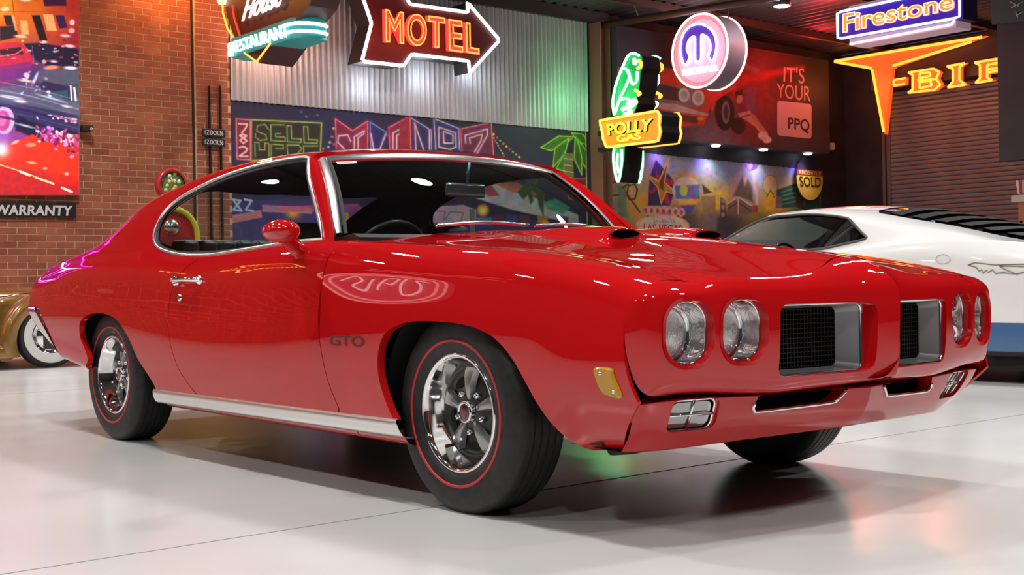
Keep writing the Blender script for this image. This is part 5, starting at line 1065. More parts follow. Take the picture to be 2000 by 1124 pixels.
# --- windscreen
def ws_pt(u, v):
    """u -1..1 across, v 0..1 base to header"""
    au = np.abs(u); yb = .78*u; yt = .640*u
    xb = -.665-.205*au**2.2; xt = -1.095-.100*au**2.2
    zb_ = .962-.012*au**2; zt = 1.303-.030*au**2.2
    y = yb+(yt-yb)*v; x = xb+(xt-xb)*v; z = zb_+(zt-zb_)*v; b = np.sin(np.pi*v)*.022
    return np.stack([x+b*.65, y, z+b*.75], -1)
U, Vv = np.meshgrid(np.linspace(-1, 1, 61), np.linspace(-.02, 1, 31), indexing='ij')
wsP = patch(ws_pt(U, Vv), (1, 0, .6))
wscreen = pobj('windscreen', wsP, WGLASS, car)
def edge_strip(pts, nr, w, h, mat, name, parent=car, inn=(0, 0, 0)):
    pts = np.asarray(pts); n = len(pts); V = []; F = []
    for i in range(n):
        a = pts[max(i-1, 0)]; b = pts[min(i+1, n-1)]; t = b-a; t /= np.linalg.norm(t); nn = nr[i] if np.ndim(nr) > 1 else np.asarray(nr, float)
        nn = nn-t*np.dot(nn, t); nn /= np.linalg.norm(nn); side = np.cross(nn, t)
        for u, k in ((-1, -.5), (-.85, .6), (0, 1.), (.85, .6), (1, -.5)): V.append(pts[i]+side*w*u/2+nn*h*k)
    for i in range(n-1):
        for k in range(4): F.append((i*5+k, (i+1)*5+k, (i+1)*5+k+1, i*5+k+1))
    return mobj(name, V, F, mat, parent, True, None, 60)
uu = np.linspace(-.985, .985, 50)
edge_strip(ws_pt(uu, np.full(50, .985)), (.62, 0, .78), .042, .011, STEEL, 'header_trim')
vv = np.linspace(-.01, .99, 30)
for s in (1, -1):
    pts = ws_pt(np.full(30, s*.985), vv); nrm_w = np.array([.45, s*.62, .62])
    edge_strip(pts if s > 0 else pts[::-1], nrm_w, .042, .011, STEEL, 'pillar_trim')
    pts = ws_pt(np.full(30, s*.950), vv); pts = pts+np.array([.004, 0, .004])
    edge_strip(pts if s > 0 else pts[::-1], nrm_w, .016, .002, GASKET, 'glass_border')
# sticker in the corner of the glass
stk = [ws_pt(np.array(a), np.array(b)) for a, b in ((-.915, .905), (-.79, .905), (-.79, .865), (-.91, .865))]
mobj('registration_sticker', np.array(stk)+np.array([.005, 0, .007]), [(0, 1, 2, 3)], pmat('sticker_white', (.75, .72, .68), .5), wscreen, False)
stk2 = [ws_pt(np.array(a), np.array(b)) for a, b in ((-.90, .893), (-.82, .893), (-.82, .885), (-.90, .885))]
mobj('sticker_print', np.array(stk2)+np.array([.0065, 0, .0085]), [(0, 1, 2, 3)], pmat('sticker_red', (.7, .2, .2), .5), wscreen, False)
# rear glass
bg = patch(full[:, nS:], (0, 0, 1)); bg = clip(bg, lambda V: sdpoly(V[:, :2], BACKL)-.003); bg['V'] = bg['V']-bg['N']*.012
pobj('rear_window', merge(bg, mirror(bg)), GLASS, car)
# wipers
for s, a0, a1 in ((1, (-.60, -.02, .985), (-.63, -.46, .978)), (-1, (-.62, .42, .978), (-.605, .02, .984))):
    P = catmull([a0, ((a0[0]+a1[0])/2+.012, (a0[1]+a1[1])/2, (a0[2]+a1[2])/2+.012), a1], 6)
    w = MB().tube(P, .0055, 8).tube(P+np.array([-.012, 0, -.004]), .004, 6).build('wiper', CHROME_S, car, True)
# pillar fronts: from the side skin to the glass edge
for s in (1, -1):
    A = []; B = []
    for v in np.linspace(0., 1., 24):
        g = ws_pt(np.array(1.), np.array(v)); z = g[2]
        xs_ = ws_edge(np.array([[0, .8, z]]))[0]; A.append(on_top((xs_, z))); B.append(g+np.array([0, -.012, -.004]))
    A = np.array(A); B = np.array(B); n = len(A); V = np.vstack([A, (A+B)/2+np.array([.004, .004, .004]), B])*[1, s, 1]
    F = [(i, i+1, n+i+1, n+i) for i in range(n-1)]+[(n+i, n+i+1, 2*n+i+1, 2*n+i) for i in range(n-1)]
    mobj('windscreen_pillar', V, F if s < 0 else [f[::-1] for f in F], RED, car, True)
    # pillar inner trim
    V = np.vstack([A+[-.02, -.03, -.01], B+[-.03, -.02, -.01]])*[1, s, 1]
    mobj('pillar_lining', V, [(i, i+1, n+i+1, n+i) for i in range(n-1)], LINER, car, True)

# --- nose: the body-coloured bumper
def surf_z(x, y):
    i = int(np.clip(np.searchsorted(XF, x), 1, len(XF)-1)); t = (x-XF[i-1])/(XF[i]-XF[i-1]); row = front[i-1]*(1-t)+front[i]*t; row = row[nS:]
    o = np.argsort(row[:, 1]); return float(np.interp(y, row[o, 1], row[o, 2]))
OUT = [(1.094, 0), (1.074, .026), (1.055, .052), (1.026, .12), (1.008, .25), (.990, .40), (.968, .55), (.946, .69), (.928, .785), (.903, .858), (.872, .897), (.838, .914), (.79, .924)]
TOP = [(.890, 0), (.893, .028), (.899, .055), (.924, .125), (.945, .24), (.936, .39), (.919, .54), (.896, .67), (.874, .738), (.861, .772), (.852, .79), (.842, .80), (.80, .803)]
ZE = [.703, .703, .702, .70, .70, .70, .70, .70, .698, .694, .686, .676, .672]
ZB = [.446, .442, .434, .425, .420, .416, .424, .434, .434, .426, .416, .409, .405]
OUTc = catmull(OUT, 12); TOPc = catmull(TOP, 12); ZEc = catmull(np.c_[ZE, ZE], 12)[:, 0]; ZBc = catmull(np.c_[ZB, ZB], 12)[:, 0]
tg = np.gradient(OUTc, axis=0); nin = np.c_[-tg[:, 1], tg[:, 0]]; nin /= np.linalg.norm(nin, axis=1, keepdims=True)
for k in range(len(nin)):
    if nin[k, 0] > 0 or (nin[k] @ (np.array([.5, 0])-OUTc[k]) < 0): nin[k] *= -1
rows = []
for k in range(len(OUTc)):
    o = OUTc[k]; t = TOPc[k]; zt = surf_z(t[0], t[1]); ze = ZEc[k]; zbk = ZBc[k]; C = []
    for f, d in ((0, 0), (.45, .17), (.85, .58), (1., 1.)):
        q = t+(o-t)*f; C.append((q[0], q[1], zt-(zt-ze)*d))
    for off, z in ((-.003, .59), (.004, .50), (.016, zbk+.030), (.045, zbk), (.14, zbk-.002)):
        q = o+nin[k]*off; C.append((q[0], q[1], z))
    C = np.array(C); tt = np.r_[0, np.cumsum(np.sqrt(np.linalg.norm(np.diff(C, axis=0), axis=1)))]
    q = np.concatenate([np.linspace(tt[i], tt[i+1], m, endpoint=False) for i, m in enumerate((6, 7, 7, 10, 8, 7, 6, 5))]+[[tt[-1]]])
    rows.append(np.stack([nspline(tt, C[:, j])(q) for j in range(3)], -1))
NOSE = np.array(rows)
nose = patch(NOSE, (1, 0, 0))
nose = clip(nose, lambda V: np.where(V[:, 1] > .735, V[:, 0]-nose_x(V[:, 2])-GAP, 1.))
face_x = lambda y: np.interp(np.abs(y), OUTc[:, 1], OUTc[:, 0])
YZ = lambda V: V[:, [1, 2]]
HL_O = roundrect(.757, .602, .160, .176, .066, 8); HL_I = roundrect(.565, .603, .168, .176, .066, 8); GR = roundrect(.247, .568, .380, .212, .030, 6)
for poly in (HL_O, HL_I, GR):
    nose = clip(nose, lambda V, poly=poly: np.where(V[:, 0] > .86, -sdpoly(YZ(V), poly), 1.))
gr_back = lambda y: .996-.078*(np.abs(y)-.05)
near_poly = lambda poly: (lambda m: (np.abs(sdpoly(m[:, [1, 2]], poly)) < .003) & (m[:, 0] > .86))
for poly in (HL_O, HL_I):
    nose = rim(nose, lambda A, N: np.c_[face_x(A[:, 1])-.042, A[:, 1:]], near_poly(poly))
nose = rim(nose, lambda A, N: np.c_[np.minimum(gr_back(A[:, 1]), A[:, 0]-.004), A[:, 1:]], near_poly(GR))
nose = rim(nose, n_in(.012), lambda m: (m[:, 1] > .003) & (m[:, 0] < .97) & (m[:, 2] > .41))
nose_o = pobj('nose_bumper', merge(nose, mirror(nose)), RED, car)

# --- headlights
LENS = pmat('headlight_glass', (.80, .82, .84), .12, 0., .6, coat=1.)
def lens_bump(m):
    nt = m.node_tree; b = nt.nodes['Principled BSDF']; tc = nt.nodes.new('ShaderNodeTexCoord'); w = nt.nodes.new('ShaderNodeTexWave')
    w.wave_type = 'BANDS'; w.bands_direction = 'Y'; w.inputs['Scale'].default_value = 85; w.inputs['Distortion'].default_value = 3; w.inputs['Detail Scale'].default_value = 2
    bp = nt.nodes.new('ShaderNodeBump'); bp.inputs['Strength'].default_value = .5; bp.inputs['Distance'].default_value = .004
    nt.links.new(tc.outputs['Object'], w.inputs['Vector']); nt.links.new(w.outputs['Fac'], bp.inputs['Height']); nt.links.new(bp.outputs['Normal'], b.inputs['Normal'])
    b.inputs['Metallic'].default_value = .65; b.inputs['Roughness'].default_value = .2
lens_bump(LENS)
for s in (1, -1):
    for poly, cy, cz in ((HL_O, .757, .602), (HL_I, .565, .603)):
        c = np.array([cy, cz]); n = len(poly); fx = face_x(cy); L = []
        circ = np.array([c+.076*(q-c)/np.linalg.norm(q-c) for q in poly])
        for t, dx in ((0., -.032), (.03, -.040), (.25, -.056), (.6, -.072), (1., -.086)):
            P = poly*(1-t)+circ*t
            if t == 0: P = c+(poly-c)*.985
            L.append(np.c_[(face_x(P[:, 0])*(1-t)+fx*t)+dx, P])
        L = np.array(L)*[1, s, 1]; m = len(L); V = L.reshape(-1, 3)
        F = [(i*n+k, i*n+(k+1) % n, (i+1)*n+(k+1) % n, (i+1)*n+k) for i in range(m-1) for k in range(n)]
        if s < 0: F = [f[::-1] for f in F]
        h = mobj('headlight', V, F, CHROME, car, True, None, 60)
        o = np.array([fx-.086, s*cy, cz])
        mobj('lens', *lathe([(0, .028), (.02, .0265), (.04, .0215), (.058, .013), (.069, .002), (.072, -.006)], o, (1, 0, 0), 40), LENS, h)
        mobj('retaining_ring', *lathe([(.080, -.004), (.079, .006), (.074, .009), (.070, .004), (.069, -.004)], o, (1, 0, 0), 40), CHROME, h)
        for a in (55, 235):
            q = o+np.array([.004, s*.083*math.cos(math.radians(a)), .083*math.sin(math.radians(a))]); mobj('screw', *lathe([(0, .004), (.004, .003), (.005, 0)], q, (1, 0, 0), 10), BLACK, h)
        # soft edge bead round the opening
        P = np.c_[face_x(poly[:, 0])-.031, c+(poly-c)*.985]*[1, s, 1]
        mobj('bezel_edge', *tube(P, .0032, 6, True), CHROME, h)

# --- grilles
GREY = pmat('grille_surround_grey', (.30, .305, .32), .35, .5)
for s in (1, -1):
    g = empty('grille', parent=car)
    c = np.array([.247, .568]); P0 = roundrect(*c, .376, .208, .028, 6); P1 = roundrect(c[0]+.002, c[1], .308, .182, .020, 6); n = len(P0)
    A = np.c_[gr_back(P0[:, 0])-.002, P0]*[1, s, 1]; B = np.c_[gr_back(P1[:, 0])-.066, P1]*[1, s, 1]
    F = [(k, (k+1) % n, n+(k+1) % n, n+k) for k in range(n)]
    mobj('grille_surround', np.vstack([A, B]), F if s > 0 else [f[::-1] for f in F], GREY, g, True, None, 50)
    mobj('grille_trim', *tube(A+[.004, 0, 0], .0055, 8, True), CHROME, g)
    mobj('grille_backing', B-[.012, 0, 0], [tuple(range(n)) if s > 0 else tuple(range(n))[::-1]], HOLE, g, False)
    mb = MB()
    for k in range(21):
        y = c[0]+.002-.152+.304*k/20; x = gr_back(y)-.066; mb.box((x-.008, min(s*(y-.0012), s*(y+.0012)), c[1]-.088), (x+.002, max(s*(y-.0012), s*(y+.0012)), c[1]+.088))
    for k in range(13):
        z = c[1]-.086+.172*k/12; ya, yb_ = c[0]+.002-.153, c[0]+.002+.153; xa, xb_ = gr_back(ya)-.066, gr_back(yb_)-.066
        V = [(xa+.001, s*ya, z-.0011), (xb_+.001, s*yb_, z-.0011), (xb_+.001, s*yb_, z+.0011), (xa+.001, s*ya, z+.0011)]; V += [(x-.009, y, zz) for x, y, zz in V]
        mb.add(V, [(0, 1, 2, 3), (4, 7, 6, 5), (0, 4, 5, 1), (3, 2, 6, 7)])
    mb.build('grille_mesh', pmat('grille_black', (.010, .010, .011), .4), g)
    if s > 0:
        x = gr_back(.16)-.060; text_on('grille_lettering', 'GTO', [(x+.010, .105, .530), (x-.0, .205, .530), (x+.010, .105, .556)][::1], (1, .1, 0), pmat('badge_white', (.85, .85, .85), .3), g, .003, .01)
# grille_lettering reads from the front: the letters run towards +y

# --- lower valance with air intakes and driving lamps
VT = [(0, .990, .408), (.12, .966, .408), (.30, .938, .406), (.46, .920, .408), (.60, .902, .412), (.74, .882, .414), (.82, .866, .412), (.865, .850, .408), (.888, .832, .404)]
VBm = [(0, .918, .281), (.12, .888, .276), (.30, .852, .270), (.46, .824, .266), (.60, .800, .262), (.70, .775, .259), (.76, .748, .258), (.80, .735, .259), (.824, .722, .262)]
vt = catmull(np.array(VT)[:, [1, 0, 2]], 10); vb = catmull(np.array(VBm)[:, [1, 0, 2]], 10); R_ = []
for t in np.linspace(-.25, 1.35, 44):
    if t < 0: q = vt+np.array([-1., 0, 0])*(t*t*1.1)+np.array([0, 0, .004*min(1, -t*8)])
    elif t > 1: q = vb+np.array([-.55*(t-1)-.3*(t-1)**2, 0, .02*(t-1)])
    else: q = vt*(1-t)+vb*t+np.array([.014, 0, -.004])*math.sin(math.pi*t)
    R_.append(q)
val = patch(np.array(R_).transpose(1, 0, 2), (1, 0, 0))
INT = catmull([(.085, .420), (.112, .384), (.150, .366), (.30, .361), (.445, .361), (.466, .371), (.462, .392), (.440, .420)], 6, True)
INT = np.array([(.070, .43), (.112, .387), (.128, .375), (.150, .368), (.30, .3625), (.440, .3595), (.458, .364), (.466, .374), (.463, .388), (.445, .43)])
FOG = roundrect(.678, .366, .168, .094, .022, 5)
FOG2 = FOG.copy(); FOG2[:, 0] += .18*(FOG2[:, 1]-.366)
on_front = lambda V: V[:, 2] > .25
val = clip(val, lambda V: np.where((V[:, 2] < .4095) & (V[:, 0] > .78), -sdpoly(YZ(V), INT), 1.))
val = clip(val, lambda V: np.where(V[:, 0] > .7, -sdpoly(YZ(V), FOG2), 1.))
val = rim(val, lambda A, N: A-np.array([.05, 0, 0]), lambda m: np.abs(sdpoly(m[:, [1, 2]], INT)) < .003)
val = rim(val, lambda A, N: A-np.array([.035, 0, 0]), lambda m: np.abs(sdpoly(m[:, [1, 2]], FOG2)) < .003)
pobj('lower_valance', merge(val, mirror(val)), RED, car)
def val_x(y, z):
    y = abs(y); a = np.array([np.interp(y, vt[:, 1], vt[:, j]) for j in (0, 2)]); b = np.array([np.interp(y, vb[:, 1], vb[:, j]) for j in (0, 2)])
    t = np.clip((a[1]-z)/(a[1]-b[1]), 0, 1); return a[0]*(1-t)+b[0]*t+.014*math.sin(math.pi*t)
FOGLENS = pmat('driving_lamp_lens', (.40, .41, .42), .12, .8, coat=.6)
for s in (1, -1):
    P = [(val_x(y, z)+.002, s*y, z) for y, z in ((.100, .402), (.128, .377), (.150, .368), (.30, .3625), (.440, .3595), (.458, .364), (.466, .374), (.464, .386))]
    mobj('intake_trim', *tube(catmull(P, 5), .0052, 8), CHROME, car)
    f = empty('driving_lamp', parent=car); c = np.array([.678, .366]); P = c+(FOG2-c)*.97; n = len(P)
    A = np.array([(val_x(y, z)-.016, s*y, z) for y, z in P]); ctr = A.mean(0); B = ctr+(A-ctr)*.84+[.006, 0, 0]
    F = [(k, (k+1) % n, n+(k+1) % n, n+k) for k in range(n)]
    mobj('lamp_lens', B-[.004, 0, 0], [tuple(range(n)) if s > 0 else tuple(range(n))[::-1]], FOGLENS, f, False)
    mobj('lamp_rim', *tube(A, .005, 8, True), CHROME, f)
    Bk = A-[.02, 0, 0]; mobj('lamp_housing', np.vstack([A, Bk]), F, BLACK, f, True, None, 50)
    b_ = lambda y, z: (val_x(y, z)-.010, s*y, z)
    mobj('lamp_bar', *tube([b_(.598, .365), b_(.760, .367)], .0035, 6), CHROME, f); mobj('lamp_bar', *tube([b_(.670, .322), b_(.686, .410)], .0035, 6), CHROME, f)
# dark core behind the intakes and between nose and valance
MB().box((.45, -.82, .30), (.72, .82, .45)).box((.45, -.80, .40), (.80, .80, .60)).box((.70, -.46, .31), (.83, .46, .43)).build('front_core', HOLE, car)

# --- side trim
for s in (1, -1):
    # bright sill moulding
    V = []; F = []; X = np.linspace(-2.185, -.235, 60)
    for x in X:
        w = float(yw(x)); cut = (x+.235)/.5
        for dy, z in ((-.020, .296), (-.012, .2935), (-.008, .285), (-.011, .262), (-.020, .240), (-.032, .231), (-.07, .229)): V.append((x+(.28-z)*(.45 if x > -.3 else 0), s*(w+dy), z))
    for i in range(len(X)-1):
        for k in range(6): q = (i*7+k, (i+1)*7+k, (i+1)*7+k+1, i*7+k+1); F.append(q if s < 0 else q[::-1])
    mobj('sill_moulding', V, F, pmat('brushed_sill', (.80, .80, .79), .25, .85), car, True, None, 40)
    # door handle and lock
    h = empty('door_handle', parent=car)
    yo = lambda x, z: float(np.interp(z, *(lambda r: (r[:nS+1, 2], r[:nS+1, 1]))(section(full_half(np.array([x])), SUB_S+SUB_T)[0])))
    P = [(-1.95, yo(-1.95, .789)+.004, .789), (-1.93, yo(-1.93, .79)+.020, .790), (-1.87, yo(-1.87, .79)+.032, .790), (-1.78, yo(-1.78, .79)+.032, .790), (-1.71, yo(-1.71, .789)+.022, .789), (-1.685, yo(-1.69, .789)+.004, .789)]
    V, F = tube(catmull(P, 6), np.interp(np.linspace(0, 1, 31), [0, .15, .5, .85, 1], [.009, .011, .010, .012, .010]), 10); mobj('grip', np.array(V)*[1, s, 1], F, CHROME, h)
    for x in (-1.935, -1.70): V, F = lathe([(.022, 0), (.021, .006), (.014, .014), (0, .016)], (x, yo(x, .787)-.001, .787), (0, 1, .1), 20); mobj('escutcheon', np.array(V)*[1, s, 1], F, CHROME, h)
    V, F = lathe([(.014, 0), (.0135, .006), (.009, .012), (.008, .019), (0, .020)], (-1.90, yo(-1.90, .778)+.008, .776), (0, 1, -.3), 18); mobj('push_button', np.array(V)*[1, s, 1], F, CHROME, h)
    V, F = lathe([(.017, 0), (.016, .005), (.010, .007), (0, .006)], (-1.885, yo(-1.885, .712)-.001, .712), (0, 1, .05), 20); mobj('door_lock', np.array(V)*[1, s, 1], F, CHROME, car)
    # side marker lamp
    m = empty('side_marker_lamp', parent=car); yo2 = lambda x, z: float(np.interp(z, *(lambda r: (r[:nS+1, 2], r[:nS+1, 1]))(section(front_half(np.array([x])), SUB_S+[6, 5, 8, 8, 6, 6])[0])))
    Q = [(.728, .506), (.792, .507), (.797, .49), (.818, .431), (.765, .433), (.745, .445), (.733, .475)]; ctr = np.array(Q).mean(0)
    Q = catmull(Q, 4, True); 
    def lay(k, d): return np.array([(x, s*(yo2(x, z)+d), z) for x, z in ctr+(Q-ctr)*k])
    n = len(Q); V = np.vstack([lay(1.05, -.003), lay(1.03, .004), lay(.90, .009)]); F = [(r*n+k, r*n+(k+1) % n, (r+1)*n+(k+1) % n, (r+1)*n+k) for r in (0, 1) for k in range(n)]+[tuple(range(2*n, 3*n))]
    mobj('marker_lens', V, F if s < 0 else [f[::-1] for f in F], AMBER, m, True, None, 30)
    for x, z in ((.752, .493), (.795, .444)): V, F = lathe([(.006, 0), (.005, .004), (0, .005)], (x, yo2(x, z)+.008, z), (0, 1, 0), 12); mobj('screw', np.array(V)*[1, s, 1], F, CHROME_S, m)
    # fender lettering
    x0, x1 = (-.632, -.408); zz = (.536, .574); Yc = yo2(-.5, .55)+.0004
    bl, br, tl, tr = [(x, s*(yo2(x, z)), z) for x, z in ((x0, zz[0]), (x1, zz[0]), (x0, zz[1]), (x1, zz[1]))]
    if s > 0: bl, br, tl, tr = br, bl, tr, tl
    text_on('fender_lettering', 'GTO', [bl, br, tl, tr], (0, s, 0), pmat('lettering_dark', (.10, .012, .012), .4), car, .0015, .015, .0006)
    # door mirror
    mi = empty('door_mirror', parent=car)
    V, F = [], []
    c = np.array([-.82, 1.035, .955]); nr, nc = 16, 28
    for i in range(nr+1):
        a = math.pi*i/nr; fr = -math.cos(a)   # -1 rear .. 1 front
        for k in range(nc):
            b = 2*math.pi*k/nc; r = math.sin(a)**.62
            V.append(c+np.array([fr*.098, r*.066*math.cos(b), r*.043*math.sin(b)]))
    for i in range(nr):
        for k in range(nc): F.append((i*nc+k, i*nc+(k+1) % nc, (i+1)*nc+(k+1) % nc, (i+1)*nc+k))
    V = np.array(V); V[:, 0] = np.maximum(V[:, 0], c[0]-.062)
    rot = math.radians(14); d = V-c; V = c+np.c_[d[:, 0]*math.cos(rot)-d[:, 1]*math.sin(rot), d[:, 0]*math.sin(rot)+d[:, 1]*math.cos(rot), d[:, 2]]
    mobj('mirror_shell', V*[1, s, 1], F if s > 0 else [f[::-1] for f in F], RED, mi, True, None, 60)
    V, F = tube(catmull([(-.905, .885, .868), (-.895, .920, .890), (-.875, .965, .918), (-.855, 1.0, .935)], 5), [.034]*3+[.031]*4+[.028]*5+[.027]*4, 16); V = np.array(V); V[:, 0] = -.88+(V[:, 0]+.88)*1.15
    mobj('mirror_stalk', V*[1, s, 1], F, RED, mi, True, None, 60)
    V, F = lathe([(.040, .0), (.036, .002), (0, .003)], c+np.array([-.066*math.cos(rot), -.066*math.sin(rot), 0]), (-math.cos(rot), -math.sin(rot), 0), 28); mobj('mirror_glass', np.array(V)*[1, s, 1], F, CHROME, mi)

# --- rear bumper
def bump_row(t):
    z = .40+.275*t; xo = np.interp(t, [0, .12, .5, .9, 1], [-3.52, -3.60, -3.86, -4.05, -4.06]); xi = float(x_tail(np.array(z)))-.012 if z < .655 else -3.86
    xo = min(xo, xi-.05); P = []
    for u in np.linspace(0, 1, 8): P.append((xi+(xo-xi)*u*.92, .904-.028*u, z))
    for a in np.linspace(0, 1, 8)[1:]: P.append((xo-.10*math.sin(a*math.pi/2), .872-.12*(1-math.cos(a*math.pi/2))-.02*a, z))
    for u in np.linspace(0, 1, 10)[1:]: P.append((xo-.10-.05*u, .732*(1-u), z))
    return P
Bp = np.array([bump_row(t) for t in np.linspace(0, 1, 14)])
Bp[0, :, 1] *= .97; Bp[-1, :, 1] *= .97
b_ = patch(Bp, (-.2, 1, 0)); pobj('rear_bumper', merge(b_, mirror(b_)), CHROME, car)
MB().box((-4.0, -.80, .42), (-3.3, .80, .80)).build('tail_panel', BLACK, car)

# --- wheels
def make_wheel(x, side, yo_, name='wheel'):
    """side +1 left, -1 right; yo_ = |y| of the tyre centre plane"""
    w = empty(name, (x, side*yo_, .327), parent=car)
    if side < 0: w.rotation_euler = (0, 0, math.pi)
    A = (0, 1, 0)
    prof = [(.186, -.085), (.205, -.098), (.235, -.106), (.27, -.108), (.30, -.103), (.318, -.092), (.327, -.080), (.3315, -.066), (.3325, -.03), (.3325, .03), (.3315, .066), (.327, .080), (.318, .092), (.30, .103), (.27, .108), (.25, .1075), (.2445, .1075), (.2375, .1075), (.235, .1065), (.215, .102), (.205, .097), (.192, .088), (.186, .080)]
    V, F = lathe(catmull(prof, 3), (0, 0, 0), A, 96); V = np.array(V)
    flat = np.clip((-.318-V[:, 2]), 0, .1); V[:, 2] = np.maximum(V[:, 2], -.3265); V[:, 1] += np.sign(V[:, 1])*flat*.25
    mobj('tyre', V, F, TYRE, w)
    mobj('red_line', *lathe([(.2335, .1066), (.2345, .1088), (.2425, .1092), (.2435, .1072)], (0, 0, 0), A, 96), REDLINE, w)
    # tread grooves: thin dark rings
    for gy in (-.045, -.015, .015, .045): V, F = lathe([(.3330, gy-.003), (.3336, gy), (.3330, gy+.003)], (0, 0, 0), A, 72); V = np.array(V); V[:, 2] = np.maximum(V[:, 2], -.3266); mobj('tread_groove', V, F, HOLE, w)
    mobj('trim_ring', *lathe(catmull([(.1985, .082), (.1985, .091), (.194, .0965), (.186, .0955), (.1805, .089), (.174, .072), (.166, .050), (.159, .034), (.153, .024)], 4), (0, 0, 0), A, 72), pmat('trim_ring_chrome', (.90, .90, .90), .07, 1.), w)
    mobj('rim_barrel', *lathe([(.186, -.08), (.17, -.06), (.165, 0), (.160, .012)], (0, 0, 0), A, 48), BLACK, w)
    disc = mobj('wheel_disc', *lathe(catmull([(.156, .020), (.152, .032), (.145, .034), (.136, .024), (.114, .019), (.09, .024), (.06, .036), (.045, .042), (0, .042)], 3), (0, 0, 0), A, 60), CHARCOAL, w)
    for k in range(5):
        a = 2*math.pi*k/5+math.pi/2
        er = np.array([math.cos(a), 0, math.sin(a)]); et = np.array([-math.sin(a), 0, math.cos(a)]); ey = np.array([0, 1., 0])
        # raised spoke, widening outwards
        st = [(.040, .013, .044), (.060, .0155, .050), (.085, .021, .051), (.115, .030, .048), (.136, .036, .043), (.147, .039, .034)]
        V = []; F = []
        for r, wd_, y in st:
            for u, dy in ((-1.45, -.022), (-1.0, -.001), (-.4, .001), (.4, .001), (1.0, -.001), (1.45, -.022)): V.append(er*r+et*wd_*u*.62+ey*(y+dy))
        for i in range(len(st)-1):
            for q in range(5): F.append((i*6+q, i*6+q+1, (i+1)*6+q+1, (i+1)*6+q))
        mobj('spoke', V, F, ARGENT, disc, True, None, 35)
        # window between the spokes
        a2 = a+math.pi/5; er2 = np.array([math.cos(a2), 0, math.sin(a2)]); et2 = np.array([-math.sin(a2), 0, math.cos(a2)])
        P = catmull([(.120, -.032), (.129, 0), (.120, .032), (.106, .028), (.102, 0), (.106, -.028)], 5, True)
        V = [er2*r+et2*t+ey*.0245 for r, t in P]; mobj('vent_hole', V, [tuple(range(len(V)))[::-1]], HOLE, disc, False)
        mobj('lug_nut', *lathe([(.011, 0), (.011, .012), (.007, .018), (.0035, .018), (.003, .010), (0, .010)], er2*.068+ey*.033, A, 12), CHROME, disc)
    cap = mobj('centre_cap', *lathe([(.037, .036), (.037, .062), (.034, .068), (.029, .068), (.027, .064)], (0, 0, 0), A, 36), CHROME, disc)
    mobj('cap_emblem', *lathe([(.0275, .0645), (.02, .0655), (0, .066)], (0, 0, 0), A, 30), pmat('emblem_dark_red', (.12, .015, .02), .2, .3, coat=1), cap)
    mobj('valve_stem', *tube([(.105, .03, -.118), (.115, .058, -.122)], .005, 8), BLACK, disc)
    return w
for x in (0., -2.845):
    for s in (1, -1): make_wheel(x, s, .764)
# wheel wells and underbody
for x in (0., -2.845):
    for s in (1, -1):
        V, F = lathe([(.46, 0), (.46, .36), (.30, .362)], (x+(.06 if x == 0 else .0), s*.55, .30), (0, s, 0), 40, 0, math.pi*2)
        V = np.array(V); keep = clip(dict(V=V, F=F, N=np.tile([0, 0, 1.], (len(V), 1))), lambda q: q[:, 2]-np.where((q[:, 0] < -2.9) | (q[:, 0] > .2), .38, .25)); keep['V'][:, 2] = np.minimum(keep['V'][:, 2], .72)
        V = keep['V']; V[:, 1] = np.where(np.abs(V[:, 1]) > .875, s*.875, V[:, 1])
        f_ = [f for f in keep['F'] if not all(abs(abs(V[i][1])-.875) < .001 for i in f)]
        mobj('wheel_well', V, f_, HOLE, car)
MB().box((-3.75, -.56, .25), (.62, .56, .46)).box((-2.10, -.85, .235), (-.42, .85, .42)).build('underbody', HOLE, car)
MB().tube([(.66, -.80, .262), (.64, -.70, .254), (.62, -.50, .262), (.60, .50, .262), (.66, .80, .262)], .018, 10).box((.56, -.84, .275), (.66, .84, .32)).build('front_crossmember', BLACK, car)
for x, y in ((-.05, -.64), (-.05, .64), (-2.845, -.58), (-2.845, .58)):
    MB().tube([(x, y*.3, .30), (x, y*1.02, .327)], .05, 12).build('axle_stub', HOLE, car, True)

# --- cabin
MB().box((-2.95, -.80, .40), (-.55, .80, .46)).build('cabin_floor', BLACK, car)
for s in (1, -1):   # inner door cards and quarter trim
    V = []; X = np.linspace(-2.95, -.62, 40)
    for x in X: V += [(x, s*(float(y6(x))-.010), float(z6(x))-.002), (x, s*(float(y6(x))-.045), float(z6(x))-.006), (x, s*(float(y6(x))-.06), .44)]
    F = [q for i in range(39) for q in ((i*3, i*3+1, i*3+4, i*3+3), (i*3+1, i*3+2, i*3+5, i*3+4))]
    mobj('door_lining', V, F, BLACKV, car, True)
# dash
dsh = [(-1.05, .70), (-.98, .86), (-.93, .905), (-.84, .93), (-.70, .945), (-.66, .93), (-.66, .60)]
m = MB(); m.prism([(a, b) for a, b in dsh], (0, -.80, 0), (1, 0, 0), (0, 0, 1), (0, 1, 0), 0, 1.60); m.build('dashboard', BLACKV, car)
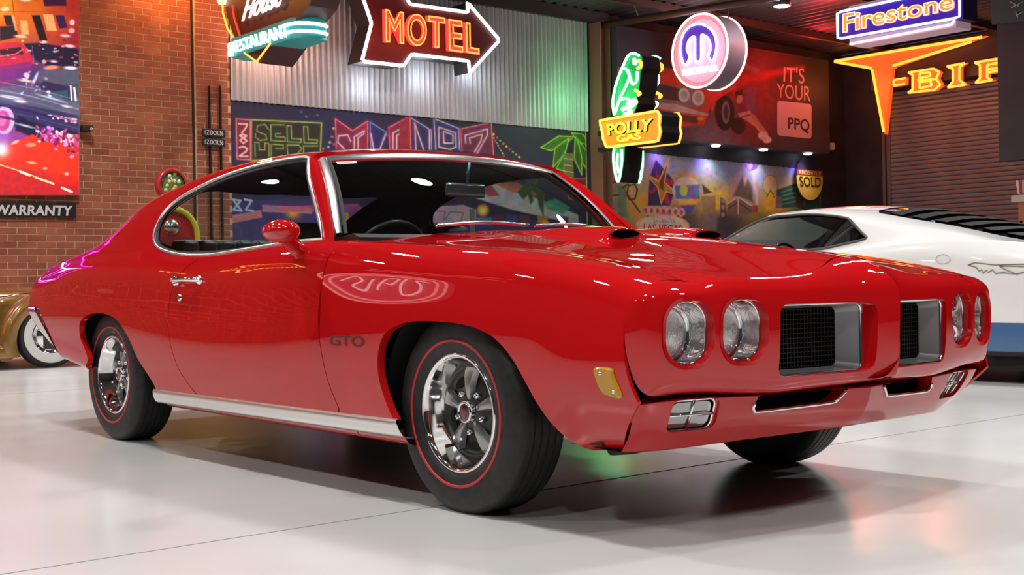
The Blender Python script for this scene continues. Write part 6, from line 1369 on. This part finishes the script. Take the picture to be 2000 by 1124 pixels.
# steering wheel, right-hand drive
sw = empty('steering_wheel', parent=car); o = np.array([-1.10, -.38, .855]); ax = np.array([-.86, 0, .50]); ax /= np.linalg.norm(ax); u, v, w_ = frame_of(ax)
mobj('rim', *tube([o+.178*(math.cos(a)*u+math.sin(a)*v) for a in np.linspace(0, 2*math.pi, 48, endpoint=False)], .012, 10, True), BLACKV, sw)
mobj('hub', *lathe([(0, .02), (.05, .015), (.055, -.02), (0, -.02)], o-ax*.03, ax, 24), BLACKV, sw)
for a in (.1, math.pi-.1, -math.pi/2): mobj('spoke', *tube([o-ax*.03+.04*(math.cos(a)*u+math.sin(a)*v), o+.18*(math.cos(a)*u+math.sin(a)*v)], .009, 6), CHROME_S, sw)
mobj('column', *tube([o-ax*.03, o-ax*.30], .03, 12), BLACKV, sw)
# seats
def seat(y, x=-1.55, w=.52, hr=True):
    st = empty('front_seat', (x, y, 0), parent=car)
    MB().box((-.22, -w/2, .46), (.34, w/2, .62), .05).build('cushion', BLACKV, st, sharp=40)
    V = MB().box((-.09, -w/2, .50), (.06, w/2, .905), .045); V.v = [(a-.28*(c_-.5), b*(1-.18*max(0, c_-.7)), c_) for a, b, c_ in V.v]; V.build('seat_back', BLACKV, st, sharp=40)
    if hr:
        V = MB().box((-.055, -.13, .92), (.045, .13, 1.04), .035); V.v = [(a-.14, b, c_) for a, b, c_ in V.v]; V.build('headrest', BLACKV, st, sharp=40)
    return st
seat(-.37); seat(.37)
rs = empty('rear_seat', (-2.42, 0, 0), parent=car)
MB().box((-.1, -.62, .46), (.34, .62, .60), .05).build('cushion', BLACKV, rs, sharp=40)
for k in range(12):
    y = -.62+1.24*(k+.5)/12; V = MB().box((-.16, y-.0515, .52), (-.02, y+.0515, .995), .025); V.v = [(a-.22*(c_-.5), b, c_) for a, b, c_ in V.v]; V.build('back_pleat', BLACKV, rs, sharp=40)
MB().box((-3.06, -.70, .905), (-2.66, .70, .925)).build('parcel_shelf', BLACKV, car)
# interior mirror and dangling tag
im = empty('rear_view_mirror', (-1.02, -.02, 1.155), parent=car)
V = MB().box((-.012, -.105, -.030), (.012, .105, .030), .010); V.build('mirror_case', pmat('mirror_case_bright', (.55, .60, .62), .15, .9), im, sharp=40)
mobj('mirror_stem', *tube([(.0, .01, .03), (.02, .01, .12)], .006, 8), pmat('mirror_stem_blue', (.10, .22, .28), .3, .5), im)
MB().box((-1.02, .0, .98), (-1.018, .028, 1.075)).build('hanging_tag', pmat('tag_grey', (.25, .25, .26), .6), car)
# ================================================================ the white coupe behind
WHITE = pmat('white_paint', (.80, .80, .79), .3, coat=1., coat_r=.02); BLUE = pmat('blue_stripe_paint', (.015, .10, .27), .3, coat=1., coat_r=.02)
wc = empty('white_coupe', (-3., 5.70, 0), label='white fastback coupe with blue lower stripe parked behind the red coupe', cat='car'); WO = np.array([-3., 5.70, 0])
def wt(*p): return nspline([q[0] for q in p], [q[1] for q in p])
w_yw = wt((-5.35, .80), (-5.1, .90), (-4.5, .94), (-3.5, .95), (-2.5, .95), (-1.6, .96), (-.9, .93), (-.55, .86))
w_z6 = wt((-5.35, .80), (-5., .86), (-4.4, .905), (-3.6, .935), (-3., .945), (-2.6, .955), (-2.2, .985), (-1.8, 1.0), (-1.3, .975), (-.9, .93), (-.55, .86))
w_y6 = wt((-5.35, .70), (-5., .80), (-4.4, .84), (-3.6, .86), (-2.6, .87), (-1.8, .89), (-1.2, .87), (-.55, .78))
w_rz = wt((-4.2, 1.18), (-3.7, 1.245), (-3.3, 1.275), (-2.9, 1.275), (-2.5, 1.225), (-2.1, 1.155), (-1.7, 1.09), (-1.3, 1.01), (-.9, .945), (-.55, .87))
w_ry = wt((-4.2, .68), (-3.3, .67), (-2.6, .69), (-2.1, .73), (-1.7, .77), (-1.2, .79), (-.55, .76))
w_cz = wt((-4.2, 1.27), (-3.7, 1.325), (-3.2, 1.35), (-2.7, 1.345), (-2.3, 1.29), (-1.9, 1.20), (-1.5, 1.10), (-1.1, 1.0), (-.8, .95), (-.55, .88))
w_hz = wt((-5.35, .82), (-5., .90), (-4.4, .965), (-4., .985), (-3.6, .99))
def wside(x):
    x = np.asarray(x); W = w_yw(x); S = w_z6(x); P = np.zeros((len(x), 6, 3)); P[..., 0] = x[:, None]
    for k, (y, z) in enumerate(((W-.16, 0*x+.20), (W-.05, 0*x+.20), (W-.012, 0*x+.40), (W, 0*x+.60), (W-.022, S-.10), (w_y6(x), S))): P[:, k, 1] = y; P[:, k, 2] = z
    return P
def wtop(x):
    x = np.asarray(x); P = np.zeros((len(x), 6, 3)); P[..., 0] = x[:, None]; a = (w_y6(x)-.02, w_z6(x)+.02); b = (w_ry(x), w_rz(x)); c = (0*x+.50, w_cz(x)*.62+w_rz(x)*.38)
    for k, (y, z) in enumerate((a, ((a[0]+b[0])/2+.01, (a[1]+b[1])/2), b, c, (0*x+.25, w_cz(x)-.006), (0*x, w_cz(x)))): P[:, k, 1] = y; P[:, k, 2] = z
    return P
wx = np.linspace(-4.2, -.55, 200); A = np.concatenate([wside(wx), wtop(wx)], 1); wfull = section(A, [3, 4, 6, 8, 8, 2, 8, 8, 6, 6, 5]); nW = 29
wxf = np.linspace(-5.35, -3.6, 110)
def wfront(x):
    x = np.asarray(x); B = np.zeros((len(x), 3, 3)); B[..., 0] = x[:, None]
    for k, (y, t) in enumerate(((.62, .45), (.3, .9), (0., 1.))): B[:, k, 1] = y; B[:, k, 2] = w_z6(x)*(1-t)+w_hz(x)*t
    return np.concatenate([wside(x), B], 1)
wfr = section(wfront(wxf), [3, 4, 6, 8, 8, 6, 6, 6])
wS = merge(clip(patch(wfull[:, :nW+1], (0, 1, 0)), lambda V: V[:, 0]+3.9), clip(patch(wfr[:, :nW+1], (0, 1, 0)), lambda V: -3.9-V[:, 0]))
wh = lambda cx: catmull([(cx-.40, .05), (cx-.40, .35), (cx-.33, .56), (cx-.2, .67), (cx, .70), (cx+.2, .67), (cx+.33, .56), (cx+.40, .35), (cx+.40, .05)], 5, True)
WR, WF = -1.78, -4.60
for c_ in (WR, WF): wS = clip(wS, lambda V, c_=c_: -sdpoly(V[:, [0, 2]], wh(c_)))
wS = rim(wS, y_in(.05), lambda m: (np.abs(sdpoly(m[:, [0, 2]], wh(WR))) < .004) | (np.abs(sdpoly(m[:, [0, 2]], wh(WF))) < .004))
W_DLO = np.vstack([catmull([(-4.02, .97), (-3.80, 1.10), (-3.50, 1.245), (-3.40, 1.27)], 4), catmull([(-3.32, 1.275), (-3.0, 1.275), (-2.75, 1.25), (-2.60, 1.222)], 4), catmull([(-2.56, 1.20), (-2.42, 1.10), (-2.36, 1.06), (-2.40, 1.04)], 4), [(-2.75, .985), (-3.2, .972), (-3.7, .968)]])
wT = patch(wfull[:, nW:], (0, 0, 1)); wedge = lambda V: -4.06+.62*np.clip((V[:, 2]-.95)/.33, 0, 1.2)
wT0 = wT
wT = clip(clip(wT, lambda V: -sdpoly(V[:, [0, 2]], W_DLO)), lambda V: V[:, 0]-wedge(V)+.09*(1-(np.minimum(V[:, 1], .66)/.66)**2))
W_RW = np.array([(-2.46, 0), (-2.46, .50), (-2.40, .58), (-1.20, .66), (-1.10, .60), (-1.08, 0), (-1.08, -.2), (-2.46, -.2)])
wT_w = clip(wT, lambda V: -sdpoly(V[:, :2], W_RW)); rw = clip(wT, lambda V: sdpoly(V[:, :2], W_RW)); rw['V'] = rw['V']-rw['N']*.006
M2 = lambda p: (lambda q: dict(V=q['V']-[WO[0], 0, 0], N=q['N'], F=q['F']))(merge(p, mirror(p)))
upper = clip(wS, lambda V: V[:, 2]-.425); lowr = clip(clip(wS, lambda V: .422-V[:, 2]), lambda V: V[:, 2]-.225)
hoodw = patch(wfr[:, nW:], (0, 0, 1)); hoodw = clip(hoodw, lambda V: -3.75-V[:, 0])
pobj('body_shell', M2(merge(upper, wT_w, hoodw)), WHITE, wc)
for q in islands(M2(lowr)): pobj('blue_stripe', q, BLUE, wc)
for q in islands(M2(clip(wS, lambda V: .224-V[:, 2]))): pobj('sill', q, BLACK, wc)
pobj('rear_window', M2(rw), pmat('black_rear_glass', (.006, .006, .008), .05, coat=1.), wc)
for k in range(6):   # louvre lips across the rear glass
    x = -2.30+k*.19; yy = np.linspace(-.56, .56, 15); P = [(x-WO[0]-.02*abs(y), y, float(np.interp(abs(y), [0, .25, .50, .66], [w_cz(x), w_cz(x)-.006, w_cz(x)*.62+w_rz(x)*.38, w_rz(x)+.02]))+.014) for y in yy]
    V = np.vstack([P, np.array(P)+[.10, 0, -.022], np.array(P)+[.0, 0, -.03]]); F = [(i, i+1, 15+i+1, 15+i) for i in range(14)]+[(i, 30+i, 30+i+1, i+1) for i in range(14)]
    mobj('louvre', V, F, BLACK, wc, True, None, 30)
for s in (1, -1):
    g_ = clip(wT0, lambda V: sdpoly(V[:, [0, 2]], W_DLO)-.003); g_['V'] = g_['V']-g_['N']*.010-[WO[0], 0, 0]; pobj('side_window', g_ if s > 0 else mirror(g_), GLASS, wc)
    ring = []
    for x, z in W_DLO:
        r = section(np.concatenate([wside(np.array([x])), wtop(np.array([x]))], 1), [3, 4, 6, 8, 8, 2, 8, 8, 6, 6, 5])[0][nW:]; ring.append((x-WO[0], s*(np.interp(z, r[:, 2], r[:, 1])+.002), z))
    mobj('window_trim', *tube(ring, .011, 6, True), pmat('trim_dark_grey', (.10, .095, .09), .35, .6), wc)
U, Vv = np.meshgrid(np.linspace(-1, 1, 25), np.linspace(0, 1, 9), indexing='ij'); wsw = np.stack([-4.16+.10*np.abs(U)**2+Vv*.60+.0*U, U*(.80-.15*Vv), .965+.345*Vv-.03*np.abs(U)**2*Vv], -1); wsw[..., 0] -= WO[0]
pobj('windscreen', patch(wsw, (-1, 0, 1)), GLASS, wc)
hlw = dict(V=wT_w['V']-wT_w['N']*.03, N=-wT_w['N'], F=[f[::-1] for f in wT_w['F']]); pobj('headliner', M2(hlw), LINER, wc)
MB().box((-1.95, -.86, .09), (2.2, .86, .235)).build('underbody', HOLE, wc)
MB().box((-1.6, -.80, .30), (1.9, .80, .62)).box((-1.0, -.78, .62), (-.75, .78, .95)).build('cabin_interior', BLACK, wc)
for y in (-.38, .38):
    V = MB().box((.05, y-.25, .5), (.22, y+.25, 1.0), .06); V.v = [(a+.25*(c_-.5), b, c_) for a, b, c_ in V.v]; V.build('front_seat', BLACKV, wc, sharp=40)
    MB().box((.28, y-.13, 1.0), (.38, y+.13, 1.14), .04).build('headrest', BLACKV, wc, sharp=40)
o = np.array([-.42, -.38, .90]); ax = np.array([.9, 0, .4]); u, v, _ = frame_of(ax); mobj('steering_wheel', *tube([o+.17*(math.cos(a)*u+math.sin(a)*v) for a in np.linspace(0, 2*math.pi, 36, endpoint=False)], .014, 8, True), BLACKV, wc)
for x in (WR, WF):
    for s in (1, -1):
        w = empty('wheel', (x-WO[0], s*.80, .325), parent=wc)
        if s < 0: w.rotation_euler = (0, 0, math.pi)
        mobj('tyre', *lathe(catmull([(.19, -.09), (.24, -.105), (.30, -.10), (.325, -.07), (.325, .07), (.30, .10), (.24, .105), (.19, .09)], 3), (0, 0, 0), (0, 1, 0), 48), TYRE, w); mobj('rim', *lathe([(.19, .085), (.18, .09), (.165, .04), (.08, .05), (.06, .07), (0, .07)], (0, 0, 0), (0, 1, 0), 40), ARGENT, w)
    MB().box((x-.38-WO[0], -.74, .2), (x+.38-WO[0], .74, .70)).build('wheel_well', HOLE, wc)
# emblem lines and filler cap on the quarter
def wpt(px, py, d=.004):
    q = None
    y = 4.75
    for _ in range(6):
        q = on_y(px, py, y); row = section(np.concatenate([wside(np.array([q[0]])), wtop(np.array([q[0]]))], 1), [3, 4, 6, 8, 8, 2, 8, 8, 6, 6, 5])[0]; y = WO[1]-float(np.interp(q[2], row[:nW+8, 2], row[:nW+8, 1]))-d
    return on_y(px, py, y)-WO
Z8 = lambda zx, zy: (1640+zx/3.306, 380+zy/3.306); LINE = pmat('emblem_line_gold', (.22, .20, .14), .5)
for L in ([(828, 455), (870, 440), (920, 445), (1000, 455), (1180, 450), (1290, 448)], [(828, 455), (880, 470), (900, 495), (915, 485), (925, 510), (945, 490), (960, 505), (985, 485), (1005, 510), (1060, 505), (1140, 515), (1060, 480), (1030, 462)], [(1035, 462), (1180, 465), (1290, 470)], [(1140, 515), (1200, 500), (1290, 500)]):
    mobj('emblem_line', *tube([wpt(*Z8(*p)) for p in L], .0035, 6), LINE, wc)
mobj('filler_cap', *tube([wpt(1842+14*math.cos(a), 506+9*math.sin(a)) for a in np.linspace(0, 2*math.pi, 28, endpoint=False)], .003, 6, True), pmat('cap_line_grey', (.55, .55, .55), .4), wc)
MB().box((2.36, -.78, .35), (2.50, .78, .60), .04).build('rear_bumper', BLACK, wc, sharp=40); MB().box((-2.42, -.72, .35), (-2.30, .72, .60), .04).build('front_bumper', BLACK, wc, sharp=40)
MB().box((-2.34, -.70, .55), (-2.25, .70, .80)).build('front_panel', BLACK, wc); MB().box((2.30, -.76, .55), (2.44, .76, .86)).build('tail_panel', BLACK, wc)

# ================================================================ low gold custom car by the wall
GOLD = noise_col(pmat('gold_paint', (.30, .15, .03), .3, .5, coat=1.), (.27, .13, .025), (.33, .17, .035), 4); GOLD.node_tree.nodes['Principled BSDF'].inputs['Roughness'].default_value = .3
gc = empty('gold_custom_car', (-9.24, 1.08, 0), label='low gold custom car with white-walled tyre beside the brick wall', cat='car')
# local frame: x towards the hall, y along the car towards its nose
gy = np.linspace(-.95, 4.3, 90); gtop = tab((-.95, .55), (-.8, .70), (-.4, .775), (.3, .785), (.85, .80), (1.2, .95), (1.6, 1.16), (2.1, 1.22), (2.6, 1.15), (3.0, .95), (3.5, .86), (4.1, .78), (4.3, .6)); gw = tab((-.95, .45), (-.7, .62), (0, .70), (1.5, .72), (3., .66), (4.3, .40))
G = []
for y in gy:
    t, w = float(gtop(y)), float(gw(y)); k = max(0., (t-.82)/.4); G.append([(-.86+sx, y, z) for sx, z in ((w-.02, .22), (w, .40), (w, .62), (w-.02-.0*k, .70), (w-.06-.02*k, .76 if t > .8 else t-.02), (w-.12-.08*k, max(t-.05-.0*k, t-.10)), (w-.25-.05*k, t), (.2, t+.02), (0, t+.025), (-.2, t+.02), (-w+.25, t), (-w+.08, t-.06), (-w, .62), (-w, .40), (-w+.02, .22))])
pobj('car_body', patch(np.array(G), (0, 0, 1)), GOLD, gc)
for x in (0., -1.72):
    for y in (0., 2.85):
        sg_ = 1 if x == 0 else -1
        w = empty('wheel', (x, y, .315), parent=gc)
        mobj('tyre', *lathe(catmull([(.18, -.07), (.24, -.085), (.29, -.08), (.315, -.05), (.315, .05), (.29, .08), (.24, .085), (.18, .07)], 3), (0, 0, 0), (sg_, 0, 0), 48), TYRE, w); mobj('white_wall', *lathe(catmull([(.185, .074), (.22, .086), (.262, .0885), (.268, .084)], 3), (0, 0, 0), (sg_, 0, 0), 48), pmat('whitewall', (.72, .72, .68), .6), w); mobj('hub_cap', *lathe(catmull([(.187, .070), (.17, .072), (.14, .055), (.12, .07), (.07, .095), (0, .105)], 3), (0, 0, 0), (sg_, 0, 0), 40), CHROME, w)
        # pontoon fender over the wheel
        V, F = lathe(catmull([(.335, .09), (.36, .115), (.43, .12), (.475, .08), (.485, 0), (.47, -.12), (.44, -.24)], 3), (x, y, .27), (sg_, 0, 0), 48, 0, 2*math.pi); p = clip(dict(V=np.array(V), F=F, N=np.tile([0, 0, 1.], (len(V), 1))), lambda q: q[:, 2]-.12); mobj('fender', p['V'], p['F'], GOLD, gc)
MB().box((-.16, -.72, .10), (.10, -.36, .24), .03).box((-.16, .40, .12), (.06, 2.4, .20), .03).build('running_board', GOLD, gc, sharp=40)
MB().tube([(.0, -.60, .79-.115), (-.10, -.2, .735), (-.13, .4, .735), (-.13, .9, .75)], .012, 8).build('side_moulding', CHROME, gc, True)

# ================================================================ red fuel bowser by the brick wall
fp = empty('fuel_bowser', (-11.2, 3.30, 0), label='red arched fuel bowser with a round globe on top by the brick wall', cat='bowser'); RB = pmat('bowser_red', (.42, .02, .015), .35, coat=.5); YG = pmat('bowser_yellow_green', (.55, .50, .04), .4, emit=(.5, .45, .02), es=.15)
arch = [(-.33, .05)]+[(-.33, 1.40)]+[(.33*math.cos(a), 1.42+.33*math.sin(a)) for a in np.linspace(math.pi, 0, 20)]+[(.33, .05)]
MB().prism(arch, (0, 0, 0), (0, 1, 0), (0, 0, 1), (1, 0, 0), -.35, 0).build('cabinet', RB, fp)
mobj('arch_rim', *tube([(.01, a*1.0, b) for a, b in arch[1:-1]]+[(.01, .33, .10)], .035, 8), YG, fp); MB().box((-.36, -.37, 0), (.04, .37, .06)).build('plinth', BLACK, fp)
MB().box((0, -.22, .95), (.015, .22, 1.22)).build('price_panel', pmat('panel_white', (.60, .58, .56), .5), fp); MB().box((0, -.22, 1.28), (.02, .22, 1.40)).build('dial_band', pmat('dial_dark_red', (.22, .02, .03), .4), fp); mobj('dial', *lathe([(0, .03), (.08, .028), (.10, .0)], (0, 0, 1.52), (1, 0, 0), 24), CHROME_S, fp)
mobj('globe_ring', *lathe(catmull([(.155, .06), (.175, .07), (.20, .05), (.205, 0), (.20, -.05), (.175, -.07), (.155, -.06)], 3), (-.05, .025, 2.045), (1, 0, 0), 40), RB, fp); mobj('globe_face', *lathe([(0, .05), (.10, .045), (.16, .02)], (-.05, .025, 2.045), (1, 0, 0), 32), pmat('globe_green', (.12, .20, .05), .3, coat=1.), fp)
rg = random.Random(4)
for k in range(14):
    a, r = rg.uniform(0, 6.28), .14*math.sqrt(rg.random()); c_ = [(.65, .45, .04), (.7, .6, .2), (.75, .75, .7), (.55, .35, .03)][k % 4]; mobj('globe_spot', *lathe([(0, .008), (.022, .004), (.026, -.004)], (0.0-.25*r*r, .025+r*math.cos(a), 2.045+r*math.sin(a)), (1, 0, 0), 12), pmat('globe_spot_%d' % (k % 4), c_, .3), fp)
mobj('globe_neck', *tube([(-.05, .0, 1.72), (-.05, .02, 1.86)], .07, 12), RB, fp)
# rods with number plates on the pier
for px, lab in ((408, 'left black steel rod carrying the two plates on the brick pier'), (429.5, 'right black steel rod carrying the two plates on the brick pier')):
    t0 = on_x(px, 168, BX+.06); o = MB().tube([(t0[0], t0[1], 0), (t0[0], t0[1], t0[2])], .018, 8).build('steel_rod', pmat('rod_black', (.006, .006, .006), .8, spec=.2), None, True); tag(o, lab, 'rod', 'black rods on the brick pier')
for k, (y0, y1) in enumerate(((252, 267.5), (270.5, 286))):
    c0 = on_x(418, (y0+y1)/2, BX+.10); pl = empty('number_plate', c0, label=('upper', 'lower')[k]+' black number plate reading Z DOR 56 on the brick pier', cat='plate', group='number plates on the brick pier'); a = on_x(396, (y0+y1)/2, BX+.10)-c0; b = on_x(440, (y0+y1)/2, BX+.10)-c0; h = (on_x(418, y0, BX+.10)-on_x(418, y1, BX+.10))[2]/2
    MB().box((-.02, a[1], -h), (0, b[1], h), .004).build('plate', pmat('plate_black', (.01, .01, .01), .4), pl); text_on('plate_lettering', 'I Z DOR 56', [(0, a[1]+.03, -h*.55), (0, b[1]-.03, -h*.55), (0, a[1]+.03, h*.6)], (1, 0, 0), pmat('plate_white', (.65, .62, .6), .5), pl, .003, .01, .001)
c0 = on_x(169, 251, BX+.12); sc_ = empty('security_camera', c0, label='small black wall camera at the edge of the show-car poster', cat='camera'); MB().box((-.12, -.03, -.03), (-.04, .03, .03)).build('mount', BLACK, sc_); MB().box((-.06, -.07, -.04), (.06, .07, .04), .02).build('camera_body', BLACK, sc_, sharp=40); mobj('camera_lens', *lathe([(.02, 0), (.02, .02), (0, .022)], (.06, .035, -.01), (1, 0, 0), 12), CHROME_S, sc_)
